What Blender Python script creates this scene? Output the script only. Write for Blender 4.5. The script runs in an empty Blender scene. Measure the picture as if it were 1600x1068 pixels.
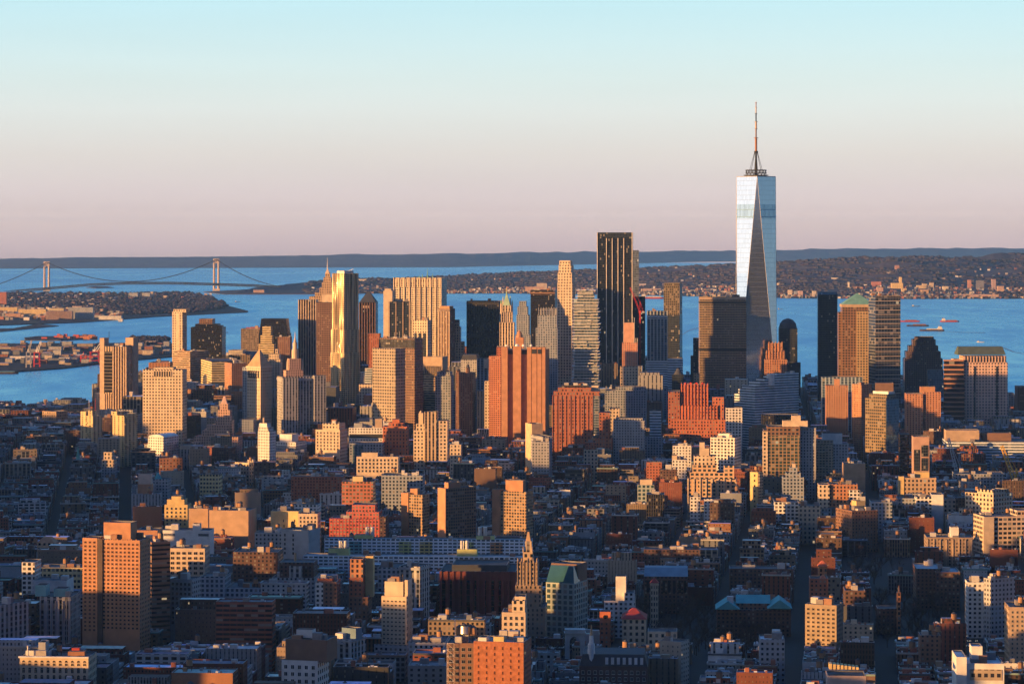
import bpy, math, random
from mathutils import Vector, noise
rad = math.radians
rng = random.Random(11)
scene = bpy.context.scene
COL = scene.collection

# ------------------------------------------------------------------ camera
F = 4300.0          # focal length in pixels of the 1600 px wide photograph
EYE = 320.0         # height of the viewing deck
YH = 365.0          # picture row of eye level
cam_d = bpy.data.cameras.new('camera')
cam = bpy.data.objects.new('camera', cam_d)
COL.objects.link(cam)
cam.location = (0, 0, EYE)
cam.rotation_euler = (rad(90), 0, 0)
cam_d.sensor_width = 36
cam_d.lens = 36 * F / 1600
cam_d.shift_y = -(534 - YH) / 1600
cam_d.clip_start = 5
cam_d.clip_end = 200000
scene.camera = cam

# ------------------------------------------------------------------ sky, sun, exposure
SUN_EL = rad(4.0)
SUN_AZ = rad(-118)   # measured from the view direction (+Y), clockwise positive
sunv = Vector((math.sin(SUN_AZ) * math.cos(SUN_EL), math.cos(SUN_AZ) * math.cos(SUN_EL), math.sin(SUN_EL)))
scene.view_settings.view_transform = 'Standard'
scene.view_settings.look = 'None'
scene.view_settings.gamma = 1
scene.view_settings.use_curve_mapping = False
scene.view_settings.exposure = 1.1
world = bpy.data.worlds.new('World')
scene.world = world
world.use_nodes = True
nt = world.node_tree
nt.nodes.clear()
def N(t, ty, **kw):
    n = t.nodes.new(ty)
    for k, v in kw.items():
        setattr(n, k, v)
    return n
out = N(nt, 'ShaderNodeOutputWorld')
sky = N(nt, 'ShaderNodeTexSky', sky_type='NISHITA', sun_disc=False, sun_elevation=SUN_EL, sun_rotation=SUN_AZ % (2 * math.pi), altitude=300)
bg1 = N(nt, 'ShaderNodeBackground'); bg1.inputs[1].default_value = 0.015
nt.links.new(sky.outputs[0], bg1.inputs[0])
tc = N(nt, 'ShaderNodeTexCoord')
sep = N(nt, 'ShaderNodeSeparateXYZ')
nt.links.new(tc.outputs['Generated'], sep.inputs[0])
mr = N(nt, 'ShaderNodeMapRange'); mr.inputs[1].default_value = -0.02; mr.inputs[2].default_value = 1.0
nt.links.new(sep.outputs[2], mr.inputs[0])
pw = N(nt, 'ShaderNodeMath', operation='POWER'); pw.inputs[1].default_value = 0.5
nt.links.new(mr.outputs[0], pw.inputs[0])
ramp = N(nt, 'ShaderNodeValToRGB')
nt.links.new(pw.outputs[0], ramp.inputs[0])
def pos(z): return math.sqrt(max(0, (z + 0.02) / 1.02))
# sky colours by picture row (low band the camera sees), then by height above
SKY = [(430, (0.236, 0.169, 0.162)), (384, (0.394, 0.282, 0.27)), (350, (0.453, 0.338, 0.301)), (338, (0.452, 0.349, 0.319)), (328, (0.388, 0.312, 0.299)), (316, (0.373, 0.311, 0.305)), (300, (0.36, 0.31, 0.311)), (270, (0.345, 0.315, 0.313)), (240, (0.344, 0.327, 0.321)), (180, (0.34, 0.361, 0.362)), (120, (0.312, 0.374, 0.383)), (60, (0.277, 0.376, 0.404)), (5, (0.247, 0.373, 0.417))]
stops = [(math.sin(math.atan((YH - y) / F)), c) for y, c in SKY] + [(.15, (.10, .22, .34)), (.26, (.03, .09, .20)), (.5, (.050, .14, .31)), (.9, (.072, .195, .43))]
cr = ramp.color_ramp
while len(cr.elements) < len(stops): cr.elements.new(0.5)
for e, (z, c) in zip(cr.elements, stops):
    e.position = pos(z); e.color = (*c, 1)
bg2 = N(nt, 'ShaderNodeBackground'); bg2.inputs[1].default_value = 1.0
# the half of the sky behind the viewer is deeper blue than the half ahead
my = N(nt, 'ShaderNodeMapRange'); my.inputs[1].default_value = -.15; my.inputs[2].default_value = .75
nt.links.new(sep.outputs[1], my.inputs[0])
mt = N(nt, 'ShaderNodeMix', data_type='RGBA'); mt.inputs[6].default_value = (.09, .21, .38, 1); mt.inputs[7].default_value = (1, 1, 1, 1)
nt.links.new(my.outputs[0], mt.inputs[0])
ml = N(nt, 'ShaderNodeMix', data_type='RGBA', blend_type='MULTIPLY'); ml.inputs[0].default_value = 1.0
wv = N(nt, 'ShaderNodeMapping'); wv.inputs['Scale'].default_value = (5, 5, 70); nt.links.new(tc.outputs['Generated'], wv.inputs[0])
wz = N(nt, 'ShaderNodeTexNoise'); wz.inputs['Scale'].default_value = 1.0; wz.inputs['Detail'].default_value = 5; nt.links.new(wv.outputs[0], wz.inputs[0])
wr = N(nt, 'ShaderNodeMapRange'); wr.inputs[3].default_value = .955; wr.inputs[4].default_value = 1.045; nt.links.new(wz.outputs[0], wr.inputs[0])
wsx = N(nt, 'ShaderNodeVectorMath', operation='SCALE'); nt.links.new(ramp.outputs[0], wsx.inputs[0]); nt.links.new(wr.outputs[0], wsx.inputs[3])
nt.links.new(wsx.outputs[0], ml.inputs[6]); nt.links.new(mt.outputs[2], ml.inputs[7])
nt.links.new(ml.outputs[2], bg2.inputs[0])
# brighter sky low down on the sunrise side
dt = N(nt, 'ShaderNodeVectorMath', operation='DOT_PRODUCT'); dt.inputs[1].default_value = sunv
nt.links.new(tc.outputs['Generated'], dt.inputs[0])
mg = N(nt, 'ShaderNodeMapRange'); mg.inputs[1].default_value = .76; mg.inputs[2].default_value = 1.0
nt.links.new(dt.outputs['Value'], mg.inputs[0])
pg_ = N(nt, 'ShaderNodeMath', operation='POWER'); pg_.inputs[1].default_value = 1.0
nt.links.new(mg.outputs[0], pg_.inputs[0])
bg3 = N(nt, 'ShaderNodeBackground'); bg3.inputs[0].default_value = (1.05, .96, .88, 1)
mz = N(nt, 'ShaderNodeMapRange'); mz.inputs[1].default_value = .34; mz.inputs[2].default_value = .12
nt.links.new(sep.outputs[2], mz.inputs[0])
pm = N(nt, 'ShaderNodeMath', operation='MULTIPLY'); nt.links.new(pg_.outputs[0], pm.inputs[0]); nt.links.new(mz.outputs[0], pm.inputs[1])
nt.links.new(pm.outputs[0], bg3.inputs[1])
add2 = N(nt, 'ShaderNodeAddShader')
nt.links.new(bg2.outputs[0], add2.inputs[0]); nt.links.new(bg3.outputs[0], add2.inputs[1])
add = N(nt, 'ShaderNodeAddShader')
nt.links.new(bg1.outputs[0], add.inputs[0]); nt.links.new(add2.outputs[0], add.inputs[1])
nt.links.new(add.outputs[0], out.inputs[0])
sd = bpy.data.lights.new('sun', 'SUN'); sd.energy = 5.0; sd.angle = rad(0.5); sd.color = (1.0, .50, .155)
sun = bpy.data.objects.new('sun', sd); COL.objects.link(sun)
sun.location = (-3000, -2000, 1500)
sun.rotation_euler = sunv.to_track_quat('Z', 'Y').to_euler()
cy = scene.cycles
cy.max_bounces = 5; cy.diffuse_bounces = 2; cy.glossy_bounces = 3; cy.transmission_bounces = 2; cy.volume_bounces = 0
cy.use_denoising = True
cy.caustics_reflective = False; cy.caustics_refractive = False

# ------------------------------------------------------------------ geometry of the view
def X(px, d): return (px - 800.0) * d / F
def Z(py, d): return EYE - (py - YH) * d / F
RE2 = 2 * 7.4e6
def drop(x, y): return -(x * x + y * y) / RE2
def dsea(py, z=0.0):
    "distance along Y at which the curved sea (plus z) shows at picture row py"
    s = (py - YH) / F
    d = (EYE - z) / s
    for _ in range(30):
        d = (EYE - z + d * d / RE2) / s
    return d
def to_px(x, y, z): return 800 + F * x / y, YH + F * (EYE - z) / y

# ------------------------------------------------------------------ mesh builder
class MB:
    def __init__(s):
        s.v = []; s.f = []; s.uv = []; s.m = []; s.c = []; s.w = []; s.sm = False
        s.col = (.4, .4, .4); s.win = (.5, .5, .3)
    def face(s, pts, mat=0, uv=None, col=None, win=None):
        i = len(s.v); s.v.extend(pts); n = len(pts)
        s.f.append(tuple(range(i, i + n))); s.m.append(mat)
        s.uv.extend(uv if uv else [(0.0, 0.0)] * n)
        s.c.append(col or s.col); s.w.append(win or s.win)
    def wall(s, a, b, z0, z1, mat=0, us=1.0, vs=1.0, u0=0.0, vb=0.0, col=None, win=None):
        "vertical quad from a to b (2d), seen from the outside with a on the left"
        L = math.hypot(b[0] - a[0], b[1] - a[1])
        s.face([(a[0], a[1], z0), (b[0], b[1], z0), (b[0], b[1], z1), (a[0], a[1], z1)], mat,
               [(u0, (z0 - vb) / vs), (u0 + L / us, (z0 - vb) / vs), (u0 + L / us, (z1 - vb) / vs), (u0, (z1 - vb) / vs)], col, win)
    def prism(s, poly, z0, z1, mat=0, top=None, us=1.0, vs=1.0, vb=0.0, fit=False, col=None, tcol=None, win=None, front=None):
        "poly counter-clockwise seen from above; top = material of the cap or None"
        n = len(poly)
        for i in range(n):
            a, b = poly[i], poly[(i + 1) % n]
            L = math.hypot(b[0] - a[0], b[1] - a[1])
            uu = us
            if fit and L > us * .5: uu = L / max(1, round(L / us))
            m = front if (front is not None and i == 0) else mat
            s.wall(a, b, z0, z1, m, uu / (us if fit == 2 else 1), vs, vb=vb, col=col, win=win)
        if top is not None:
            s.face([(p[0], p[1], z1) for p in poly], top, [(p[0], p[1]) for p in poly], tcol or col, win)
    def box(s, x0, x1, y0, y1, z0, z1, mat=0, top=None, **k):
        s.prism([(x0, y0), (x1, y0), (x1, y1), (x0, y1)], z0, z1, mat, mat if top is None else top, **k)
    def cyl(s, cx, cy_, r0, r1, z0, z1, n=10, mat=0, cap=True, us=1.0, vs=1.0, **k):
        P = [(math.cos(2 * math.pi * i / n), math.sin(2 * math.pi * i / n)) for i in range(n)]
        for i in range(n):
            a, b = P[i], P[(i + 1) % n]
            if r1 > 1e-6:
                s.face([(cx + a[0] * r0, cy_ + a[1] * r0, z0), (cx + b[0] * r0, cy_ + b[1] * r0, z0),
                        (cx + b[0] * r1, cy_ + b[1] * r1, z1), (cx + a[0] * r1, cy_ + a[1] * r1, z1)], mat,
                       [(i / us, z0 / vs), ((i + 1) / us, z0 / vs), ((i + 1) / us, z1 / vs), (i / us, z1 / vs)], **k)
            else:
                s.face([(cx + a[0] * r0, cy_ + a[1] * r0, z0), (cx + b[0] * r0, cy_ + b[1] * r0, z0), (cx, cy_, z1)], mat, **k)
        if cap and r1 > 1e-6:
            s.face([(cx + p[0] * r1, cy_ + p[1] * r1, z1) for p in P], mat, **k)
    def bar(s, p, q, w, mat=0, n=4, w2=None, **k):
        p = Vector(p); q = Vector(q); t = (q - p).normalized()
        a = t.cross(Vector((0, 0, 1)))
        if a.length < 1e-3: a = Vector((1, 0, 0))
        a.normalize(); b = t.cross(a)
        w2 = w if w2 is None else w2
        A = []; B = []
        for i in range(n):
            an = 2 * math.pi * (i + .5) / n
            o = a * math.cos(an) + b * math.sin(an)
            A.append(tuple(p + o * w)); B.append(tuple(q + o * w2))
        for i in range(n):
            j = (i + 1) % n
            s.face([A[i], A[j], B[j], B[i]], mat, **k)
        s.face(A[::-1], mat, **k); s.face(B, mat, **k)
    def build(s, name, mats, parent=None, loc=None, kind=None):
        if not s.f: return None
        me = bpy.data.meshes.new(name)
        if loc is None and parent is not None: loc = parent['_w']
        if loc is not None:
            lx, ly, lz = loc
            vv = [(x - lx, y - ly, z - lz) for x, y, z in s.v]
        else: vv = s.v
        me.from_pydata(vv, [], s.f)
        if not isinstance(mats, (list, tuple)): mats = [mats]
        for m in mats: me.materials.append(M(m) if isinstance(m, str) else m)
        me.polygons.foreach_set('material_index', s.m)
        uvl = me.uv_layers.new(name='UVMap')
        uvl.data.foreach_set('uv', [c for p in s.uv for c in p])
        at = me.attributes.new('col', 'FLOAT_COLOR', 'FACE')
        at.data.foreach_set('color', [c for q in s.c for c in (q[0], q[1], q[2], 1.0)])
        at = me.attributes.new('win', 'FLOAT_VECTOR', 'FACE')
        at.data.foreach_set('vector', [c for q in s.w for c in q])
        if s.sm: me.polygons.foreach_set('use_smooth', [True] * len(s.f))
        o = bpy.data.objects.new(name, me)
        COL.objects.link(o)
        if parent is not None: o.parent = parent
        elif loc is not None: o.location = loc
        if kind: o['kind'] = kind
        return o

def tag(o, label=None, cat=None, group=None, kind=None):
    if label: o['label'] = label
    if cat: o['category'] = cat
    if group: o['group'] = group
    if kind: o['kind'] = kind
    return o
def empty(name, loc, label=None, cat=None, group=None):
    o = bpy.data.objects.new(name, None)
    COL.objects.link(o); o.location = loc; o.empty_display_size = 1
    o['_w'] = loc
    return tag(o, label, cat, group)

# ------------------------------------------------------------------ materials
MAT = {}
MDEF = {}
def M(k):
    if k not in MAT: MAT[k] = bpy.data.materials.new(k)
    return MAT[k]
def L(t, a, b): t.links.new(a, b)
def math_node(t, op, a, b=None, c=None):
    n = N(t, 'ShaderNodeMath', operation=op)
    for i, v in enumerate((a, b, c)):
        if v is None: continue
        if isinstance(v, (int, float)): n.inputs[i].default_value = v
        else: L(t, v, n.inputs[i])
    return n.outputs[0]
def mixc(t, f, a, b):
    n = N(t, 'ShaderNodeMix', data_type='RGBA')
    if isinstance(f, (int, float)): n.inputs[0].default_value = f
    else: L(t, f, n.inputs[0])
    for i, v in ((6, a), (7, b)):
        if isinstance(v, tuple): n.inputs[i].default_value = (*v, 1)
        else: L(t, v, n.inputs[i])
    return n.outputs[2]

def make_group():
    g = bpy.data.node_groups.new('facade_pattern', 'ShaderNodeTree')
    it = g.interface
    def sock(n, ty, d):
        s = it.new_socket(n, in_out='INPUT', socket_type=ty); s.default_value = d
    sock('Bay', 'NodeSocketFloat', 3.5); sock('Floor', 'NodeSocketFloat', 3.6)
    sock('WinW', 'NodeSocketFloat', .5); sock('WinH', 'NodeSocketFloat', .5)
    sock('Wall', 'NodeSocketColor', (.4, .4, .4, 1)); sock('Spandrel', 'NodeSocketColor', (.4, .4, .4, 1)); sock('SpandrelMix', 'NodeSocketFloat', 0)
    sock('Glass', 'NodeSocketColor', (.02, .025, .03, 1)); sock('Metal', 'NodeSocketFloat', .3); sock('Rough', 'NodeSocketFloat', .12)
    sock('Blind', 'NodeSocketFloat', .2); sock('Lit', 'NodeSocketFloat', .01); sock('Wobble', 'NodeSocketFloat', .03); sock('Seed', 'NodeSocketFloat', 0)
    sock('PaneVar', 'NodeSocketFloat', .9); sock('Dirt', 'NodeSocketFloat', .35); sock('WallRough', 'NodeSocketFloat', .8); sock('WallMetal', 'NodeSocketFloat', 0)
    it.new_socket('Shader', in_out='OUTPUT', socket_type='NodeSocketShader')
    gi = N(g, 'NodeGroupInput'); go = N(g, 'NodeGroupOutput')
    I = gi.outputs
    uv = N(g, 'ShaderNodeUVMap', uv_map='UVMap')
    sp = N(g, 'ShaderNodeSeparateXYZ'); L(g, uv.outputs[0], sp.inputs[0])
    U = math_node(g, 'DIVIDE', sp.outputs[0], I['Bay']); V = math_node(g, 'DIVIDE', sp.outputs[1], I['Floor'])
    fu = math_node(g, 'FRACT', U); fv = math_node(g, 'FRACT', V)
    iu = math_node(g, 'FLOOR', U); iv = math_node(g, 'FLOOR', V)
    du = math_node(g, 'ABSOLUTE', math_node(g, 'SUBTRACT', fu, .5)); dv = math_node(g, 'ABSOLUTE', math_node(g, 'SUBTRACT', fv, .5))
    inu = math_node(g, 'LESS_THAN', du, math_node(g, 'MULTIPLY', I['WinW'], .5))
    inv = math_node(g, 'LESS_THAN', dv, math_node(g, 'MULTIPLY', I['WinH'], .5))
    win = math_node(g, 'MULTIPLY', inu, inv)
    cb = N(g, 'ShaderNodeCombineXYZ'); L(g, iu, cb.inputs[0]); L(g, iv, cb.inputs[1]); L(g, I['Seed'], cb.inputs[2])
    oi = N(g, 'ShaderNodeObjectInfo')
    va = N(g, 'ShaderNodeVectorMath', operation='ADD'); L(g, cb.outputs[0], va.inputs[0])
    cb2 = N(g, 'ShaderNodeCombineXYZ'); L(g, math_node(g, 'MULTIPLY', oi.outputs['Random'], 97.0), cb2.inputs[2]); L(g, cb2.outputs[0], va.inputs[1])
    wn = N(g, 'ShaderNodeTexWhiteNoise', noise_dimensions='3D'); L(g, va.outputs[0], wn.inputs[0])
    r = wn.outputs[0]
    blind = math_node(g, 'LESS_THAN', r, I['Blind'])
    lit = math_node(g, 'GREATER_THAN', r, math_node(g, 'SUBTRACT', 1.0, I['Lit']))
    # weathered wall
    geo = N(g, 'ShaderNodeNewGeometry')
    mp = N(g, 'ShaderNodeMapping'); mp.inputs['Scale'].default_value = (.09, .09, .02); L(g, geo.outputs['Position'], mp.inputs[0])
    nz = N(g, 'ShaderNodeTexNoise'); nz.inputs['Scale'].default_value = 1.0; nz.inputs['Detail'].default_value = 5.0; L(g, mp.outputs[0], nz.inputs[0])
    nz2 = N(g, 'ShaderNodeTexNoise'); nz2.inputs['Scale'].default_value = .8; nz2.inputs['Detail'].default_value = 3.0; L(g, geo.outputs['Position'], nz2.inputs[0])
    dsum = math_node(g, 'ADD', math_node(g, 'MULTIPLY', nz.outputs[0], .7), math_node(g, 'MULTIPLY', nz2.outputs[0], .3))
    dirt = math_node(g, 'MULTIPLY', math_node(g, 'SUBTRACT', dsum, .5), math_node(g, 'MULTIPLY', I['Dirt'], 3.0))
    gain = math_node(g, 'ADD', 1.0, dirt)
    wallc = mixc(g, math_node(g, 'MULTIPLY', inu, I['SpandrelMix']), I['Wall'], I['Spandrel'])
    vm = N(g, 'ShaderNodeVectorMath', operation='SCALE'); L(g, wallc, vm.inputs[0]); L(g, gain, vm.inputs[3])
    wallc = vm.outputs[0]
    # panes
    vm2 = N(g, 'ShaderNodeVectorMath', operation='SCALE'); L(g, I['Glass'], vm2.inputs[0])
    L(g, math_node(g, 'ADD', 1.0, math_node(g, 'MULTIPLY', math_node(g, 'SUBTRACT', wn.outputs[0], .5), I['PaneVar'])), vm2.inputs[3])
    glass = mixc(g, blind, vm2.outputs[0], (.22, .2, .17))
    sub = N(g, 'ShaderNodeVectorMath', operation='SUBTRACT'); L(g, wn.outputs[1], sub.inputs[0]); sub.inputs[1].default_value = (.5, .5, .5)
    sc = N(g, 'ShaderNodeVectorMath', operation='SCALE'); L(g, sub.outputs[0], sc.inputs[0]); L(g, I['Wobble'], sc.inputs[3])
    ad = N(g, 'ShaderNodeVectorMath', operation='ADD'); L(g, geo.outputs['Normal'], ad.inputs[0]); L(g, sc.outputs[0], ad.inputs[1])
    nm = N(g, 'ShaderNodeVectorMath', operation='NORMALIZE'); L(g, ad.outputs[0], nm.inputs[0])
    pw_ = N(g, 'ShaderNodeBsdfPrincipled'); L(g, wallc, pw_.inputs['Base Color']); L(g, I['WallRough'], pw_.inputs['Roughness']); L(g, I['WallMetal'], pw_.inputs['Metallic'])
    pw_.inputs['Specular IOR Level'].default_value = .25
    pg = N(g, 'ShaderNodeBsdfPrincipled'); L(g, glass, pg.inputs['Base Color']); L(g, I['Rough'], pg.inputs['Roughness'])
    L(g, math_node(g, 'MULTIPLY', I['Metal'], math_node(g, 'SUBTRACT', 1.0, blind)), pg.inputs['Metallic'])
    L(g, nm.outputs[0], pg.inputs['Normal'])
    pg.inputs['Emission Color'].default_value = (1.0, .72, .4, 1)
    L(g, math_node(g, 'MULTIPLY', lit, .22), pg.inputs['Emission Strength'])
    mx = N(g, 'ShaderNodeMixShader'); L(g, win, mx.inputs[0]); L(g, pw_.outputs[0], mx.inputs[1]); L(g, pg.outputs[0], mx.inputs[2])
    L(g, mx.outputs[0], go.inputs[0])
    return g
GROUP = make_group()
SEED = [0]
def facade(key, wall=None, bay=3.5, floor=3.6, ww=.5, wh=.5, glass=(.02, .025, .03), span=None, blind=.18, lit=.002, metal=.25, rough=.12, wobble=.03, dirt=.35, wrough=.8, wmetal=0, attr=False, pvar=.9):
    def mk(m):
        m.use_nodes = True
        t = m.node_tree; t.nodes.clear()
        g = N(t, 'ShaderNodeGroup'); g.node_tree = GROUP
        o = N(t, 'ShaderNodeOutputMaterial'); L(t, g.outputs[0], o.inputs[0])
        SEED[0] += 1
        vals = dict(Bay=bay, Floor=floor, WinW=ww, WinH=wh, Glass=(*glass, 1), Blind=blind, Lit=lit, Metal=metal, Rough=rough, Wobble=wobble, Seed=SEED[0] * 7.0, Dirt=dirt, WallRough=wrough, WallMetal=wmetal, PaneVar=pvar)
        if wall: vals['Wall'] = (*wall, 1)
        if span: vals['Spandrel'] = (*span, 1); vals['SpandrelMix'] = 1.0
        for k, v in vals.items(): g.inputs[k].default_value = v
        if attr:
            a = N(t, 'ShaderNodeAttribute', attribute_name='col'); L(t, a.outputs[0], g.inputs['Wall'])
            w = N(t, 'ShaderNodeAttribute', attribute_name='win'); s = N(t, 'ShaderNodeSeparateXYZ'); L(t, w.outputs[1], s.inputs[0])
            L(t, s.outputs[0], g.inputs['WinW']); L(t, s.outputs[1], g.inputs['WinH']); L(t, math_node(t, 'FRACT', s.outputs[2]), g.inputs['Blind']); L(t, math_node(t, 'MULTIPLY', math_node(t, 'FLOOR', s.outputs[2]), .75), g.inputs['SpandrelMix'])
            g.inputs['Spandrel'].default_value = (.045, .042, .04, 1)
        return m
    MDEF[key] = mk
def plain(key, col=(.3, .3, .3), rough=.8, metal=0, var=.4, scale=.15, attr=False, emit=None, coarse=None, ior=.3):
    def mk(m):
        m.use_nodes = True
        t = m.node_tree; p = t.nodes['Principled BSDF']
        p.inputs['Roughness'].default_value = rough; p.inputs['Metallic'].default_value = metal
        p.inputs['Specular IOR Level'].default_value = ior
        geo = N(t, 'ShaderNodeNewGeometry')
        nz = N(t, 'ShaderNodeTexNoise'); nz.inputs['Scale'].default_value = scale; nz.inputs['Detail'].default_value = 6; L(t, geo.outputs['Position'], nz.inputs[0])
        g = math_node(t, 'ADD', 1 - var, math_node(t, 'MULTIPLY', nz.outputs[0], 2 * var))
        v = N(t, 'ShaderNodeVectorMath', operation='SCALE')
        if attr:
            a = N(t, 'ShaderNodeAttribute', attribute_name='col'); L(t, a.outputs[0], v.inputs[0])
        else: v.inputs[0].default_value = col
        L(t, g, v.inputs[3]); L(t, v.outputs[0], p.inputs['Base Color'])
        if emit:
            p.inputs['Emission Color'].default_value = (*emit[:3], 1); p.inputs['Emission Strength'].default_value = emit[3]
        return m
    MDEF[key] = mk

G_DARK = (.012, .015, .02)
facade('cream', (.60, .48, .34), 4.4, 4.6, .45, .55)
facade('cream_grid', (.58, .46, .33), 4.6, 4.6, .52, .55)
facade('tan', (.44, .31, .2), 4.4, 4.6, .48, .55)
facade('tan_ribs', (.50, .37, .25), 4.6, 3.8, .5, .7, span=(.10, .07, .05), blind=.1)
facade('cream_ribs', (.62, .50, .36), 4.4, 4.6, .5, .62, span=(.24, .18, .12))
facade('brick_orange', (.42, .215, .12), 3.4, 3.1, .42, .5)
facade('brick_red', (.36, .125, .07), 3.4, 3.3, .42, .5)
facade('brick_brown', (.22, .12, .08), 3.4, 3.2, .42, .5)
facade('brick_dark', (.12, .07, .055), 3.4, 3.2, .45, .52)
facade('white', (.68, .65, .6), 3.8, 3.6, .5, .52)
facade('white_grid', (.70, .66, .6), 4.2, 3.8, .62, .6)
facade('grey', (.36, .36, .37), 3.6, 3.6, .45, .5)
facade('greyblue', (.3, .33, .37), 3.8, 3.7, .55, .6, glass=(.03, .05, .07))
facade('grey_cols', (.46, .44, .41), 4.5, 3.9, .5, .62, span=(.2, .2, .2))
facade('black', (.02, .02, .022), 1.6, 3.8, .85, .82, glass=(.010, .011, .014), blind=.03, lit=.002, metal=.2, rough=.25)
facade('dark_ribs', (.055, .05, .05), 2.4, 3.8, .6, .7, glass=G_DARK, span=(.02, .02, .02), blind=.06)
facade('dark_bands', (.07, .06, .055), 3, 3.8, 1, .55, glass=G_DARK, blind=.1)
facade('blue_glass', (.12, .16, .19), 3.0, 3.8, .86, .8, glass=(.10, .17, .22), blind=.04, metal=.5, rough=.1)
facade('blue_bands', (.60, .66, .69), 4, 3.8, 1, .45, glass=(.04, .07, .09), blind=.08)
facade('blue_ribs', (.30, .37, .42), 5.5, 3.8, .62, .86, glass=(.05, .09, .13), blind=.05, metal=.4)
facade('yellow_bands', (.66, .52, .27), 4, 3.8, 1, .42, blind=.15)
facade('tan_bands', (.46, .32, .2), 4, 3.6, 1, .42, blind=.15)
facade('brown_bands', (.26, .15, .1), 4, 3.4, 1, .45, blind=.2)
facade('cream_bands', (.62, .54, .42), 4, 3.5, 1, .4, blind=.15)
facade('brown_grid', (.22, .13, .09), 3.1, 3.8, .62, .55, glass=(.03, .03, .035), blind=.1)
facade('checker', (.37, .30, .22), 4.2, 4.6, .58, .55, glass=(.03, .03, .035), blind=.06)
facade('chase', (.60, .52, .40), 3.0, 3.9, .68, .58, glass=(.03, .03, .03), blind=.12)
facade('gold_grid', (.30, .22, .14), 2.6, 4.0, .74, .52, glass=(.05, .06, .07), blind=.06, metal=.5, rough=.1)
facade('gold_dark', (.15, .115, .07), 3.4, 4.2, .6, .62, glass=(.03, .035, .04), blind=.25, metal=.4)
facade('gold_glass', (.24, .17, .09), 3.6, 4.2, .72, .62, glass=(.05, .06, .065), blind=.15, metal=.4)
facade('dark_glass', (.06, .07, .075), 2.6, 3.8, .86, .8, glass=(.025, .032, .04), blind=.05, metal=.4, rough=.1)
facade('wtc3', (.03, .034, .04), 2.4, 4.1, .88, .84, glass=(.025, .032, .042), blind=.03, metal=.45, rough=.1, lit=.001)
facade('wtc4', (.22, .26, .31), 2.4, 4.1, .92, .9, glass=(.2, .25, .32), blind=.0, metal=.6, rough=.12)
facade('goldman', (.20, .205, .21), 5.0, 5.0, .9, .8, glass=(.02, .03, .042), blind=.06, metal=.4)
facade('wfc', (.22, .125, .075), 4.8, 4.6, .6, .58, glass=(.03, .04, .05), blind=.08)
facade('pink_grid', (.64, .44, .35), 4.8, 4.6, .5, .5, glass=(.03, .04, .05), blind=.12)
facade('pink_deco', (.54, .34, .25), 3.4, 3.7, .42, .55)
facade('red_deco', (.46, .15, .075), 4.2, 4.6, .42, .58, blind=.25)
facade('hudson', (.34, .125, .07), 4.2, 4.4, .42, .5, blind=.3, lit=.01)
facade('barclay', (.44, .2, .1), 3.8, 3.8, .46, .6)
facade('jagged', (.60, .46, .25), 7.5, 2.9, .4, .55, blind=.1)
facade('steel', (.60, .46, .27), 3.4, 3.4, .52, .55, glass=(.03, .035, .04), blind=.06, wmetal=.45, wrough=.5)
facade('concrete_grid', (.42, .27, .15), 2.8, 3.0, .7, .66, glass=(.05, .05, .05), blind=.3)
facade('concrete_grid_shade', (.22, .15, .1), 2.8, 3.0, .7, .66, glass=(.03, .035, .04), blind=.15)  # concrete_grid darkened: the middle tower's shade is put into the colour
facade('wsv', (.76, .78, .8), 4.4, 3.0, .74, .5, glass=(.05, .07, .09), blind=.25)
facade('bobst', (.16, .045, .035), 6.5, 4.5, .42, .9, glass=(.02, .012, .012), blind=.02, lit=.004)
facade('greengrid', (.30, .2, .11), 4.6, 4.0, .74, .74, glass=(.04, .07, .065), blind=.08)
facade('scaffold', (.5, .13, .09), 3.2, 3.3, .55, .6, glass=(.1, .08, .07), blind=.5)
facade('construct', (.58, .26, .16), 3.4, 3.5, .5, .6, glass=(.2, .1, .07), blind=.4)
facade('wtc1', (.42, .46, .50), 3.05, 8.0, .95, .93, glass=(.64, .68, .72), blind=.0, lit=.0, metal=.95, rough=.09, wobble=.0015, wmetal=.8, wrough=.2, pvar=.12)
facade('wtc1_band', (.2, .33, .42), 3.05, 12.0, .8, .9, glass=(.44, .54, .60), blind=.0, lit=.0, metal=.9, rough=.15, wobble=.003, pvar=.3, wmetal=.6, wrough=.3)
facade('leonard', (.40, .42, .44), 4.5, 3.6, .94, .8, glass=(.09, .14, .18), blind=.06, metal=.45)
facade('filler_wall', None, 1, 1, attr=True, lit=.004)
facade('far_wall', None, 1, 1, attr=True, lit=.0)
plain('paint', attr=True, rough=.8, var=.35, scale=.35)
plain('roof', attr=True, rough=.85, var=.75, scale=.22)
for k, c in dict(p_cream=(.58, .46, .33), p_orange=(.44, .22, .12), p_tan=(.42, .31, .22), p_white=(.66, .64, .6), p_brick=(.38, .15, .08), p_grey=(.34, .35, .36), p_brown=(.2, .12, .085),
                 granite=(.41, .205, .115), louvre=(.035, .035, .035), tank_wood=(.34, .19, .10), gold_leaf=(.62, .42, .16), copper=(.16, .36, .28), copper_teal=(.10, .36, .36), slate=(.06, .065, .075),
                 steel_grey=(.32, .32, .33), pale_metal=(.62, .6, .57), black_metal=(.03, .03, .03), red_paint=(.5, .04, .035), yellow_paint=(.6, .36, .06), white_paint=(.75, .72, .68), red_tile=(.34, .05, .04),
                 rust=(.30, .14, .08), asphalt=(.014, .014, .016), marble=(.5, .48, .44), bark=(.045, .035, .03), twig=(.05, .036, .032), hull_dark=(.05, .03, .03), hull_red=(.38, .05, .04), hull_blue=(.08, .2, .32), teal_wall=(.22, .45, .45)).items():
    plain(k, c)
plain('aluminium', (.6, .6, .6), rough=.35, metal=.7)
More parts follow.
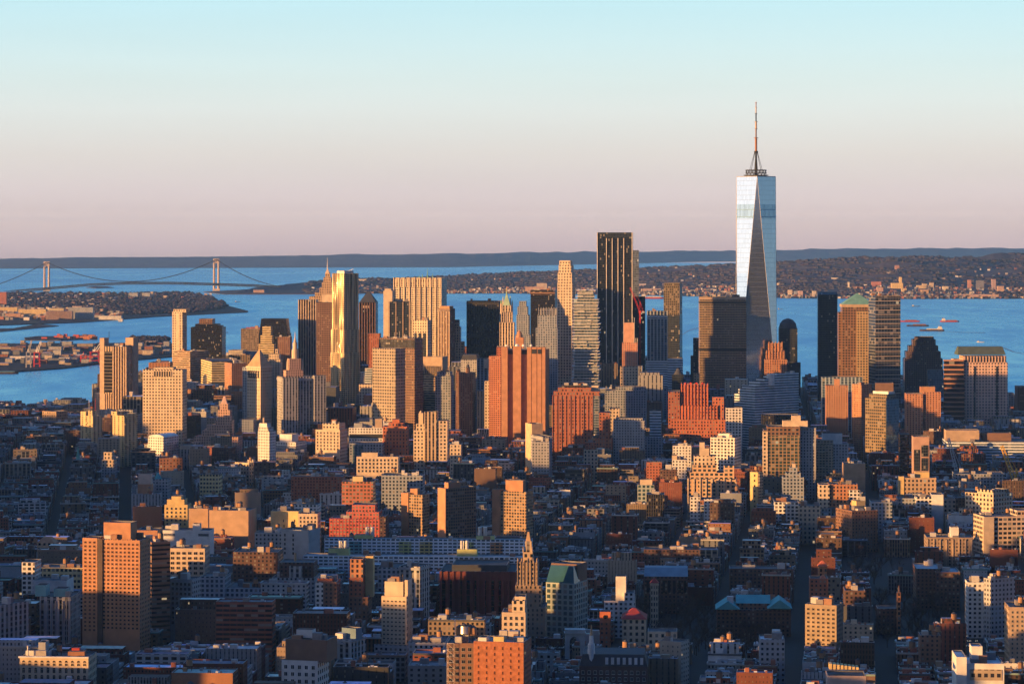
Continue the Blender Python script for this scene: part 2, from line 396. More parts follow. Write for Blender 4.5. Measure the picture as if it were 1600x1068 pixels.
plain('pane', (.018, .022, .028), rough=.12, metal=.25, var=.6, scale=.4, ior=.6)
plain('pane_blue', (.05, .11, .15), rough=.1, metal=.4, var=.3, scale=.2, ior=.6)
plain('frame', (.3, .29, .27), rough=.6)
plain('headlight', (.8, .8, .75), emit=(1, .93, .8, .8))
plain('tail_light', (.4, .02, .02), emit=(1, .05, .03, 1.5))

FOOT = []   # footprints already taken: (cx, cy, radius-ish polygon)
def reserve(poly, pad=4.0):
    cx = sum(p[0] for p in poly) / len(poly); cy_ = sum(p[1] for p in poly) / len(poly)
    FOOT.append((cx, cy_, [(cx + (p[0] - cx) * (1 + pad / max(5, math.hypot(p[0] - cx, p[1] - cy_))), cy_ + (p[1] - cy_) * (1 + pad / max(5, math.hypot(p[0] - cx, p[1] - cy_)))) for p in poly],
                 max(math.hypot(p[0] - cx, p[1] - cy_) for p in poly) + pad))
def inside(x, y, poly):
    c = False; n = len(poly)
    for i in range(n):
        x1, y1 = poly[i]; x2, y2 = poly[(i + 1) % n]
        if (y1 > y) != (y2 > y) and x < (x2 - x1) * (y - y1) / (y2 - y1) + x1: c = not c
    return c
def blocked(pts, r):
    cx = sum(p[0] for p in pts) / len(pts); cy_ = sum(p[1] for p in pts) / len(pts)
    for fx, fy, poly, fr in FOOT:
        if abs(fx - cx) < fr + r and abs(fy - cy_) < fr + r:
            if inside(cx, cy_, poly): return True
            for p in pts:
                if inside(p[0], p[1], poly): return True
            for p in poly:
                if inside(p[0], p[1], pts): return True
    return False

# ------------------------------------------------------------------ building kit
def tri_solve(xl, xc, xr, d, k, front):
    "corner at xc, depth d; find the turn of the plan for which depth = k * front width"
    best = None
    C = (X(xc, d), d)
    def hit(e, p):
        s = (p - 800) / F
        den = e[0] - s * e[1]
        return (s * C[1] - C[0]) / den if abs(den) > 1e-6 else 1e9
    for i in range(1, 900):
        ph = i * .1 * math.pi / 180
        c, s_ = math.cos(ph), math.sin(ph)
        if front == 'l': el, er = (-c, s_), (s_, c)
        else: el, er = (-s_, c), (c, s_)
        a, b = hit(el, xl), hit(er, xr)
        if a <= 0 or b <= 0 or a > 2000 or b > 2000: continue
        W, D = (a, b) if front == 'l' else (b, a)
        q = abs(math.log(D / (k * W)))
        if best is None or q < best[0]: best = (q, el, er, W, D)
    q, el, er, W, D = best
    if front == 'l':
        A = (-el[0], -el[1]); B = er; O = (C[0] - A[0] * W, C[1] - A[1] * W)
    else:
        A = er; B = el; O = C
    return O, A, B, W, D
GRID = rad(3.6)
class Bld:
    def __init__(s, name, label, cat, d, xs, yt, mat, D=None, k=1.0, phi=None, front=None, roof=(.1, .1, .11), group=None, base=0.0, part='wall', yb=None, win=None, res=True, parapet=1.0):
        if len(xs) == 3:
            if front is None: front = 'l' if xs[1] - xs[0] >= xs[2] - xs[1] else 'r'
            s.O, s.A, s.B, s.W, s.D = tri_solve(*xs, d, k, front)
        else:
            ph = GRID if phi is None else rad(phi)
            s.A = (math.cos(ph), -math.sin(ph)); s.B = (math.sin(ph), math.cos(ph))
            c = (X((xs[0] + xs[1]) / 2, d), d)
            def hit(p):
                q = (p - 800) / F
                return (q * c[1] - c[0]) / (s.A[0] - q * s.A[1])
            a, b = hit(xs[0]), hit(xs[1])
            s.O = (c[0] + s.A[0] * a, c[1] + s.A[1] * a); s.W = b - a
            s.D = D if D else max(14, min(45, s.W * .8))
        s.d = d; s.mat = mat; s.roofc = roof; s.base = base; s.parapet = parapet
        m = s.pt(.5, .5)
        s.root = empty(name, (m[0], m[1], base), label, cat, group)
        s.tops = []
        if res: reserve([s.pt(0, 0), s.pt(1, 0), s.pt(1, 1), s.pt(0, 1)])
        s.block(part, 0, 1, 0, 1, yt, mat, win=win, z0=base)
    def pt(s, u, v): return (s.O[0] + s.A[0] * s.W * u + s.B[0] * s.D * v, s.O[1] + s.A[1] * s.W * u + s.B[1] * s.D * v)
    def u(s, px, v=0.0):
        "plan coordinate u of the point of line v that shows at column px"
        q = (px - 800) / F
        o = s.pt(0, v)
        return ((q * o[1] - o[0]) / (s.A[0] - q * s.A[1])) / s.W
    def zat(s, py, v=0.0):
        p = s.pt(.5, v); return Z(py, p[1])
    def quadpts(s, u0, u1, v0, v1): return [s.pt(u0, v0), s.pt(u1, v0), s.pt(u1, v1), s.pt(u0, v1)]
    def block(s, name, u0, u1, v0, v1, yt, mat=None, z0=None, roofc=None, win=None, z1=None, roof=True):
        mat = mat or s.mat
        zt = s.zat(yt, v0) if z1 is None else z1
        zb = (s.tops[0][4] - s.tops[0][6] if s.tops else s.base) if z0 is None else z0
        poly = s.quadpts(u0, u1, v0, v1)
        mb = MB()
        if win:
            mb.prism(poly, zb, zt, 0, None, vb=s.base, front=1)
            o = mb.build(name, [mat, win['wall']], s.root)
            s.windows(poly, zb, zt, win)
        else:
            mb.prism(poly, zb, zt, 0, None, vb=s.base)
            o = mb.build(name, mat, s.root)
        if roof:
            rb = MB(); rb.col = roofc or s.roofc
            h = min(s.parapet, (zt - zb) * .3); t = .5
            cx = sum(p[0] for p in poly) / 4; cy_ = sum(p[1] for p in poly) / 4
            W = math.dist(poly[0], poly[1]); D = math.dist(poly[1], poly[2])
            t = min(t, W * .2, D * .2)
            A, B = s.A, s.B
            ins = [(p[0] + A[0] * t * sx + B[0] * t * sy, p[1] + A[1] * t * sx + B[1] * t * sy) for p, (sx, sy) in zip(poly, ((1, 1), (-1, 1), (-1, -1), (1, -1)))]
            for i in range(4):
                j = (i + 1) % 4
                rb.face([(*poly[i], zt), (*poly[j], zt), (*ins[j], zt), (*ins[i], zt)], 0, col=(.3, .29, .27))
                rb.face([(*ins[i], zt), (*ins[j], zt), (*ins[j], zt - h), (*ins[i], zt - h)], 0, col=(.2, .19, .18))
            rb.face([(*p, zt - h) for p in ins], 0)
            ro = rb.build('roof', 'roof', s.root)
            s.tops.append((u0, u1, v0, v1, zt, ro, h))
        return o
    def tier(s, name, u0, u1, v0, v1, yt, mat=None, **k): return s.block(name, u0, u1, v0, v1, yt, mat, **k)
    def tpx(s, name, x0, x1, yt, v0=.1, v1=.9, mat=None, **k):
        return s.block(name, s.u(x0, v0), s.u(x1, v0), v0, v1, yt, mat, **k)
    def solid(s, name, u0, u1, v0, v1, z0, z1, mat, parent=None, col=None):
        mb = MB()
        if col: mb.col = col
        mb.prism(s.quadpts(u0, u1, v0, v1), z0, z1, 0, 0)
        return mb.build(name, mat, parent or s.root, loc=s.root['_w'])
    def pyr(s, name, u0, u1, v0, v1, z0, z1, mat, top=0.0, tu=None):
        p = s.quadpts(u0, u1, v0, v1)
        um, vm = (u0 + u1) / 2, (v0 + v1) / 2
        if isinstance(top, (int, float)): top = (top, top)
        q = s.quadpts(um - (u1 - u0) / 2 * top[0], um + (u1 - u0) / 2 * top[0], vm - (v1 - v0) / 2 * top[1], vm + (v1 - v0) / 2 * top[1])
        mb = MB()
        for i in range(4):
            j = (i + 1) % 4
            mb.face([(*p[i], z0), (*p[j], z0), (*q[j], z1), (*q[i], z1)], 0, [(0, z0), (math.dist(p[i], p[j]), z0), (math.dist(p[i], p[j]), z1), (0, z1)])
        mb.face([(*c, z1) for c in q], 0)
        return mb.build(name, mat, s.root)
    def pole(s, name, u, v, z0, z1, r, mat, r1=None, n=8):
        p = s.pt(u, v); mb = MB(); mb.cyl(p[0], p[1], r, r if r1 is None else r1, z0, z1, n)
        return mb.build(name, mat, s.root)
    def tank(s, u=.5, v=.5, top=0, r=1.9, leg=3.0, h=3.8, mat='tank_wood'):
        z = s.tops[top][4] - s.tops[top][6]
        p = s.pt(u, v)
        water_tank(p[0], p[1], z, r, leg, h, s.root, mat)
    def clutter(s, n=2, tanks=0, top=0, big=False, rr=None):
        rr = rr or rng
        u0, u1, v0, v1, z, ro, h = s.tops[top]
        z -= h
        for i in range(n):
            w = rr.uniform(3, 7) / s.W; dd = rr.uniform(3, 7) / s.D
            w = min(w, (u1 - u0) * .45); dd = min(dd, (v1 - v0) * .45)
            u = rr.uniform(u0 + .05 * (u1 - u0), u1 - w - .05 * (u1 - u0)); v = rr.uniform(v0 + .05 * (v1 - v0), v1 - dd - .05 * (v1 - v0))
            mb = MB(); mb.col = rr.choice([(.4, .36, .32), (.22, .2, .2), (.5, .48, .45), (.3, .16, .1)])
            mb.prism(s.quadpts(u, u + w, v, v + dd), z, z + rr.uniform(2.2, 5.5), 0, 0)
            mb.build('bulkhead', 'paint', s.root)
        for i in range(tanks):
            s.tank(rr.uniform(u0 + .2 * (u1 - u0), u1 - .2 * (u1 - u0)), rr.uniform(v0 + .2 * (v1 - v0), v1 - .2 * (v1 - v0)), top)
        return s
    def windows(s, poly, z0, z1, w):
        "real window parts on the front face, the hundred nearest the roof one by one, the rest as one part"
        a, b = poly[0], poly[1]
        Lx = math.dist(a, b); t = ((b[0] - a[0]) / Lx, (b[1] - a[1]) / Lx); nrm = (t[1], -t[0])
        nb = max(1, round((Lx - 1.0) / w['bay'])); bay = (Lx - 1.0) / nb
        fl = w['floor']; nf = int((z1 - w.get('top', 2.0) - max(z0, w.get('zmin', 0))) / fl)
        W, H = w['w'], w['h']
        me = window_mesh(W, H, w.get('frame', 'frame'), w.get('pane', 'pane'), w.get('arch', False))
        ang = math.atan2(t[1], t[0])
        n = 0; rest = MB(); skip = w.get('skip', ())
        for r in range(nf):
            zc = z1 - w.get('top', 2.0) - fl * (r + .5)
            for c in range(nb):
                if c in skip: continue
                u = .5 + bay * (c + .5)
                px, py = a[0] + t[0] * u, a[1] + t[1] * u
                if n < 100:
                    o = bpy.data.objects.new('window', me); COL.objects.link(o); o.parent = s.root
                    rw = s.root['_w']
                    o.location = (px - rw[0], py - rw[1], zc - rw[2]); o.rotation_euler = (0, 0, ang)
                else:
                    hw, hh = W / 2, H / 2
                    for (e, dz, mi, sx, sz) in ((.1, 0, 0, hw, hh), (.14, 0, 1, hw - .12, hh - .12)):
                        P = [(px + t[0] * q * sx + nrm[0] * e, py + t[1] * q * sx + nrm[1] * e) for q in (-1, 1)]
                        rest.face([(*P[0], zc - sz), (*P[1], zc - sz), (*P[1], zc + sz), (*P[0], zc + sz)], mi)
                n += 1
        if rest.f:
            rest.build('window', [w.get('frame', 'frame'), w.get('pane', 'pane')], s.root, kind='stuff')
WM = {}
def window_mesh(W, H, fm, pm, arch):
    k = (round(W, 2), round(H, 2), fm, pm, arch)
    if k in WM: return WM[k]
    mb = MB(); hw, hh = W / 2, H / 2; y = -.18; f = .14
    for (x0, x1, z0, z1) in ((-hw, hw, hh - f, hh), (-hw, -hw + f, -hh, hh - f), (hw - f, hw, -hh, hh - f), (-.05, .05, -hh, hh - f)):
        mb.box(x0, x1, y, 0.05, z0, z1, 0)
    mb.box(-hw - .15, hw + .15, y - .15, .05, -hh - .18, -hh, 0)
    mb.face([(-hw + f, -.06, -hh), (hw - f, -.06, -hh), (hw - f, -.06, hh - f), (-hw + f, -.06, hh - f)], 1)
    if arch:
        n = 8
        for i in range(n):
            a0, a1 = math.pi * i / n, math.pi * (i + 1) / n
            mb.face([(0, -.06, hh), (math.cos(a0) * hw, -.06, hh + math.sin(a0) * hw), (math.cos(a1) * hw, -.06, hh + math.sin(a1) * hw)], 1)
    o = mb.build('window', [fm, pm]); me = o.data
    bpy.data.objects.remove(o)
    WM[k] = me
    return me
def water_tank(x, y, z, r, leg, h, parent, mat='tank_wood'):
    mb = MB(); mb.cyl(x, y, r, r * .96, z + leg, z + leg + h, 10)
    t = mb.build('water_tank', mat, parent)
    l = MB(); l.cyl(x, y, r * 1.06, 0.0, z + leg + h, z + leg + h + r * .75, 10)
    t['_w'] = parent['_w']
    l.build('tank_lid', 'slate', t)
    g = MB()
    for sx in (-1, 1):
        for sy in (-1, 1):
            g.bar((x + sx * r * .7, y + sy * r * .7, z), (x + sx * r * .7, y + sy * r * .7, z + leg), .16)
    g.box(x - r * .9, x + r * .9, y - r * .9, y + r * .9, z + leg - .3, z + leg - .02)
    g.build('tank_frame', 'black_metal', t)
    return t

# ------------------------------------------------------------------ water, land, hills
def mat_water(m):
    m.use_nodes = True
    t = m.node_tree; t.nodes.clear()
    o = N(t, 'ShaderNodeOutputMaterial'); df = N(t, 'ShaderNodeBsdfDiffuse'); gl = N(t, 'ShaderNodeBsdfGlossy'); mx = N(t, 'ShaderNodeMixShader')
    mx.inputs[0].default_value = .87; L(t, df.outputs[0], mx.inputs[1]); L(t, gl.outputs[0], mx.inputs[2]); L(t, mx.outputs[0], o.inputs[0])
    geo = N(t, 'ShaderNodeNewGeometry')
    def nz_(sx, sy, det, dist=0.0):
        mp = N(t, 'ShaderNodeMapping'); mp.inputs['Scale'].default_value = (sx, sy, .001); L(t, geo.outputs['Position'], mp.inputs[0])
        nz = N(t, 'ShaderNodeTexNoise'); nz.inputs['Scale'].default_value = 1; nz.inputs['Detail'].default_value = det; nz.inputs['Roughness'].default_value = .62; nz.inputs['Distortion'].default_value = dist
        L(t, mp.outputs[0], nz.inputs[0]); return nz.outputs[0]
    big = nz_(.0011, .00045, 7, .6); fine = nz_(.012, .0035, 5)
    f = math_node(t, 'ADD', math_node(t, 'MULTIPLY', big, .6), math_node(t, 'MULTIPLY', fine, .4))
    mr = N(t, 'ShaderNodeMapRange'); mr.inputs[1].default_value = .36; mr.inputs[2].default_value = .64
    L(t, f, mr.inputs[0])
    L(t, mixc(t, mr.outputs[0], (.02, .16, .28), (.06, .30, .46)), df.inputs[0])
    L(t, mixc(t, mr.outputs[0], (.27, .60, .78), (.46, .80, .90)), gl.inputs[0])
    r = N(t, 'ShaderNodeMapRange'); r.inputs[3].default_value = .38; r.inputs[4].default_value = .2; L(t, mr.outputs[0], r.inputs[0]); L(t, r.outputs[0], gl.inputs['Roughness'])
    n2 = nz_(.035, .02, 6)
    b = N(t, 'ShaderNodeBump'); b.inputs['Strength'].default_value = .35; b.inputs['Distance'].default_value = 4.0; L(t, n2, b.inputs['Height']); L(t, b.outputs[0], gl.inputs['Normal'])
MDEF['water'] = mat_water
def mat_hill(key, c1, c2, c3, s1):
    def mk(m):
        m.use_nodes = True
        t = m.node_tree; p = t.nodes['Principled BSDF']; p.inputs['Roughness'].default_value = .95; p.inputs['Specular IOR Level'].default_value = .1
        geo = N(t, 'ShaderNodeNewGeometry')
        nz = N(t, 'ShaderNodeTexNoise'); nz.inputs['Scale'].default_value = s1; nz.inputs['Detail'].default_value = 8; nz.inputs['Roughness'].default_value = .7; L(t, geo.outputs['Position'], nz.inputs[0])
        mr = N(t, 'ShaderNodeMapRange'); mr.inputs[1].default_value = .38; mr.inputs[2].default_value = .64; L(t, nz.outputs[0], mr.inputs[0])
        n2 = N(t, 'ShaderNodeTexNoise'); n2.inputs['Scale'].default_value = s1 * 9; n2.inputs['Detail'].default_value = 4; L(t, geo.outputs['Position'], n2.inputs[0])
        m2 = N(t, 'ShaderNodeMapRange'); m2.inputs[1].default_value = .45; m2.inputs[2].default_value = .7; L(t, n2.outputs[0], m2.inputs[0])
        L(t, mixc(t, m2.outputs[0], mixc(t, mr.outputs[0], c1, c2), c3), p.inputs['Base Color'])
        return m
    MDEF[key] = mk
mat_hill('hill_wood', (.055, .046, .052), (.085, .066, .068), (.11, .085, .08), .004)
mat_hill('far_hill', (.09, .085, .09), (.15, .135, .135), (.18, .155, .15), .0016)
mat_hill('shore_land', (.03, .027, .028), (.06, .05, .046), (.11, .09, .08), .006)

mb = MB()
rings = [60, 600, 1200, 2000, 3000, 4000, 5000, 6000, 7000, 8500, 10000, 12000, 14000, 17000, 20000, 24000, 28000, 33000, 38000, 41500]
A0, A1, NA = rad(-70), rad(70), 56
for i in range(len(rings) - 1):
    for j in range(NA):
        q = []
        for r_, a_ in ((rings[i], j), (rings[i], j + 1), (rings[i + 1], j + 1), (rings[i + 1], j)):
            an = A0 + (A1 - A0) * a_ / NA
            x, y = max(-15000, min(15000, r_ * math.sin(an))), r_ * math.cos(an)
            q.append((x, y, drop(x, y)))
        mb.face(q[::-1])
mb.sm = True
tag(mb.build('water', 'water'), 'blue rippled harbour water round the city and the bay beyond', kind='structure')

# city ground
def ground_sheet(name, pts, z, mat, label, side=3.0):
    mb = MB(); poly = [(X(px, d), d) for px, d in pts]
    ar = sum(poly[i][0] * poly[(i + 1) % len(poly)][1] - poly[(i + 1) % len(poly)][0] * poly[i][1] for i in range(len(poly)))
    if ar < 0: poly = poly[::-1]
    n = len(poly)
    zz = [z + drop(*p) for p in poly]
    for i in range(n):
        j = (i + 1) % n
        mb.face([(*poly[i], zz[i] - side - 2), (*poly[j], zz[j] - side - 2), (*poly[j], zz[j]), (*poly[i], zz[i])])
    mb.face([(*p, q) for p, q in zip(poly, zz)])
    return tag(mb.build(name, mat), label, kind='structure')
city_poly = [(-5200, 5000), (-6500, -7000), (1500, -7000), (1350, 3000), (X(1700, 4850), 4850), (X(1600, 4950), 4950), (X(1560, 5100), 5100), (X(1400, 5600), 5600), (X(1250, 5750), 5750), (X(1000, 5950), 5950), (X(700, 6050), 6050), (X(420, 5650), 5650), (X(290, 5200), 5200), (X(150, 4930), 4930), (X(0, 4880), 4880), (-2500, 4850)]
mb = MB()
pp = city_poly[::-1]
ar = sum(pp[i][0] * pp[(i + 1) % len(pp)][1] - pp[(i + 1) % len(pp)][0] * pp[i][1] for i in range(len(pp)))
if ar < 0: pp = pp[::-1]
mb.face([(*p, 0.0) for p in pp])
for i in range(len(pp)):
    j = (i + 1) % len(pp)
    mb.face([(*pp[i], -9), (*pp[j], -9), (*pp[j], 0), (*pp[i], 0)])
tag(mb.build('city_ground', 'asphalt'), 'dark streets and ground between the city blocks', kind='structure')

def interp(pr, x):
    if x <= pr[0][0]: return pr[0][1]
    for (a, b), (c, e) in zip(pr, pr[1:]):
        if x <= c: return b + (e - b) * (x - a) / (c - a)
    return pr[-1][1]
def fbm(x, y, o=4): return noise.fractal(Vector((x, y, 3.3)), 1.0, 2.0, o)
def hill(name, prof, shore, dr0, db0, mat, label, px0, px1, nx, ny, rough, dn=3.0):
    mb = MB(); V = []
    for i in range(nx + 1):
        px = px0 + (px1 - px0) * i / nx
        ds = dsea(interp(shore, px), dn)
        dr = interp([(372, 150), (420, 900), (500, 2600), (640, dr0)], px) if name == 'wooded_hills' else dr0
        dback = db0 * dr / dr0
        rid = ds + dr
        zr = Z(interp(prof, px), rid)
        col = []
        for j in range(ny + 1):
            t = j / ny
            d = ds + (rid - ds + dback) * t
            x = X(px, d)
            s = (d - ds) / (rid - ds)
            if s < 1: h = (s * s * (3 - 2 * s)) ** .8
            else:
                q = (d - rid) / dback; h = 1 - q * q * (3 - 2 * q)
            zs = dn + drop(x, d); top = zr - drop(x, d)
            hh = top * h * (1 + rough * .35 * fbm(x * .0016, d * .0016) * (1 - abs(2 * min(s, 1) - 1) * .0)) if s < .97 else top * h
            hh += rough * 8 * fbm(x * .008, d * .008) * min(1, s * 2)
            col.append((x, d, zs + max(hh, -2)))
        V.append(col)
    for i in range(nx):
        for j in range(ny):
            mb.face([V[i][j], V[i + 1][j], V[i + 1][j + 1], V[i][j + 1]])
    mb.sm = True
    tag(mb.build(name, mat), label, kind='structure')
    return V
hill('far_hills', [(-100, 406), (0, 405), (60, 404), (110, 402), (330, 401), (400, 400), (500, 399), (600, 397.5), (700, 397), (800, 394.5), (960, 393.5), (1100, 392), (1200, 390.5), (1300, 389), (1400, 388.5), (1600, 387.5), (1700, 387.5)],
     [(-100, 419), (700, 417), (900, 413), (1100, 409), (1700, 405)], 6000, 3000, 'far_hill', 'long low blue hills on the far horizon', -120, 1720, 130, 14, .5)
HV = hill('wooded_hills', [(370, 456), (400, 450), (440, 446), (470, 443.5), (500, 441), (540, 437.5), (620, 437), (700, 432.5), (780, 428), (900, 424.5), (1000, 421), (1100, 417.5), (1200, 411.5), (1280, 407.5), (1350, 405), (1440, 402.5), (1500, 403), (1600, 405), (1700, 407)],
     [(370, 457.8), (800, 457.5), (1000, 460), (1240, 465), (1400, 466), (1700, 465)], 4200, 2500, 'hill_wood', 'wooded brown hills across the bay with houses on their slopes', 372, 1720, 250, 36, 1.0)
def hill_z(px, t):
    i = (px - 372) / (1720 - 372) * 250
    i = max(0, min(249, int(i))); j = max(0, min(35, int(t * 36)))
    return HV[i][j]
# land across the bay
def sea_pts(pts, z=3.0): return [(px, dsea(py, z)) for px, py in pts]
ground_sheet('far_shore', sea_pts([(-60, 456), (75, 457.5), (200, 458.5), (300, 461), (330, 466), (352, 476), (388, 485.5), (386, 487), (300, 491), (240, 494), (190, 498), (120, 503), (0, 507), (-60, 508)]), 3, 'shore_land', 'dark wooded shore across the bay with houses and piers')
ground_sheet('sand_spit', sea_pts([(-60, 513), (20, 512), (60, 505), (92, 508), (50, 512), (0, 517), (-60, 519)]), 2, 'shore_land', 'thin dark spit of land in the bay')
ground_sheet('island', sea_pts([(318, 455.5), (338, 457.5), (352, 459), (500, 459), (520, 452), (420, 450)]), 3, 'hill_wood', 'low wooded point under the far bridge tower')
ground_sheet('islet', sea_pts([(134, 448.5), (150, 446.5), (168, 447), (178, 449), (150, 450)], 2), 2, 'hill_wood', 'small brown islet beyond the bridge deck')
ground_sheet('port_pier', sea_pts([(38, 527), (60, 524.5), (140, 525.5), (150, 528), (95, 530.5), (40, 530)]), 3, 'shore_land', 'long narrow pier of the port')
ground_sheet('port_ground', sea_pts([(-60, 537), (0, 536), (120, 536.5), (240, 534), (275, 536), (285, 546), (268, 556), (215, 561), (157, 567), (100, 574), (28, 579), (-60, 583)]), 3, 'shore_land', 'flat port land with cranes and sheds across the river')
ground_sheet('far_pier', sea_pts([(205, 528), (240, 526.5), (262, 533), (258, 538), (215, 541)]), 3, 'shore_land', 'low wooded island beside the tan slab tower')

# ------------------------------------------------------------------ suspension bridge
def bridge():
    d = 16300; sc = d / F
    def P(px, py, dd=0): return (X(px, d + dd), d + dd, Z(py, d + dd))
    zw = drop(0, d) - 2
    root = empty('suspension_bridge', P(205, 460), 'long grey suspension bridge with two pale towers across the bay mouth', 'bridge')
    for px, py in ((73, 408.5), (338, 404)):
        mb = MB(); cx, _, zt = P(px, py)
        zb = zw
        for off in (-13, 13):
            mb.cyl(cx + off, d, 7.5, 5.5, zb, zt, 8)
        mb.box(cx - 18, cx + 18, d - 5, d + 5, zt - 26, zt, 0)
        for i in range(10):
            a0, a1 = math.pi * i / 10, math.pi * (i + 1) / 10
            mb.face([(cx + math.cos(a0) * 8, d - 5, zt - 34 + math.sin(a0) * 8), (cx + math.cos(a0) * 8, d - 5, zt - 25), (cx + math.cos(a1) * 8, d - 5, zt - 25), (cx + math.cos(a1) * 8, d - 5, zt - 34 + math.sin(a1) * 8)])
        zd = Z(interp([(0, 455), (73, 449), (205, 441), (338, 442.5), (400, 445)], px), d)
        mb.box(cx - 18, cx + 18, d - 5, d + 5, zd - 14, zd - 3, 0)
        mb.box(cx - 21, cx + 21, d - 9, d + 9, zb, zb + 14, 0)
        mb.build('tower', 'bridge_steel', root)
    mb = MB()
    deck = [(-60, 459), (0, 455.5), (73, 449.5), (140, 443.5), (205, 441), (270, 441), (338, 442.8), (400, 445), (440, 448)]
    n = 50; px = [-60 + 500 * i / n for i in range(n + 1)]
    for a, b in zip(px, px[1:]):
        p, q = P(a, interp(deck, a)), P(b, interp(deck, b))
        for (z0, z1) in ((-4.5, 3.0), (-12, -7)):
            mb.face([(p[0], d - 14, p[2] + z0), (q[0], d - 14, q[2] + z0), (q[0], d - 14, q[2] + z1), (p[0], d - 14, p[2] + z1)])
            mb.face([(p[0], d - 14, p[2] + z1), (q[0], d - 14, q[2] + z1), (q[0], d + 14, q[2] + z1), (p[0], d + 14, p[2] + z1)])
        for k in range(3):
            t0, t1 = k / 3, (k + 1) / 3
            x0 = p[0] + (q[0] - p[0]) * t0; x1 = p[0] + (q[0] - p[0]) * t1; zz = p[2] + (q[2] - p[2]) * t0
            mb.bar((x0, d - 14, zz - 6.5), (x1, d - 14, zz - 1.5) if k % 2 else (x1, d - 14, zz - 6.5), .9)
            mb.bar((x0, d - 14, zz - 6.5), (x0, d - 14, zz - 1.5), .9)
    mb.build('deck', 'bridge_deck', root)
    def cab(a, b, sag, n=24):
        out = []
        for i in range(n + 1):
            t = i / n; x = a[0] + (b[0] - a[0]) * t
            y = a[1] + (b[1] - a[1]) * t + sag * 4 * t * (1 - t)
            out.append((x, y))
        return out
    for dd in (-13, 13):
        for pts in (cab((73, 409.5), (338, 405), 32.5), cab((-60, 458), (73, 409.5), 7), cab((338, 405), (440, 448), 7)):
            m = MB()
            for a, b in zip(pts, pts[1:]): m.bar(P(*a, dd), P(*b, dd), 2.4, n=5)
            m.build('cable', 'bridge_deck', root)
    m = MB()
    for pts in (cab((73, 409.5), (338, 405), 32.5, 60), cab((-60, 458), (73, 409.5), 7, 30), cab((338, 405), (440, 448), 7, 22)):
        for a in pts[1:-1]:
            m.bar(P(*a, -13), P(a[0], interp(deck, a[0]), -13), .22, n=3)
    m.build('suspender', 'bridge_deck', root, kind='stuff')
plain('bridge_steel', (.52, .43, .38)); plain('bridge_deck', (.02, .022, .03))
bridge()

# ------------------------------------------------------------------ ships and boats
def ship(name, label, cat, px, py, length, hull, house=True, deckcol='pale_metal', heading=1, tower=.8, group=None, cargo=None):
    d = dsea(py); x = X(px, d); z = drop(x, d)
    root = empty(name, (x, d, z), label, cat, group)
    Ln = length; W = Ln * .17; h = max(1.6, Ln * .06)
    mb = MB(); prof = [(-.5, .8), (-.45, 1), (.3, 1), (.42, .7), (.5, .06)]
    top = [(x + heading * a * Ln, d - W / 2 * b) for a, b in prof]; bot = [(x + heading * a * Ln, d + W / 2 * b) for a, b in prof]
    ring = top + bot[::-1]
    if heading < 0: ring = ring[::-1]
    mb.prism(ring, z - .6, z + h, 0, 0); mb.build('hull', hull, root)
    if house:
        m = MB(); hx = x - heading * Ln * .33; s = Ln * .09
        m.box(hx - s, hx + s, d - W * .36, d + W * .36, z + h, z + h + Ln * .07)
        m.box(hx - s * .7, hx + s * .7, d - W * .3, d + W * .3, z + h + Ln * .07, z + h + Ln * .12); m.build('deckhouse', deckcol, root)
        f = MB(); f.cyl(hx - heading * s * .5, d, Ln * .018, Ln * .015, z + h + Ln * .12, z + h + Ln * .17, 8); f.build('funnel', 'hull_dark', root)
        q = MB(); q.bar((hx + heading * s * .4, d, z + h + Ln * .12), (hx + heading * s * .4, d, z + h + Ln * .2), Ln * .006); q.build('mast', 'pale_metal', root)
    if cargo:
        m = MB(); m.box(x - Ln * .2, x + Ln * .36, d - W * .34, d + W * .34, z + h, z + h + Ln * .035); m.build('cargo_deck', cargo, root)
ship('cargo_ship', 'small cargo ship with white bridge, farthest up the open bay', 'ship', 1431, 478.5, 38, 'hull_dark')
ship('barge', 'thin red barge left of the three in the open bay', 'barge', 1421, 502.5, 75, 'hull_red', False, cargo='rust', heading=-1)
ship('barge', 'red barge nearest the right-hand shore of the bay', 'barge', 1484, 502.5, 70, 'hull_red', True, heading=1, cargo='rust')
ship('barge', 'brown barge with a low deck load just behind the tanker', 'barge', 1434, 509.3, 78, 'hull_dark', False, cargo='rust')
ship('tanker', 'dark hulled tanker with white deckhouse in mid bay', 'ship', 1456, 516.7, 82, 'hull_dark', True, heading=-1, cargo='pale_metal')
ship('ferry', 'small pale ferry leaving a wake near the grey roofed tower', 'boat', 1532.5, 534.5, 24, 'white_paint')
ship('tugboat', 'small dark tugboat just right of the tall mirror glass tower', 'boat', 1219.5, 483, 26, 'hull_dark')
ship('freighter', 'red hulled freighter with white deckhouses moored beyond the striped dark tower', 'ship', 1019, 466.5, 130, 'hull_red', True, cargo='pale_metal')
ship('tugboat', 'small dark boat off the wooded point, farthest toward the bridge', 'boat', 371.5, 471.5, 30, 'hull_dark')
ship('barge', 'small red barge on the water above the dark stepped tower', 'barge', 396, 512.5, 50, 'hull_red', False, cargo='rust', heading=-1)
ship('tugboat', 'dark workboat beside the slim cream tower crown', 'boat', 351, 519.5, 24, 'hull_dark')
ship('ferry', 'dark ferry with pale deck in the river beside the port quay', 'boat', 254, 564.5, 34, 'hull_dark')
ship('ferry_boat', 'large blue ferry with long white deckhouse at the picture edge', 'boat', 8, 583.5, 62, 'hull_dark', False, cargo='hull_blue')

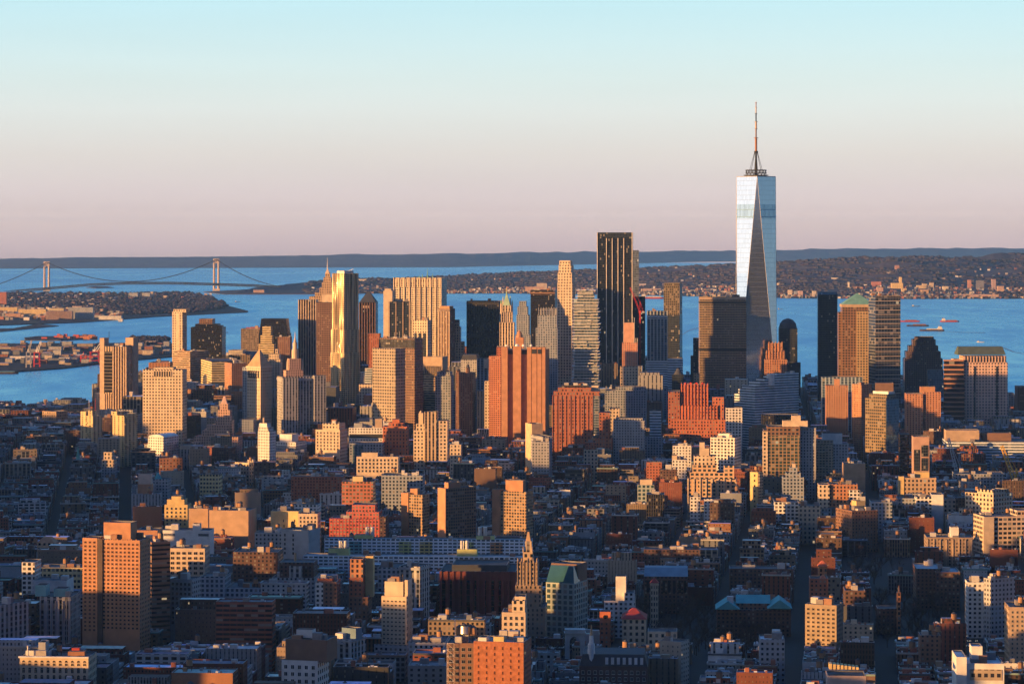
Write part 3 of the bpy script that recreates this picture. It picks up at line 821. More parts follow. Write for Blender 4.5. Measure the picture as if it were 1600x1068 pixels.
# ------------------------------------------------------------------ port cranes and sheds
def gantry(px, py, hpx, wpx, mat, boom_mat, label, up=True):
    d = dsea(py, 3.0); x = X(px, d); z = 3 + drop(x, d); s = d / F
    H = hpx * s; W = wpx * s
    root = empty('container_crane', (x, d, z), label, 'crane', 'container cranes on the port quay')
    for sx in (-1, 1):
        for y in (0, W * .8):
            m = MB(); m.bar((x + sx * W / 2, d + y, z), (x + sx * W / 2 * .9, d + y, z + H * .72), .9); m.build('leg', mat, root)
    m = MB()
    for zz in (.16, .42, .7):
        for y in (0, W * .8): m.bar((x - W / 2, d + y, z + H * zz), (x + W / 2, d + y, z + H * zz), .8)
        for sx in (-1, 1): m.bar((x + sx * W / 2, d, z + H * zz), (x + sx * W / 2, d + W * .8, z + H * zz), .8)
    for sx in (-1, 1): m.bar((x + sx * W / 2, d, z + H * .16), (x + sx * W / 2, d + W * .8, z + H * .7), .6)
    m.build('frame', mat, root)
    m = MB()
    if up: m.bar((x, d, z + H * .72), (x + W * .7, d - W * .2, z + H * 1.25), .9); m.bar((x + W * .3, d, z + H * .72), (x + W * .9, d - W * .2, z + H * 1.25), .9)
    else: m.bar((x, d - W, z + H * .74), (x, d + W * 1.6, z + H * .74), 1.2)
    m.bar((x - W * .1, d + W * .4, z + H * .72), (x + W * .1, d + W * .2, z + H * 1.02), .7)
    m.build('boom', boom_mat, root)
    m = MB(); m.box(x - W * .22, x + W * .1, d + W * .3, d + W * .7, z + H * .72, z + H * .84); m.build('machine_house', 'pale_metal', root)
gantry(147, 567, 25, 14, 'red_paint', 'pale_metal', 'bright red container crane with pale raised boom beside the tan slab tower')
gantry(130, 566.5, 17, 9, 'red_paint', 'red_paint', 'small red container crane left of the bright red one with the pale boom', up=False)
gantry(57, 573, 32, 9, 'red_paint', 'pale_metal', 'thin red container crane with grey boom, middle of the port quay')
gantry(44, 574, 34, 7, 'steel_grey', 'steel_grey', 'tall grey container crane beside the thin red one')
def far_box(name, cat, px, py, w, h, dep, col, mat='paint', roofc=(.2, .19, .19), zb=3.0, pos=None, win=None):
    if pos: x, d, z = pos
    else:
        d = dsea(py, zb); x = X(px, d); z = zb + drop(x, d)
    root = empty(name, (x, d, z))
    mb = MB(); mb.col = col
    mb.prism([(x - w / 2, d), (x + w / 2, d), (x + w / 2, d + dep), (x - w / 2, d + dep)], z - 3, z + h, 0, None, us=4, vs=4, vb=z, win=win or (.5, .5, .2)); mb.build('wall', mat, root)
    rb = MB(); rb.col = roofc; rb.face([(x - w / 2, d, z + h - .02), (x + w / 2, d, z + h - .02), (x + w / 2, d + dep, z + h - .02), (x - w / 2, d + dep, z + h - .02)]); rb.build('roof', 'roof', root)
    root['_px'] = to_px(x, d, z + h / 2)
    return root
AUTO = []
def auto(o, px, py, col, kind, feat): AUTO.append(dict(o=o, px=px, py=py, col=col, kind=kind, feat=feat))
FARC = [('cream', (.6, .5, .38)), ('white', (.7, .68, .64)), ('tan', (.45, .33, .24)), ('brick red', (.4, .17, .1)), ('brown', (.25, .16, .12)), ('grey', (.35, .36, .38))]
r2 = random.Random(5)
for i in range(92):
    while True:
        px = r2.uniform(0, 275); py = r2.uniform(538, 572)
        if py < interp([(0, 576), (100, 571), (157, 564), (215, 558), (275, 552)], px): break
    cn, c = r2.choice(FARC)
    w = r2.choice([r2.uniform(8, 24), r2.uniform(16, 46)]); h = r2.uniform(5, 13); gn = r2.choice([.55, .7, .9]); c = tuple(q * gn for q in c)
    o = far_box('warehouse', 'warehouse', px, py, w, h, r2.uniform(15, 40), c, 'far_wall', r2.choice([(.06, .065, .07), (.1, .1, .11), (.16, .17, .19), (.4, .4, .42)]), win=(.4, .35, .3))
    tag(o, None, 'warehouse', 'warehouses on the port land across the river')
    auto(o, px, py - 3, cn, 'warehouse', 'long low' if w > 38 else 'small' if w < 24 else 'low')
for i in range(30):
    px = r2.choice([r2.uniform(40, 150), r2.uniform(118, 150)]); py = r2.uniform(526, 529)
    cn, c = r2.choice([('red', (.5, .09, .06)), ('rust red', (.4, .16, .1)), ('orange', (.5, .2, .08)), ('brown', (.25, .15, .12))])
    o = far_box('container_stack', 'containers', px, py, r2.uniform(8, 22), r2.uniform(4, 10), 12, c)
    tag(o, None, 'containers', 'container stacks on the narrow pier')
    auto(o, px, py - 2, cn, 'container stack', 'low')
# bay ridge side: larger blocks as things, the small houses as one mass
for (px, py, w, h, cn, c) in [(3, 479, 40, 66, 'brick red', (.42, .16, .1)), (208, 466.5, 46, 30, 'grey', (.4, .42, .45)), (228, 466.5, 40, 30, 'grey', (.4, .42, .45)), (237, 466, 14, 34, 'cream', (.58, .46, .36)), (258, 467, 18, 18, 'cream', (.6, .5, .4)), (285, 468, 14, 16, 'brick red', (.45, .2, .14)),
        (12, 488, 80, 22, 'yellow', (.66, .5, .24)), (50, 493, 110, 26, 'yellow', (.66, .5, .24)), (88, 489, 60, 20, 'cream', (.6, .5, .3)), (92, 499, 100, 32, 'brown', (.3, .2, .16)), (126, 498, 95, 44, 'grey', (.36, .38, .4)), (172, 499, 85, 14, 'white', (.72, .7, .64)), (20, 496, 60, 16, 'orange', (.5, .3, .2)),
        (188, 501, 16, 8, 'white', (.7, .7, .7)), (211, 490.5, 60, 5, 'white', (.7, .7, .7)), (225, 490, 40, 5, 'white', (.7, .7, .7)), (120, 484, 40, 16, 'cream', (.6, .46, .34)), (165, 483, 44, 14, 'brick red', (.42, .22, .15)), (140, 478, 40, 12, 'cream', (.6, .46, .34)), (100, 481, 30, 12, 'cream', (.6, .46, .36))]:
    o = far_box('apartment_block', 'building', px, py, w, h, 30, c, 'far_wall', win=(.45, .45, .2))
    tag(o, None, 'building', 'blocks on the wooded shore across the bay')
    auto(o, px, py - h * .2, cn, 'block', 'tall' if h > 40 else 'long' if w > 70 else 'low')
mb = MB()
for i in range(900):
    px = r2.uniform(-10, 330); py = r2.uniform(460, 500)
    if py > interp([(0, 503), (190, 495), (300, 488), (330, 482)], px) or (px > 190 and 470 < py and r2.random() < .85): continue
    d = dsea(py, 3); x = X(px, d); z = 3 + drop(x, d); w = r2.uniform(8, 22); h = r2.uniform(6, 13)
    c = r2.choice(FARC)[1]; mb.col = c if r2.random() < .5 else tuple(q * .45 for q in c)
    mb.box(x - w / 2, x + w / 2, d, d + 12, z - 1, z + h)
tag(mb.build('shore_houses', 'paint'), 'scattered small houses that cover the far wooded shore', 'houses', kind='stuff')
plain('bare_wood', (.050, .039, .044), rough=1, var=.5, scale=.02)
def clumps(name, pts, label, mat='bare_wood'):
    mb = MB()
    for (x, y, z, r, h) in pts:
        n = 5; a0 = r2.uniform(0, 6)
        R0 = [(x + r * math.cos(a0 + 6.283 * i / n) * r2.uniform(.7, 1.2), y + r * math.sin(a0 + 6.283 * i / n) * r2.uniform(.7, 1.2)) for i in range(n)]
        t = (x + r2.uniform(-.2, .2) * r, y, z + h)
        for i in range(n):
            a, b = R0[i], R0[(i + 1) % n]
            zm = z + h * r2.uniform(.45, .7)
            mb.face([(*a, z - 1), (*b, z - 1), (*b, zm), (*a, zm)]); mb.face([(*a, zm), (*b, zm), t])
    tag(mb.build(name, mat), label, 'trees', kind='stuff')
pts = []
for i in range(3800):
    px = r2.uniform(-20, 352); py = r2.uniform(458.5, 498)
    if py > interp([(0, 480), (150, 485), (200, 492), (300, 489), (352, 482)], px) or py < interp([(300, 458), (330, 466), (352, 476)], px): continue
    if r2.random() < .35 and px < 190: continue
    d = dsea(py, 3); x = X(px, d); pts.append((x, d, 3 + drop(x, d), r2.uniform(9, 20), r2.uniform(9, 19)))
clumps('shore_woods', pts, 'bare brown woods on the far shore below the bridge')
pts = []
for i in range(7000):
    px = r2.uniform(480, 1620); t = r2.uniform(.02, .66) ** 1.0
    x, d, z = hill_z(px, t)
    if fbm(x * .0012, d * .0012, 3) + .25 * t * 2 < -.05: continue
    pts.append((x + r2.uniform(-10, 10), d, z - 2, r2.uniform(10, 26), r2.uniform(8, 17)))
clumps('hillside_woods', pts, 'bare brown woods over the hills across the bay')
pts = []
for i in range(240):
    px = r2.uniform(205, 262); py = r2.uniform(529, 540)
    d = dsea(py, 3); x = X(px, d); pts.append((x, d, 3 + drop(x, d), r2.uniform(6, 12), r2.uniform(8, 14)))
clumps('island_woods', pts, 'bare trees on the low island beside the tan slab tower')
# houses on the hills: the larger ones as things, the small ones as one mass
for (px, py, w, h, cn, c) in [(675, 455, 28, 44, 'orange', (.5, .3, .22)), (683, 456, 40, 22, 'pink', (.5, .34, .28)), (838, 455, 110, 26, 'orange', (.55, .34, .22)), (848, 452, 60, 34, 'cream', (.6, .48, .36)), (1020, 455, 100, 14, 'pink', (.5, .36, .3)), (1007, 449, 50, 24, 'grey', (.5, .44, .42)),
        (1238, 460, 22, 26, 'cream', (.62, .52, .42)), (1256, 462, 24, 30, 'pink', (.52, .36, .32)), (1274, 463, 20, 30, 'cream', (.62, .54, .44)), (1246, 461, 30, 20, 'grey', (.3, .33, .38)), (1331, 452, 8, 36, 'white', (.7, .62, .5)), (1370, 448, 52, 28, 'brick red', (.48, .2, .14)), (1375, 456, 36, 22, 'pink', (.52, .34, .27)),
        (1404, 452, 64, 30, 'yellow', (.72, .54, .24)), (1410, 448, 14, 52, 'yellow', (.72, .54, .24)), (1418, 454, 28, 18, 'yellow', (.68, .52, .28)), (1440, 449, 50, 18, 'yellow', (.62, .48, .26)), (1450, 451, 26, 26, 'cream', (.62, .5, .34)), (1457, 449, 22, 22, 'cream', (.6, .48, .34)), (1449, 459, 40, 20, 'orange', (.56, .38, .24)), (1479, 456, 30, 24, 'cream', (.62, .54, .42)),
        (1520, 451, 18, 52, 'brick red', (.5, .25, .18)), (1532, 451, 42, 48, 'grey', (.22, .22, .26)), (1541, 444, 22, 12, 'tan', (.5, .38, .3)), (1557, 451, 22, 56, 'pink', (.46, .32, .3)), (1567, 459, 34, 38, 'tan', (.52, .36, .27)), (1406, 419, 26, 26, 'brick red', (.42, .24, .2)), (1333, 408, 8, 16, 'white', (.66, .56, .52)),
        (1530, 463, 230, 14, 'pink', (.54, .38, .3)), (1510, 464.5, 130, 8, 'pink', (.5, .34, .28)), (1398, 464, 70, 8, 'tan', (.42, .32, .28)), (1477, 440, 40, 12, 'cream', (.6, .48, .34)), (1338, 426, 60, 8, 'pink', (.5, .4, .36)), (1395, 429, 40, 9, 'tan', (.5, .42, .36)), (1310, 433, 40, 10, 'cream', (.6, .54, .48)), (620, 455, 40, 9, 'cream', (.55, .45, .38)), (405, 457, 60, 16, 'pink', (.5, .34, .27)), (570, 439, 60, 12, 'white', (.66, .6, .5)), (740, 450, 30, 12, 'cream', (.55, .46, .4)), (895, 455, 60, 18, 'cream', (.58, .46, .36))]:
    # find the hill point that shows at this row
    best = None
    for t in range(0, 60):
        p = hill_z(px, t / 100); e = abs(to_px(*p)[1] - py)
        if best is None or e < best[0]: best = (e, p)
    p = best[1] if px > 380 else None
    o = far_box('hillside_building', 'building', px, 458.3, w, h, 20, c, 'far_wall', pos=p, win=(.4, .4, .2))
    tag(o, None, 'building', 'larger buildings on the hills across the bay')
    auto(o, px, py - h * .13, cn, 'block', 'tall' if h > 35 else 'long' if w > 80 else 'small')
mb = MB()
for i in range(2600):
    px = r2.uniform(490, 1610); t = abs(r2.gauss(0, .17)) + .005
    if t > .6: continue
    if px < 1000 and r2.random() < .3: continue
    x, d, z = hill_z(px, t)
    if t > .1 and fbm(x * .0012, d * .0012, 3) > .07: continue
    w = r2.uniform(7, 17); h = r2.uniform(6, 12)
    c = r2.choice(FARC)[1]; mb.col = c if r2.random() < .45 else tuple(q * .5 for q in c)
    x += r2.uniform(-9, 9)
    mb.box(x - w / 2, x + w / 2, d, d + 10, z - 2, z + h)
tag(mb.build('hillside_houses', 'paint'), 'hundreds of tiny houses scattered over the wooded hills', 'houses', kind='stuff')

# ------------------------------------------------------------------ downtown towers (far to near)
TW = 'office_tower'
def T(label, d, xs, yt, mat, cat='tower', name=TW, **k): return Bld(name, label, cat, d, xs, yt, mat, **k)

# --- left of the old bridge approach
b = T('tall tan slab tower with vertical ribs and a dark louvred panel by the river', 4270, (157, 198, 215), 541, 'tan_ribs', k=.8)
b.tier('stair_tower', -.02, .15, -.02, .4, 528, 'p_tan', z0=0)
b.tier('stair_tower', .72, 1.02, .55, 1.02, 527, 'p_tan', z0=0)
b.solid('louvre_panel', .15, .48, -.03, 0, b.zat(613), b.zat(549), 'louvre_bands')
facade('louvre_bands', (.10, .085, .07), 50, 5.2, 1, .6, glass=(.01, .01, .01), blind=0, lit=0)
for u in (.5, .6, .7, .8, .9, .985): b.solid('pilaster', u - .022, u + .022, -.05, 0, 0, b.zat(541), 'p_tan')
for u in (.17, .25, .33, .41): b.solid('pilaster', u - .02, u + .02, -.045, 0, 0, b.zat(615), 'p_tan')
b.clutter(3); b.pole('mast', .2, .3, b.zat(528), b.zat(518), .4, 'black_metal')
b = T('wide cream office tower with a slotted crown in front of the slim cream one', 4000, (223, 285, 292), 577, 'cream', k=.5)
b.solid('colonnade', .27, .73, -.02, 0, b.zat(588), b.zat(580), 'louvre'); b.tier('penthouse', .25, .75, .2, .8, 574)
for i in range(8): b.solid('pier', .27 + i * .062, .29 + i * .062, -.035, -.02, b.zat(588), b.zat(580), 'p_cream')
b = T('slim bright cream tower with a ribbed crown over the river', 4950, (269, 285, 292), 487, 'cream_grid', k=1)
b.tpx('crown', 271, 291, 483, .1, .9); b.solid('blank_panel', .38, .75, -.03, 0, b.zat(560), b.zat(489), 'p_cream')
b = T('black glass tower with a stepped top behind the slim cream tower', 4880, (298, 347), 511, 'black', D=40)
b.tpx('setback', 305, 340, 506, .1, .9); b.tpx('crown', 311, 332, 498, .2, .9, 'brown_grid'); b.tpx('corner_step', 339, 347, 508, 0, .4)
b = T('banded tan office block with a black flank right of the slim cream tower', 4700, (270, 297, 326), 548, 'tan_bands', k=1)
b.clutter(3)
b = T('bright yellow banded office block with a long dark flank', 4550, (314, 331, 380), 564, 'yellow_bands', k=2.2); b.clutter(4)
b = T('narrow orange front with round headed windows beside the yellow banded block', 4420, (351, 362, 385), 567, 'brick_orange', k=1.6); b.clutter(2)
b = T('squat dark brown block below the narrow orange front', 4330, (334, 361), 617, 'brown_bands', D=25)
b = T('orange brick block between the dark brown block and the pyramid topped tower', 4380, (361, 379, 383), 611, 'brick_orange', k=.8); b.clutter(2)
b = T('orange banded block at the foot of the banded tan office block', 4450, (291, 311, 319), 608, 'brick_orange', k=.8)
b = T('small dark block tucked behind the orange banded block', 4470, (318, 331), 622, 'dark_bands', D=20)
b = T('bright cream pier shed at the water behind the yellow banded block', 5150, (357, 379), 547, 'cream_bands', D=40, cat='pier shed', name='pier_shed')
b = T('pale blue low pier shed beside the cream one', 5180, (379, 402), 549, 'blue_bands', D=40, cat='pier shed', name='pier_shed')
b = T('cream courthouse tower with a gilded pyramid roof', 4050, (386, 407, 425), 573, 'cream', k=.9, cat='courthouse', name='courthouse_tower')
b.pyr('pyramid_roof', -.02, 1.02, -.02, 1.02, b.tops[0][4] - .4, b.zat(546, .5), 'gold_tan', .05)
plain('gold_tan', (.46, .30, .17))
b.pole('finial', .5, .5, b.zat(547, .5), b.zat(536, .5), 1.0, 'gold_leaf', .2)
b.solid('cornice', -.05, 1.05, -.05, 1.05, b.zat(575), b.zat(572), 'p_cream')
for i in range(5): b.solid('window_bay', .12 + .17 * i, .2 + .17 * i, -.03, 0, b.zat(590), b.zat(579), 'louvre')
b.tpx('wing', 379, 392, 574, .3, .95, 'greyblue', z0=0)
b.block('base', -.3, 1.0, -.35, -.02, 655, 'greyblue', z0=0)
b = T('dark slant topped tower with lit stepped bands in front', 4900, (404, 450), 521, 'black', D=40)
b.pyr('crown', 0.02, .98, 0, 1, b.tops[0][4] - 1, b.zat(498), 'black', (.88, .8))
b = T('pale banded stepped block in front of the dark slant topped tower', 4820, (404, 428), 537, 'yellow_bands', D=26)
b.tpx('setback', 407, 425, 523, .1, .95); b.tpx('setback', 410, 423, 509, .2, .95)
b = T('plain brown brick tower left of the ribbed tan one', 4800, (434, 453), 526, 'brick_brown', D=25); b.clutter(2)
b = T('bright cream stepped little tower below the pale banded block', 4640, (417, 438), 561, 'cream', D=25)
b.tpx('setback', 420, 436, 553, .1, .9); b.tpx('crown', 430, 434, 545, .3, .7)

# --- city hall area
b = T('grey columned municipal block carrying a tall ornate wedding cake tower', 4000, (433, 441, 507), 588, 'grey_cols', k=.5, front='r', cat='civic building', name='municipal_building', roof=(.16, .22, .24))
b.solid('cornice', -.01, 1.01, -.04, 1.02, b.zat(594), b.zat(591), 'p_grey')
for u in (.1, .16, .22, .28, .42, .49, .56, .63): b.solid('column', u - .012, u + .012, -.05, 0, b.zat(610), b.zat(595), 'p_grey')
b.block('wing', -.02, .34, -.3, 0, 590, 'grey_cols', z0=0); b.block('wing', .72, 1.0, -.3, 0, 587, 'grey_cols', z0=0, roofc=(.1, .3, .36))
b.tpx('tower_base', 447, 474, 578, .25, .75, 'pink_deco')
b.tpx('tower', 452, 470, 560, .3, .7, 'pink_deco')
def drum(b, name, px, y0, y1, rpx, mat, r1=None, v=.5, n=12):
    u = b.u(px, v); p = b.pt(u, v); s = p[1] / F
    m = MB(); m.cyl(p[0], p[1], rpx * s, (rpx if r1 is None else r1) * s, Z(y0, p[1]), Z(y1, p[1]), n)
    return m.build(name, mat, b.root)
drum(b, 'drum', 461, 560, 546, 5.2, 'p_cream'); drum(b, 'drum', 461, 546, 535, 3.6, 'p_cream'); drum(b, 'lantern', 461, 535, 528, 2.4, 'p_cream', 1.2); drum(b, 'statue', 461, 528, 518, .8, 'gold_leaf', .2)
for px in (449.5, 455, 467, 472): drum(b, 'turret', px, 579, 566, 1.9, 'p_cream', 1.5); drum(b, 'turret_cap', px, 566, 559, 1.6, 'p_cream', .1)
b = T('tan tower with strong vertical ribs left of the spired tower', 4950, (466, 494), 468, 'tan_ribs', D=30)
for i in range(8): b.solid('pier', i / 7 * .96 + .0, i / 7 * .96 + .04, -.06, 0, 0, b.zat(468), 'p_cream')
b = T('very dark tower with a greenish top beside the wavy steel tower', 4800, (494, 519), 472, 'brown_grid', D=30)
b.tpx('crown', 503, 519, 460, .1, .9, 'p_cream'); b.clutter(2)
b = T('slender tan tower stepping up to a needle spire', 5200, (483, 521), 463, 'tan', D=45, cat='tower')
for x0, x1, y in ((492, 520, 457), (499, 519, 450), (503, 518, 441), (505.5, 517, 433), (508, 515.5, 426)):
    q = (463 - y) / 80; b.tpx('setback', x0, x1, y, .1 + q * .7, .9 - q * .7, z0=b.tops[-1][4] - 3)
b.pyr('crown', b.u(508.5, .5), b.u(515, .5), .4, .6, b.tops[-1][4] - 1, b.zat(420, .5), 'p_cream', .2)
drum(b, 'spire', 511.7, 421, 402, .8, 'pale_metal', .12)

# wavy steel tower
def wavy():
    d = 4500
    b = T('tallest rippling steel apartment tower, bright gold on its left face', d, (518, 537, 561), 551, 'steel', k=1.1, cat='apartment tower', name='apartment_tower', part='podium')
    def skin(u0, u1, v0, v1, z0, z1, nm, ph):
        poly = b.quadpts(u0, u1, v0, v1); mb = MB()
        rows = max(4, int((z1 - z0) / 3.0)); cx = sum(p[0] for p in poly) / 4; cy_ = sum(p[1] for p in poly) / 4
        for i in range(4):
            a, c = poly[i], poly[(i + 1) % 4]; n = 18
            Lx = math.dist(a, c); t = ((c[0] - a[0]) / Lx, (c[1] - a[1]) / Lx); nr = (t[1], -t[0])
            g = []
            for j in range(n + 1):
                colm = []
                for r in range(rows + 1):
                    z = z0 + (z1 - z0) * r / rows
                    e = math.sin(math.pi * min(1, j / n)) ** .4 * (1.5 * math.sin(j * 1.55 + ph + i + 1.8 * math.sin(z * .021 + j * .35)) + .7 * math.sin(z * .045 + j * 2.1))
                    if j in (0, n): e = 0
                    colm.append((a[0] + t[0] * Lx * j / n + nr[0] * e, a[1] + t[1] * Lx * j / n + nr[1] * e, z))
                g.append(colm)
            for j in range(n):
                for r in range(rows):
                    u_ = Lx / n
                    mb.face([g[j][r], g[j + 1][r], g[j + 1][r + 1], g[j][r + 1]], 0, [(j * u_, g[j][r][2]), ((j + 1) * u_, g[j][r][2]), ((j + 1) * u_, g[j][r + 1][2]), (j * u_, g[j][r + 1][2])])
        mb.face([(*p, z1 - .5) for p in poly], 0)
        mb.build(nm, 'steel', b.root)
    z = b.zat
    skin(-.03, 1.03, -.05, 1.03, 0, z(551), 'wall', 0)
    skin(-.02, 1.0, -.03, 1.0, z(551), z(515), 'wall', 1.1)
    skin(0.02, .97, 0, .97, z(515), z(427), 'wall', 2.3)
    b.block('penthouse', .2, .8, .2, .8, 423, 'pale_metal', z0=z(427) - 1)
    m = MB()
    q = b.pt(.55, .3); m.bar((q[0], q[1], z(423)), (q[0] + 8, q[1], z(420)), .6); m.build('crane_arm', 'pale_metal', b.root)
wavy()
b = T('grey brick block at the foot of the wavy steel tower', 4350, (506, 531, 545), 638, 'greyblue', k=.9); b.clutter(2)
b = T('cream brick block right of the grey one under the wavy tower', 4300, (561, 582), 600, 'cream', D=30)
b = T('dark ribbed tower with a dark pyramid roof right of the wavy steel tower', 5100, (561, 587), 472, 'dark_ribs', D=38)
b.pyr('pyramid_roof', 0, 1, 0, 1, b.tops[0][4] - .5, b.zat(455, .5), 'slate', .12); b.block('crown', .15, .6, -.03, 0, 477, 'p_tan', z0=b.zat(481))
for i in range(7): b.solid('pier', i / 6 * .94, i / 6 * .94 + .05, -.05, 0, 0, b.zat(473), 'p_brown')
b = T('red brick topped dark block squeezed before the dark pyramid roofed tower', 4600, (576, 593), 521, 'brick_red', D=22); b.tpx('setback', 570, 581, 575, -.4, -.01, 'blue_bands', z0=0)
b = T('broad pale slab tower with bright vertical columns and a green mast', 4850, (615, 690, 698), 434, 'chase', k=.4, roof=(.3, .3, .3))
for i in range(10): b.solid('column', i / 9 * .985, i / 9 * .985 + .016, -.055, 0, 0, b.zat(433.5), 'p_cream')
b.solid('crown_band', 0, 1, -.02, 0, b.zat(448), b.zat(435.5), 'cream_ribs')
for x, y in ((668, 419), (660, 428), (676, 427), (655, 430)): drum(b, 'mast', x, 434, y, .9, 'copper', .25)
b = T('tower with a narrow cream side and a dark gridded glass front', 4700, (599, 613), 454, 'p_cream', D=34)
b.tpx('penthouse', 601, 611, 451, .2, .8)
b.block('glass_front', b.u(607.5, -.1), b.u(640, -.1), -.12, .9, 471, 'dark_glass', z0=0); b.clutter(3, top=2)
for x in (607.8, 618, 629, 639): b.solid('mullion', b.u(x, -.14), b.u(x + 1.2, -.14), -.15, -.12, 0, b.zat(471), 'p_tan')
b = T('checkered white windowed office slab before the ribbed brown slab', 3960, (582, 618, 633), 544, 'checker', k=.6, parapet=.5)
b = T('ribbed brown office slab with a blank dark flank and roof antennas', 4060, (592, 648, 661), 528, 'brown_grid', k=.42)
b.clutter(5); b.solid('crown_band', 0, 1, -.02, 0, b.zat(543), b.zat(530), 'dark_ribs')
for i in range(6): b.pole('antenna', .2 + .14 * i, .4, b.tops[0][4], b.tops[0][4] + 6 + 2 * (i % 3), .25, 'pale_metal')
b = T('cream tower with dark bays left of the brown striped one', 4520, (644, 668, 674), 500, 'cream', k=.6)
for i in range(3): b.solid('window_bay', .12 + .3 * i, .3 + .3 * i, -.03, 0, 30, b.zat(520), 'dark_glass')
b.clutter(2)
b = T('brown striped tower with an orange capped top left of the black box', 4700, (685, 703, 711), 482, 'brown_bands', k=.8)
b.tpx('crown', 687, 702, 478, .1, .9, 'p_orange'); 
for i in range(5): b.solid('pier', i / 4 * .93, i / 4 * .93 + .07, -.05, 0, 0, b.zat(486), 'p_tan')
b = T('orange courthouse tower with a colonnaded top right of the ribbed brown slab', 4180, (662, 690, 698), 577, 'tan_bands', k=.8, cat='courthouse')
b.tpx('attic', 660.5, 691, 557, -.05, 1.05, 'p_tan')
b.solid('colonnade', .05, .95, -.09, -.05, b.zat(583), b.zat(572), 'louvre')
for i in range(9): b.solid('column', .05 + i * .11, .075 + i * .11, -.12, -.09, b.zat(584), b.zat(571), 'p_tan')
b = T('shaded grey stepped office block right of the orange courthouse tower', 4080, (680, 704), 587, 'greyblue', D=30, phi=8)
b.tpx('setback', 683, 703, 581, .15, .9)
b = T('small orange deco tower stepping up beside the brown striped tower', 4720, (704, 724), 534, 'tan', D=30)
b.tpx('setback', 705, 719, 511, .1, .9); b.tpx('setback', 706, 717, 503, .2, .9); b.tpx('crown', 705, 717, 499.5, .3, .9, 'brick_brown')
b = T('big plain black box tower', 4760, (729, 780, 785), 470, 'black', k=.6, roof=(.03, .03, .03)); b.clutter(2); b.solid('mechanical_floor', -.004, 1.004, -.012, 1.004, b.zat(476), b.zat(472), 'louvre'); b.solid('mechanical_floor', -.004, 1.004, -.012, 1.004, b.zat(528), b.zat(524), 'louvre')

for i in range(14): b.solid('mullion', i / 13 * .985, i / 13 * .985 + .012, -.02, 0, 0, b.zat(470), 'black_metal')
# green gothic tower
b = T('cream gothic tower with a green pyramid spire', 4350, (777, 805), 541, 'cream_ribs', D=30, cat='gothic tower', name='gothic_tower')
b.tpx('tower', 780.5, 803, 504, .1, .9); b.tpx('tower', 783, 800.5, 488, .18, .82); b.tpx('crown', 785, 798.5, 477, .26, .74)
for i in range(6):
    for (x0, x1, y0, y1, v) in ((777, 805, 700, 540, -.03), (780.5, 803, 541, 503, .08), (783, 800.5, 504, 487, .165)):
        x = x0 + (x1 - x0 - .9) * i / 5; b.solid('buttress', b.u(x, v), b.u(x + 1.0, v), v - .02, v + .02, max(0, b.zat(y0)), b.zat(y1), 'p_cream')
b.pyr('spire', b.u(785.3, .5), b.u(797.9, .5), .28, .72, b.tops[-1][4] - 1, b.zat(460, .5), 'copper_pale', .16)
plain('copper_pale', (.32, .46, .32))
drum(b, 'lantern', 791.6, 461, 455, 1.2, 'copper_pale', 1.0); drum(b, 'finial', 791.6, 455, 447, .8, 'gold_leaf', .1)
for x in (783, 800.3): drum(b, 'turret', x, 490, 474, 1.3, 'p_cream', 1.0); drum(b, 'turret_cap', x, 474, 468, 1.3, 'copper_pale', .1)
for x in (786, 797.5): drum(b, 'turret', x, 478, 466, 1.0, 'p_cream', .7); drum(b, 'turret_cap', x, 466, 461, .8, 'copper_pale', .1)
b = T('blue grey deco tower with a narrow top right of the gothic tower', 4720, (805, 829), 523, 'greyblue', D=30)
b.tpx('setback', 807, 827, 492, .1, .9); b.tpx('setback', 808.5, 824.5, 479, .15, .85); b.tpx('crown', 811, 822, 470.5, .25, .8)
b = T('small domed orange tower peeping between the gothic tower and blue grey one', 4520, (805, 818), 527, 'p_orange', D=18, res=False)
drum(b, 'dome', 811.5, 527, 519, 5.5, 'p_orange', 3.2); drum(b, 'dome', 811.5, 519, 515, 3.2, 'p_orange', .2)
b = T('black box tower behind the pale ribbed grey tower', 4920, (829, 867, 871), 453, 'black', k=.7, roof=(.05, .05, .05)); b.clutter(4); b.solid('mechanical_floor', -.004, 1.004, -.012, 1.004, b.zat(460), b.zat(455), 'brown_bands')
b = T('pale ribbed grey tower standing before the black box tower', 4335, (837, 871), 512, 'greyblue', D=32)
b.tpx('setback', 840, 870, 492, .08, .92); b.tpx('crown', 841, 870, 482, .14, .9, 'grey_cols')
for i in range(8): b.solid('pier', b.u(841, .12) + (b.u(869.5, .12) - b.u(841, .12)) * i / 7, b.u(841, .12) + (b.u(869.5, .12) - b.u(841, .12)) * i / 7 + .02, .11, .14, b.zat(500), b.zat(480), 'p_grey')
b = T('tall slender cream tower with stepped top beside the stacked glass tower', 4400, (871, 894, 899), 442, 'cream_grid', k=.8)
b.tpx('setback', 871.5, 893.5, 426, .06, .94); b.tpx('setback', 873, 892.5, 414, .12, .9); b.tpx('crown', 874, 891, 407, .2, .85)
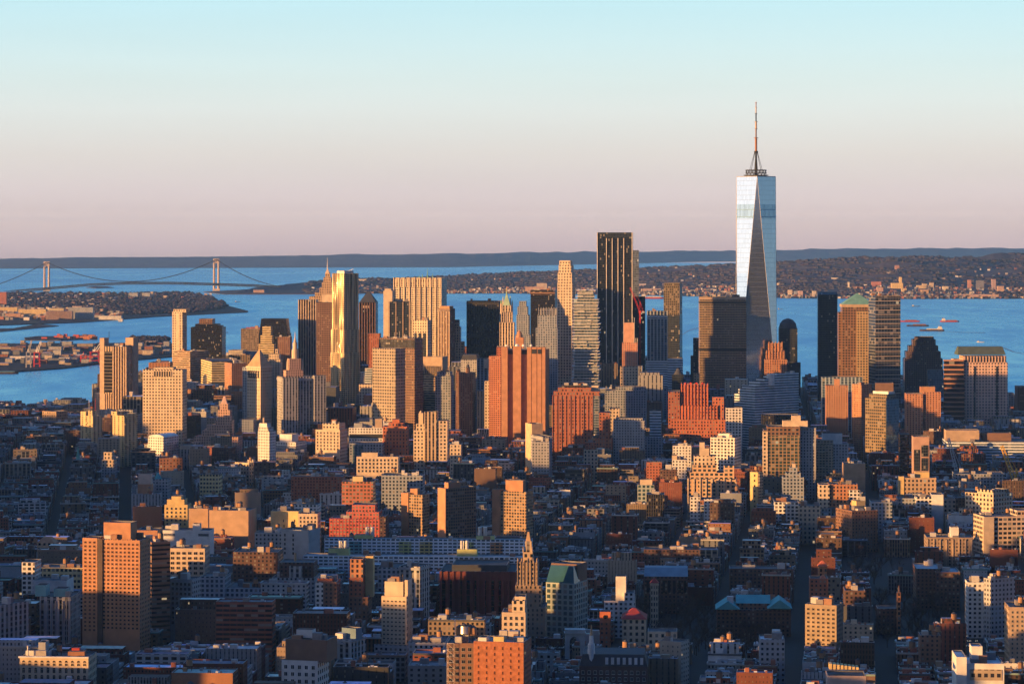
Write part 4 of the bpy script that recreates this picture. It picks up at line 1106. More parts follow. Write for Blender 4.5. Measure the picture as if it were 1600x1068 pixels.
# stacked slab tower
def stacked():
    b = T('glass tower of irregularly stacked floors and jutting balconies', 3900, (895, 936), 600, 'leonard', D=34, cat='apartment tower', name='apartment_tower', part='podium')
    rr = random.Random(3); z = b.tops[0][4]; zt = b.zat(456); u0, u1, v0, v1 = 0, 1, 0, 1
    gm = MB(); sm = MB()
    i = 0
    while z < zt:
        fr = (z - b.tops[0][4]) / (zt - b.tops[0][4])
        if i % 2 == 0:
            j = .05 if fr < .6 else .1
            u0, u1 = rr.uniform(-.02, j), 1 - rr.uniform(-.02, j); v0 = rr.uniform(-.06, .08)
            if fr > .85: u0 = rr.uniform(0, .2); u1 = rr.uniform(.75, 1)
        gm.prism(b.quadpts(u0 + .03, u1 - .03, v0 + .03, .97), z, z + 3.5, 0, 0)
        e = rr.choice([-.03, 0, 0, .02])
        sm.prism(b.quadpts(u0 - rr.choice([0, .02, .06]) , u1 + rr.choice([0, .02, .06]), v0 - .05 + e, 1.0), z + 3.5, z + 4.3, 0, 0)
        if rr.random() < .7:
            w = rr.uniform(.12, .3); uu = rr.uniform(u0, u1 - w); sm.prism(b.quadpts(uu, uu + w, v0 - .09, v0 - .055), z + 3.6, z + 4.9, 0, 0)
        z += 4.3; i += 1
    gm.build('glass_floors', 'leonard', b.root); sm.build('floor_slabs', 'p_white', b.root)
    b.block('penthouse', .3, .7, .3, .8, 453, 'p_white', z0=z)
stacked()
b = T('orange and brown banded brick tower against the windowless pink tower', 3930, (764, 783), 556, 'brick_banded', D=24); b.tpx('penthouse', 776, 784, 542, .2, .9, 'brick_red')
facade('brick_banded', (.50, .22, .13), 3.0, 3.0, .62, .5, glass=(.05, .03, .03), blind=.1)
# windowless pink tower
b = T('windowless pink granite tower with tall projecting shafts', 3870, (784, 852, 858), 546, 'granite', k=.7, roof=(.2, .2, .2), name='windowless_tower')
for x0, x1, y in ((783.5, 793, 542), (801.5, 814, 541), (823.5, 830, 542), (830.8, 838.5, 542), (839.3, 846, 542), (846.8, 852, 542)):
    b.block('shaft', b.u(x0, -.16), b.u(x1, -.16), -.16, 0, y, 'granite', z0=0)
for x0, x1 in ((793, 801.5), (814, 823.5)): b.solid('air_vent', b.u(x0, 0), b.u(x1, 0), -.02, 0, b.zat(553), b.zat(546.5), 'black_metal')
for x0, x1 in ((831, 838), (840, 845.5)): b.solid('air_vent', b.u(x0, -.16), b.u(x1, -.16), -.17, -.16, b.zat(552), b.zat(545), 'black_metal')
for x, r in ((791, 2.2), (808, 4), (818, 3), (830, 2.5)): drum(b, 'antenna_dish', x, 541, 538.5 - r * .3, r, 'white_paint', r * .5, .3)
b = T('shaded lilac grey building with a mansard roof in front of the black box', 4260, (720, 746), 562, 'grey', D=30, phi=8)
b.pyr('mansard_roof', 0, 1, 0, 1, b.tops[0][4] - .5, b.zat(554), 'slate', .8)
b = T('pale ribbed block right of the lilac mansard building', 4240, (745, 763), 560, 'blue_ribs', D=30); b.tpx('side_wing', 756, 764, 561, -.2, 0, 'p_cream', z0=b.zat(575))
b = T('dark brown mansard block with two pointed domes', 4060, (712, 739), 582, 'brick_brown', D=26, phi=8)
for x, y in ((731, 566), (716, 573)): drum(b, 'corner_turret', x, 583, (y + 583) / 2, 3.4, 'brick_brown'); drum(b, 'dome', x, (y + 583) / 2, y + 3, 3.6, 'slate', 1); drum(b, 'finial', x, y + 3, y - 3, .5, 'slate', .1)
b = T('narrow cream brick house front left of the banded brick tower', 4000, (757, 765), 595, 'cream', D=20)
b = T('shaded grey slab behind the dark mansard block', 4150, (700, 718), 610, 'greyblue', D=26)

# --- world trade area
b = T('tallest dark glass tower with long bright vertical fins', 4750, (933, 988.5), 370, 'wtc3', D=48, roof=(.05, .05, .05))
b.block('crown', .0, 1, 0, 1, 363, 'dark_glass', z0=b.zat(370), roof=False)
for i, x in enumerate((933.2, 947.5, 956.5, 965.5, 974.5, 987.6)): b.solid('light_fin', b.u(x - .5, -.01), b.u(x + .6, -.01), -.03, 0, 40, b.zat(363 if i in (0, 5) else 372), 'fin_metal')
plain('fin_metal', (.75, .68, .58), rough=.5, metal=.3)
b = T('smooth blue grey glass tower half hidden behind the dark finned tower', 4900, (962, 998), 391, 'wtc4', D=42)
b = T('dark blue glass block right of the orange tower under construction', 4820, (985, 1008), 463, 'dark_glass', D=36)
b = T('orange concrete tower under construction with scaffold top', 4300, (969, 997), 572, 'cream_grid', D=26, name='tower_under_construction')
b.tpx('concrete_floors', 972, 996, 535, .08, .95, 'construct'); b.tpx('concrete_core', 974.5, 991, 504, .2, .8, 'p_orange_bare')
plain('p_orange_bare', (.55, .3, .2))
m = MB()
for x in (991, 993.5, 996): q = b.pt(b.u(x, .1), .1); m.bar((q[0], q[1], b.zat(600)), (q[0], q[1], b.zat(496 if x == 991 else 528)), .5)
m.build('hoist_mast', 'pale_metal', b.root)
def luffer(label, d, bx, by, ty, jib, tail, mat, jibmat, name='tower_crane', lat=1.0, mast=True):
    "lattice crane: mast foot (bx, by), mast head ty, jib tip, counter jib end in picture coordinates at depth d"
    P = lambda p, o=0: (X(p[0], d + o), d + o, Z(p[1], d + o))
    base = P((bx, by)); root = empty(name, (base[0], base[1], 0), label, 'crane')
    def lattice(a, c, w, nm, mt, n):
        m = MB(); a = Vector(a); c = Vector(c); t = (c - a).normalized()
        s1 = t.cross(Vector((0, 1, 0))); s1.normalize(); s2 = t.cross(s1)
        K = [s1 * w + s2 * w, s1 * -w + s2 * w, s1 * -w - s2 * w, s1 * w - s2 * w]
        for k in K: m.bar(a + k, c + k * .6, w * .22)
        for i in range(n):
            p0 = a + (c - a) * (i / n); p1 = a + (c - a) * ((i + 1) / n); s0 = 1 - .4 * i / n; s3 = 1 - .4 * (i + 1) / n
            for q in range(4): m.bar(p0 + K[q] * s0, p1 + K[(q + 1) % 4] * s3, w * .13)
        m.build(nm, mt, root)
    hd = P((bx, ty))
    if mast: lattice((base[0], base[1], 0 if by > 640 else base[2]), hd, 1.3 * lat, 'mast', mat, 18)
    lattice(hd, P(jib), 1.0 * lat, 'jib', jibmat, 14)
    m = MB(); e = P(tail); ap = (hd[0], hd[1], hd[2] + abs(P(jib)[2] - hd[2]) * .35 + 3)
    m.bar(hd, e, .9 * lat); m.bar(hd, ap, .5 * lat); m.bar(ap, e, .3 * lat); m.bar(ap, P(jib), .18 * lat); m.build('counter_jib', jibmat, root)
    m = MB(); m.box(e[0] - 2 * lat, e[0] + 2 * lat, e[1] - 1.5 * lat, e[1] + 1.5 * lat, e[2] - 2.5 * lat, e[2]); m.build('counterweight', 'p_grey', root)
    m = MB(); m.box(hd[0] - 1.6 * lat, hd[0] + 1.6 * lat, hd[1] - 1.6 * lat, hd[1] + 1.6 * lat, hd[2] - 2 * lat, hd[2] + 1.5 * lat); m.build('cab', mat, root)
luffer('red luffing crane leaning over the orange tower under construction', 4330, 1000, 620, 487, (984.5, 449), (1005, 486), 'red_paint', 'red_paint', lat=1.1)
b = T('blue ribbed glass tower between the red crane and the striped dark tower', 4450, (1011, 1043), 486, 'blue_ribs', D=30)
b.solid('crown_band', 0, 1, -.02, 0, b.zat(498), b.zat(493), 'blue_bands'); b.block('podium', -.05, 1.0, -.25, -.01, 563, 'blue_bands', z0=0); b.clutter(2)
for i in range(7): b.solid('pier', i / 6 * .96, i / 6 * .96 + .04, -.05, 0, b.zat(563), b.zat(485), 'p_grey')
b = T('tall dark tower with gold flecked upper floors right of the blue ribbed tower', 4700, (1037, 1062, 1066), 446, 'gold_dark', k=.8, name='apartment_tower', cat='apartment tower')
b.tpx('crown', 1038, 1062, 442, .1, .9); b.block('dark_floors', -.01, 1.01, -.02, 1.01, 492, 'dark_glass', z0=0)
b = T('pale blue banded block at the foot of the gold flecked tower', 4350, (1043, 1067), 560, 'blue_bands', D=28)
b = T('dark domed block standing before the pale blue banded block', 4250, (1050, 1068), 585, 'dark_glass', D=24); drum(b, 'dome', 1060, 585, 575, 8, 'slate', 2)
b = T('very dark stepped block at the water left of the bronze glass tower', 4900, (1079, 1095), 556, 'dark_glass', D=30); b.tpx('setback', 1083, 1095, 528, .2, .9)
b = T('broad bronze glass tower left of the tall mirror glass tower', 4560, (1093, 1166), 463.5, 'gold_grid', D=42, phi=2)
b.clutter(5); b.solid('crown_band', 0, 1, -.01, 0, b.zat(468), b.zat(464), 'p_tan'); b.solid('mechanical_floor', -.003, 1.003, -.014, 1, b.zat(474), b.zat(471), 'louvre'); b.solid('mechanical_floor', -.003, 1.003, -.014, 1, b.zat(548), b.zat(544), 'louvre')
# tall mirror glass tower with chamfered sides
def mirror_tower():
    d = 4560; cx = X(1184, d); s = 32.6
    root = empty('skyscraper', (cx, d, 0), 'tallest mirror glass tower with a needle spire', 'skyscraper')
    ph = rad(2.0); c, sn = math.cos(ph), math.sin(ph)
    def R(x, y): return (cx + x * c + y * sn, d + 32 - x * sn + y * c)
    zb, zt = 56.0, Z(276, d)
    B = [R(-s, -s), R(s, -s), R(s, s), R(-s, s)]
    Tp = [R(0, -s), R(s, 0), R(0, s), R(-s, 0)]
    mb = MB(); mb.prism(B, 0, zb, 0, None); mb.build('podium', 'blue_glass', root)
    def triuv(P):
        o = Vector(P[0]); ax = (Vector(P[1]) - o).normalized() if abs(P[1][2] - P[0][2]) < 1 else (Vector(P[2]) - Vector(P[1])).normalized()
        return [((Vector(p) - o).dot(ax), p[2]) for p in P]
    def cut(P, z):   # triangle or quad below/above a level
        return P
    for i in range(4):
        j = (i + 1) % 4
        P = [(*B[i], zb), (*B[j], zb), (*Tp[i], zt)]
        m = MB(); m.face(P, 0, triuv(P)); m.build('facet', 'wtc1', root)
        P = [(*B[j], zb), (*Tp[j], zt), (*Tp[i], zt)]
        uv = [((Vector(p) - Vector(P[2])).dot((Vector(P[1]) - Vector(P[2])).normalized()), p[2]) for p in P]
        m = MB(); m.face(P, 0, uv); m.build('facet', 'wtc1', root)
        # darker mechanical band
        def at(z, A_, B_): t = (z - A_[2]) / (B_[2] - A_[2]); return tuple(a + (b_ - a) * t for a, b_ in zip(A_, B_))
        z0, z1 = Z(341, d), Z(319, d)
        l0, l1 = at(z0, P[0], P[2]), at(z1, P[0], P[2]); r0, r1 = at(z0, P[0], P[1]), at(z1, P[0], P[1])
        nrm = (Vector(P[1]) - Vector(P[0])).cross(Vector(P[2]) - Vector(P[0])).normalized() * .25
        Q = [tuple(Vector(q) + nrm) for q in (l0, r0, r1, l1)]
        w0 = (Vector(r0) - Vector(l0)).length
        m = MB(); m.face(Q, 0, [(0, z0), (w0, z0), (w0, z1), (0, z1)]); m.build('mechanical_band', 'wtc1_band', root)
        m = MB(); m.bar((*B[j], zb), (*Tp[j], zt), .35); m.bar((*B[j], zb), (*Tp[i], zt), .35); m.build('edge_trim', 'fin_metal', root)
    m = MB(); m.prism([(p[0], p[1]) for p in Tp], zt - 2, zt + 1.2, 0, 0); m.build('roof_parapet', 'steel_grey', root)
    q = R(0, 0); zz = lambda y: Z(y, d + 32)
    m = MB()
    for y, r in ((274, 20), (270.5, 17), (266, 17)):
        n = 20
        for i in range(n):
            a0, a1 = 2 * math.pi * i / n, 2 * math.pi * (i + 1) / n
            m.bar((q[0] + r * math.cos(a0), q[1] + r * math.sin(a0), zz(y)), (q[0] + r * math.cos(a1), q[1] + r * math.sin(a1), zz(y)), 1.0)
    for i in range(16):
        a0 = 2 * math.pi * i / 16; a1 = a0 + .4
        m.bar((q[0] + 17 * math.cos(a0), q[1] + 17 * math.sin(a0), zz(276)), (q[0] + 17 * math.cos(a1), q[1] + 17 * math.sin(a1), zz(265.5)), .45)
    for i in range(8):
        a0 = 2 * math.pi * i / 8; m.bar((q[0], q[1], zz(268)), (q[0] + 17 * math.cos(a0), q[1] + 17 * math.sin(a0), zz(268)), .4)
    m.build('antenna_ring', 'black_metal', root)
    m = MB()
    prof = [(276, 2.4), (262, 2.0), (236, 1.5)]
    for (y0, r0), (y1, r1) in zip(prof, prof[1:]): m.cyl(*q, r0, r1, zz(y0), zz(y1), 8)
    sp = m.build('spire', 'black_metal', root); sp['_w'] = root['_w']
    m = MB(); m.cyl(*q, 3.3, 3.3, zz(239), zz(236), 10); m.build('spire_collar', 'black_metal', root)
    for (y0, y1, r, mt) in ((236, 215, 1.9, 'rust'), (215, 201, 1.2, 'p_brown'), (201, 190, 1.5, 'p_tan'), (190, 177, 1.0, 'black_metal'), (177, 168, .9, 'p_tan'), (168, 160, .75, 'rust')):
        m = MB(); m.cyl(*q, r, r, zz(y0), zz(y1), 8); m.cyl(*q, r * 2, r * 2, zz(y1 + .8), zz(y1), 8); m.build('spire_section', mt, root)
    m = MB(); m.cyl(*q, .4, .1, zz(160), zz(156.5), 6); m.build('beacon', 'pale_metal', root)
    for i in range(6):
        a = 2 * math.pi * i / 6 + .2
        m = MB(); m.bar((q[0] + 2.6 * math.cos(a), q[1] + 2.6 * math.sin(a), zz(238)), (q[0] + 11 * math.cos(a), q[1] + 11 * math.sin(a), zz(266)), .4); m.build('guy_cable', 'black_metal', root)
    reserve(B, 6)
mirror_tower()
b = T('orange deco tower with a crenellated top under the mirror glass tower', 4480, (1195, 1230), 561, 'barclay', D=28)
b.tpx('setback', 1197, 1227, 549, .1, .9); b.tpx('crown', 1200.5, 1222.5, 536, .2, .8); b.clutter(3)
for i in range(7): b.solid('buttress', b.u(1197, .08) + i * .13, b.u(1197, .08) + i * .13 + .035, .06, .1, b.zat(561), b.zat(547), 'p_orange'); 
for i in range(5): b.solid('buttress', b.u(1201, .18) + i * .145, b.u(1201, .18) + i * .145 + .035, .16, .2, b.zat(549), b.zat(533.5), 'p_orange')
b = T('dark tower with a rounded dome top right of the mirror glass tower', 4900, (1217, 1246), 513, 'dark_glass', D=36)
drum(b, 'dome', 1231, 513, 505, 14.5, 'slate', 12.5, n=24); drum(b, 'dome', 1231, 505, 499.5, 12.5, 'slate', 8, n=24); drum(b, 'dome', 1231, 499.5, 497, 8, 'slate', 1, n=24)
b.tpx('wing', 1217, 1251, 566, -.3, -.01, z0=0)
b = T('blue white banded building stepping down to the left before the mirror tower', 4080, (1147, 1180, 1248), 614, 'blue_bands', k=.5, front='r', name='office_building', cat='office building')
for i, (u0, v1, y) in enumerate(((.0, .8, 607), (.0, .62, 600.5), (.1, .5, 595), (.22, .42, 590.5), (.36, .36, 586.5), (.5, .3, 583.5))): b.tier('setback', u0, 1, .0, v1, y, z0=b.tops[-1][4] - .8)
b.clutter(3, top=-1); drum(b, 'cooling_tower', 1204, 602, 584, 6.2, 'p_white', v=.03, n=18)
b = T('low dark ribbed block before the blue white banded building', 3850, (1190, 1248), 648, 'dark_ribs', D=30, name='office_building', cat='office building')
# red stepped deco
b = T('massive red brick deco tower with stepped wings and a battlemented top', 3900, (1040, 1139), 672, 'red_deco', D=50, name='deco_tower')
b.tpx('wing', 1044, 1062, 612, .1, .9, 'hudson', z0=0); b.tpx('wing', 1048, 1134, 655, .06, .95); b.tpx('shoulder', 1056, 1122, 634, .12, .92); b.tpx('tower', 1064, 1106.5, 601, .2, .8); b.tpx('turret_block', 1113, 1131, 620, .15, .7)
for i in range(9): x = 1064 + i * 5.1; b.solid('buttress', b.u(x, .18), b.u(x + 1.6, .18), .17, .2, b.zat(634), b.zat(599), 'p_red_deco')
for i in range(14): x = 1056 + i * 4.9; b.solid('buttress', b.u(x, .1), b.u(x + 1.3, .1), .1, .12, b.zat(655), b.zat(633), 'p_red_deco')
plain('p_red_deco', (.48, .15, .075))
for i in range(4): drum(b, 'vent_drum', 1071 + i * 9, 601, 597.5, 2.2, 'red_paint', v=.4)
b = T('small grey brown tower behind the red deco tower', 4350, (1084, 1093), 583, 'tan', D=18)
b = T('white gridded block at the right foot of the red deco tower', 3720, (1134, 1160), 637, 'white_grid', D=22)
b = T('blue grey gridded office block with a stepped roof right of the finned tower', 4060, (945, 1010), 610, 'greyblue', D=34); b.tpx('setback', 962, 1009, 604, .2, .9)
b = T('tall dim grey block between the gridded office block and red deco tower', 4180, (1010, 1044), 606, 'greyblue', D=30); b.tpx('setback', 1012, 1030, 598, .2, .9)
b = T('plain grey office block below the blue grey gridded one', 3640, (958, 1007), 657, 'grey', D=34); b.tpx('setback', 962, 1004, 653, .2, .9)
b = T('low grey block right of the plain grey office block', 3700, (1007, 1036), 683, 'greyblue', D=30); b.tpx('setback', 1015, 1033, 640, .5, .9, 'blue_bands', z0=0)
# red western block
b = T('huge red brown brick deco block with a stepped top before the finned tower', 3640, (863, 926), 618, 'hudson', D=44, name='deco_block', cat='tower')
b.tpx('setback', 865, 937, 611, .3, .95); b.tpx('crown', 872, 924, 605, .35, .9); b.tpx('penthouse', 878, 920, 601.5, .45, .85, 'dark_bands'); b.clutter(5, top=-1)
b.block('wing', 1.0, b.u(957, .0), .0, .8, 683, z0=0); b.block('tower', b.u(936, .1), b.u(953, .1), .1, .8, 644, z0=0); b.solid('roof_shed', b.u(922, .6), b.u(935, .6), .5, .7, b.zat(611, .5), b.zat(602, .5), 'p_cream')
for i in range(10): x = 863 + i * 6.9; b.solid('pier', b.u(x, 0), b.u(x + 1.0, 0), -.02, 0, 0, b.zat(617), 'p_hudson')
plain('p_hudson', (.36, .13, .075))
b = T('orange building peeping out right of the huge red brown block', 3760, (952, 968), 638, 'cream', D=26)
b = T('cream tower with a red top standing before the huge red brown block', 3430, (912, 933), 702, 'cream', D=20, name='brick_tower'); b.tpx('setback', 915, 931, 691, .2, .8, 'brick_red'); b.clutter(1, 1, top=1)

# --- far right
b = T('dark glass tower with a slanted top left of the green pyramid roof', 4650, (1278, 1308.5), 460, 'dark_glass', D=34, phi=4)
b.pyr('slanted_top', 0, 1, 0, 1, b.tops[0][4] - .5, b.zat(456), 'dark_glass', (1, .5))
b = T('brown gridded tower under a green pyramid roof', 4780, (1316, 1366), 479, 'wfc', D=50, phi=3)
b.solid('cornice', -.02, 1.02, -.02, 1.02, b.tops[0][4] - 1, b.tops[0][4] + 4, 'p_tan')
b.pyr('pyramid_roof', 0, 1, 0, 1, b.tops[0][4] + 4, b.zat(458, .5), 'copper', .04)
b.block('wing', b.u(1339, -.2), b.u(1367, -.2), -.2, -.01, 486, 'wfc_sunlit', z0=0); b.block('wing', b.u(1310, .1), b.u(1316, .1), .1, .9, 488, z0=0)
facade('wfc_sunlit', (.42, .30, .16), 4.8, 4.6, .6, .58, glass=(.03, .04, .05), blind=.08)  # lighter copy of wfc: sun on the right face put into the colour
b = T('bulky glass tower with a pale floor grid right of the green pyramid', 4480, (1357, 1368, 1407), 461.5, 'goldman', k=.8, front='r')
for i in range(22): b.solid('floor_line', 0, 1, -.015, 0, b.zat(463 + i * 7.2), b.zat(462.2 + i * 7.2), 'p_cream')
b.clutter(3)
b = T('dark stepped tower with a wide flat crown between two bulky towers', 4900, (1413.5, 1473), 560, 'brown_grid2', D=46)
facade('brown_grid2', (.15, .10, .085), 3.2, 3.8, .62, .58, glass=(.02, .025, .03), blind=.05)
b.tpx('setback', 1416, 1470, 549, .05, .95); b.tpx('setback', 1420, 1466, 540, .1, .9); b.tpx('crown', 1426, 1462, 530, .15, .85); b.tpx('crown', 1430, 1459, 526, .2, .8)
b = T('small blue glass block before the dark stepped tower', 4780, (1450, 1476), 578, 'blue_glass', D=26)
b = T('pink gridded tower with a dark hipped roof and arched crown', 4300, (1505, 1574.5), 566, 'pink_grid', D=36, phi=-1, roof=(.1, .11, .1))
b.block('wing', b.u(1491, .1), b.u(1505, .1), .1, .9, 561, 'pink_grid', z0=0)
b.tier('attic', .0, .97, .02, .95, 556, 'pink_grid'); b.solid('arcade', .02, .95, .0, .02, b.zat(565), b.zat(557.5), 'louvre')
for i in range(14): b.solid('arcade_pier', .02 + i * .069, .045 + i * .069, -.02, 0, b.zat(566), b.zat(556), 'p_pink')
plain('p_pink', (.58, .40, .32))
b.pyr('hip_roof', -.12, .96, .03, .95, b.zat(554), b.zat(541, .5), 'copper_dark', (.92, .35)); plain('copper_dark', (.08, .11, .09))
for u in (.24, .74): b.solid('glass_strip', u, u + .035, -.02, 0, b.zat(660), b.zat(572), 'dark_glass')
b.tier('podium', -.1, 1.0, -.12, -.01, 655, z0=0)
b = T('curved brown glass wing banded in copper left of the pink gridded tower', 4296, (1475, 1506), 562, 'copper_bands', D=10)
facade('copper_bands', (.40, .21, .13), 8, 7.2, 1, .7, glass=(.035, .03, .035), blind=.02, metal=.4)
b.tpx('setback', 1477, 1507, 589, -.3, -.01, z0=0)
b = T('blue grey ribbed slab behind the two brick apartment towers', 4060, (1284, 1348), 589, 'blue_ribs', D=26)
b = T('brick apartment tower with a lit left edge before the blue grey slab', 3950, (1291, 1325), 602, 'brick_orange', D=28, name='apartment_tower', cat='apartment tower'); b.tpx('penthouse', 1304, 1312, 592, .2, .6, 'p_orange')
b = T('orange brick apartment tower right of the blue grey slab', 3930, (1331, 1346, 1362), 600, 'brick_orange', k=1, name='apartment_tower', cat='apartment tower'); b.clutter(2)
b = T('brown roof block behind the gold and blue glass tower', 4060, (1368, 1396), 598, 'p_brown', D=26)
b = T('tall gold gridded glass tower with a blue right flank', 3700, (1352, 1384, 1404), 622, 'gold_glass', k=.75, name='apartment_tower', cat='apartment tower')
b.tpx('upper_floors', 1358, 1386, 615, .25, .9); b.tpx('penthouse', 1364, 1388, 611, .4, .9, 'p_white')
b.block('blue_flank', 1.0, 1.02, .02, 1.0, 623, 'blue_glass', z0=0, roof=False)
b = T('orange ribbed brick twin tower with a taller right half', 3900, (1416, 1442), 615, 'brick_slots', D=30, name='apartment_tower', cat='apartment tower')
facade('brick_slots', (.46, .22, .13), 4.0, 3.0, .4, .55, glass=(.03, .02, .02), blind=.1)
b.block('wall', b.u(1443, .1), b.u(1470, .1), .1, 1.1, 612, z0=0); b.block('penthouse', b.u(1438, .3), b.u(1461, .3), .3, .7, 604, 'p_orange', z0=b.zat(614)); b.solid('light_slot', b.u(1442, 0), b.u(1443, .1), .05, .9, 0, b.zat(617), 'p_brown')
b = T('dark block with two pink framed glass panels in front', 3350, (1427, 1452), 682, 'p_pink2', D=24, name='office_building', cat='office building'); plain('p_pink2', (.46, .29, .22))
for x0, x1, y0, y1 in ((1428, 1437, 702, 735), (1439.5, 1450, 695, 713), (1439.5, 1450, 715, 735)): b.solid('glass_panel', b.u(x0), b.u(x1), -.02, 0, b.zat(y1), b.zat(y0), 'dark_glass')
b = T('plain dark slab left of the pink framed panels', 3400, (1406, 1421), 678, 'dark_bands', D=24, name='office_building', cat='office building')
b = T('very long low banded terminal building below the pink gridded tower', 3660, (1480, 1640), 690, 'blue_bands', D=70, name='terminal_building', cat='terminal'); b.block('penthouse', b.u(1478, .3), b.u(1530, .3), .3, .7, 672, 'p_tan', z0=b.zat(690, .3)); b.block('penthouse', b.u(1535, .4), b.u(1580, .4), .4, .7, 676, 'p_brown', z0=b.zat(690, .4)); b.clutter(6)
b = T('dark block at the right picture edge beside the pink gridded tower', 4500, (1590, 1640), 604, 'brick_dark', D=40)
b = T('narrow dark grey block just right of the pink gridded tower', 4550, (1576, 1585), 614, 'greyblue', D=30)
b = T('small brown block right of the narrow dark grey one', 4400, (1583, 1594), 642, 'brick_brown', D=30)
luffer('pale lattice crane leaning left with a red tip over the low roofs', 3400, 1500, 770, 757, (1482, 684), (1503, 752), 'p_white', 'pale_metal', lat=1.9)
luffer('yellow lattice crane with a steep boom at the right', 3300, 1588, 772, 757, (1565, 696), (1595, 753), 'yellow_paint', 'yellow_paint', lat=2.4)


# white wakes on the bay
def wake(pts, w0, w1, label):
    mb = MB(); P = [(X(px, dsea(py)), dsea(py)) for px, py in pts]
    n = len(P)
    for i in range(n - 1):
        (xa, ya), (xb, yb) = P[i], P[i + 1]; wa = w0 + (w1 - w0) * i / n; wb = w0 + (w1 - w0) * (i + 1) / n
        mb.face([(xa, ya - wa, drop(xa, ya) + .5), (xb, yb - wb, drop(xb, yb) + .5), (xb, yb + wb, drop(xb, yb) + .5), (xa, ya + wa, drop(xa, ya) + .5)])
    tag(mb.build('wake', 'foam'), label, 'wake', kind='stuff')
plain('foam', (.30, .40, .46), var=.9, scale=.02)
wake([(1537, 535.5), (1550, 538), (1568, 543), (1585, 550), (1620, 556)], 6, 46, 'pale wake trailing behind the small ferry at the right')
wake([(1066, 523), (1075, 517), (1085, 513.5), (1098, 511.5), (1110, 511)], 14, 40, 'curved pale wake on the bay left of the bronze glass tower')
wake([(1470, 517.5), (1500, 519), (1540, 519.5)], 4, 22, 'thin wake behind the tanker')

# ------------------------------------------------------------------ middle distance
def O(label, d, xs, yt, mat, name='office_building', cat='office building', **k): return Bld(name, label, cat, d, xs, yt, mat, **k)
def A_(label, d, xs, yt, mat, name='apartment_building', cat='apartment building', **k): return Bld(name, label, cat, d, xs, yt, mat, **k)
b = O('long low bright yellow building at the river edge on the far left', 4380, (5, 55, 90), 655, 'yellow_cols', k=.9); b.block('wing', b.u(22, -.2), b.u(55, -.2), -.35, -.01, 658, 'yellow_cols', z0=0); b.block('penthouse', b.u(66, .3), b.u(88, .3), .3, .8, 641, 'tan', z0=b.zat(656, .3)); b.clutter(3)
facade('yellow_cols', (.66, .52, .22), 5.5, 12, .5, .8, glass=(.06, .05, .04), blind=.3)
b = A_('dark brick slab with a lit end at the far left edge', 4250, (-30, 14), 664, 'brick_dark', D=16); b.clutter(2)
for x0, x1, y, dd, lab in ((14, 36, 676, 4150, 'second'), (42, 86, 681, 3900, 'third'), (62, 92, 668, 4400, 'fourth'), (88, 122, 660, 4300, 'fifth'), (100, 124, 672, 4000, 'sixth')):
    b = A_('dark brick housing slab, %s from the left picture edge below the yellow riverside building' % lab, dd, (x0, x1), y, 'brick_dark', D=16, group='dark brick housing slabs near the river'); b.clutter(2)
b = A_('jagged yellow concrete apartment tower, left one of the pair', 3900, (126, 145, 160), 649, 'jagged', k=.8, name='apartment_tower', cat='apartment tower')
b.tpx('stair_core', 126, 134, 643, .2, .6); b.tpx('stair_core', 138, 144, 641, .1, .6); b.pole('mast', .3, .5, b.zat(641), b.zat(625), .3, 'pale_metal'); b.pole('mast', .9, .4, b.zat(641), b.zat(622), .3, 'red_paint')
rr = random.Random(2)
for i in range(26):
    u = rr.uniform(0, .85); z = b.zat(rr.uniform(648, 705)); b.solid('balcony', u, u + rr.uniform(.1, .2), -.08, 0, z, z + 1.3, 'p_gold')
plain('p_gold', (.62, .48, .26))
b = A_('jagged yellow concrete apartment tower, right one of the pair, before the tan slab', 3780, (176, 194, 215), 646, 'jagged', k=.8, name='apartment_tower', cat='apartment tower')
b.tpx('stair_core', 183, 193, 641, .1, .6)
for i in range(26):
    u = rr.uniform(0, .85); z = b.zat(rr.uniform(648, 705)); b.solid('balcony', u, u + rr.uniform(.1, .2), -.08, 0, z, z + 1.3, 'p_gold')
b = A_('dark red brick slab between the two jagged yellow towers', 4020, (156, 176), 652, 'brick_dark', D=22); b.clutter(2)
b = O('grey building with a white arched gable and a long dark flank', 3700, (226, 256, 279), 694, 'grey_cols', k=1.1)
b.block('tower', b.u(232), b.u(256), -.03, 1, 683, 'white', z0=0)
def arch_gable(b, x0, x1, y0, y1, v, dep, mat, name='arched_gable'):
    u0, u1 = b.u(x0, v), b.u(x1, v); z0, z1 = b.zat(y0, v), b.zat(y1, v); n = 10; m = MB()
    pts = [(u0 + (u1 - u0) * (.5 - .5 * math.cos(math.pi * i / n)), z0 + (z1 - z0) * math.sin(math.pi * i / n)) for i in range(n + 1)]
    for i in range(n):
        (ua, za), (ub, zb) = pts[i], pts[i + 1]
        p, q = b.pt(ua, v), b.pt(ub, v); p2, q2 = b.pt(ua, v + dep), b.pt(ub, v + dep)
        m.face([(*p, z0), (*q, z0), (*q, zb), (*p, za)]); m.face([(*p, za), (*q, zb), (*q2, zb), (*p2, za)])
    m.build(name, mat, b.root)
arch_gable(b, 232, 256, 683, 678, -.03, 1.0, 'p_white')
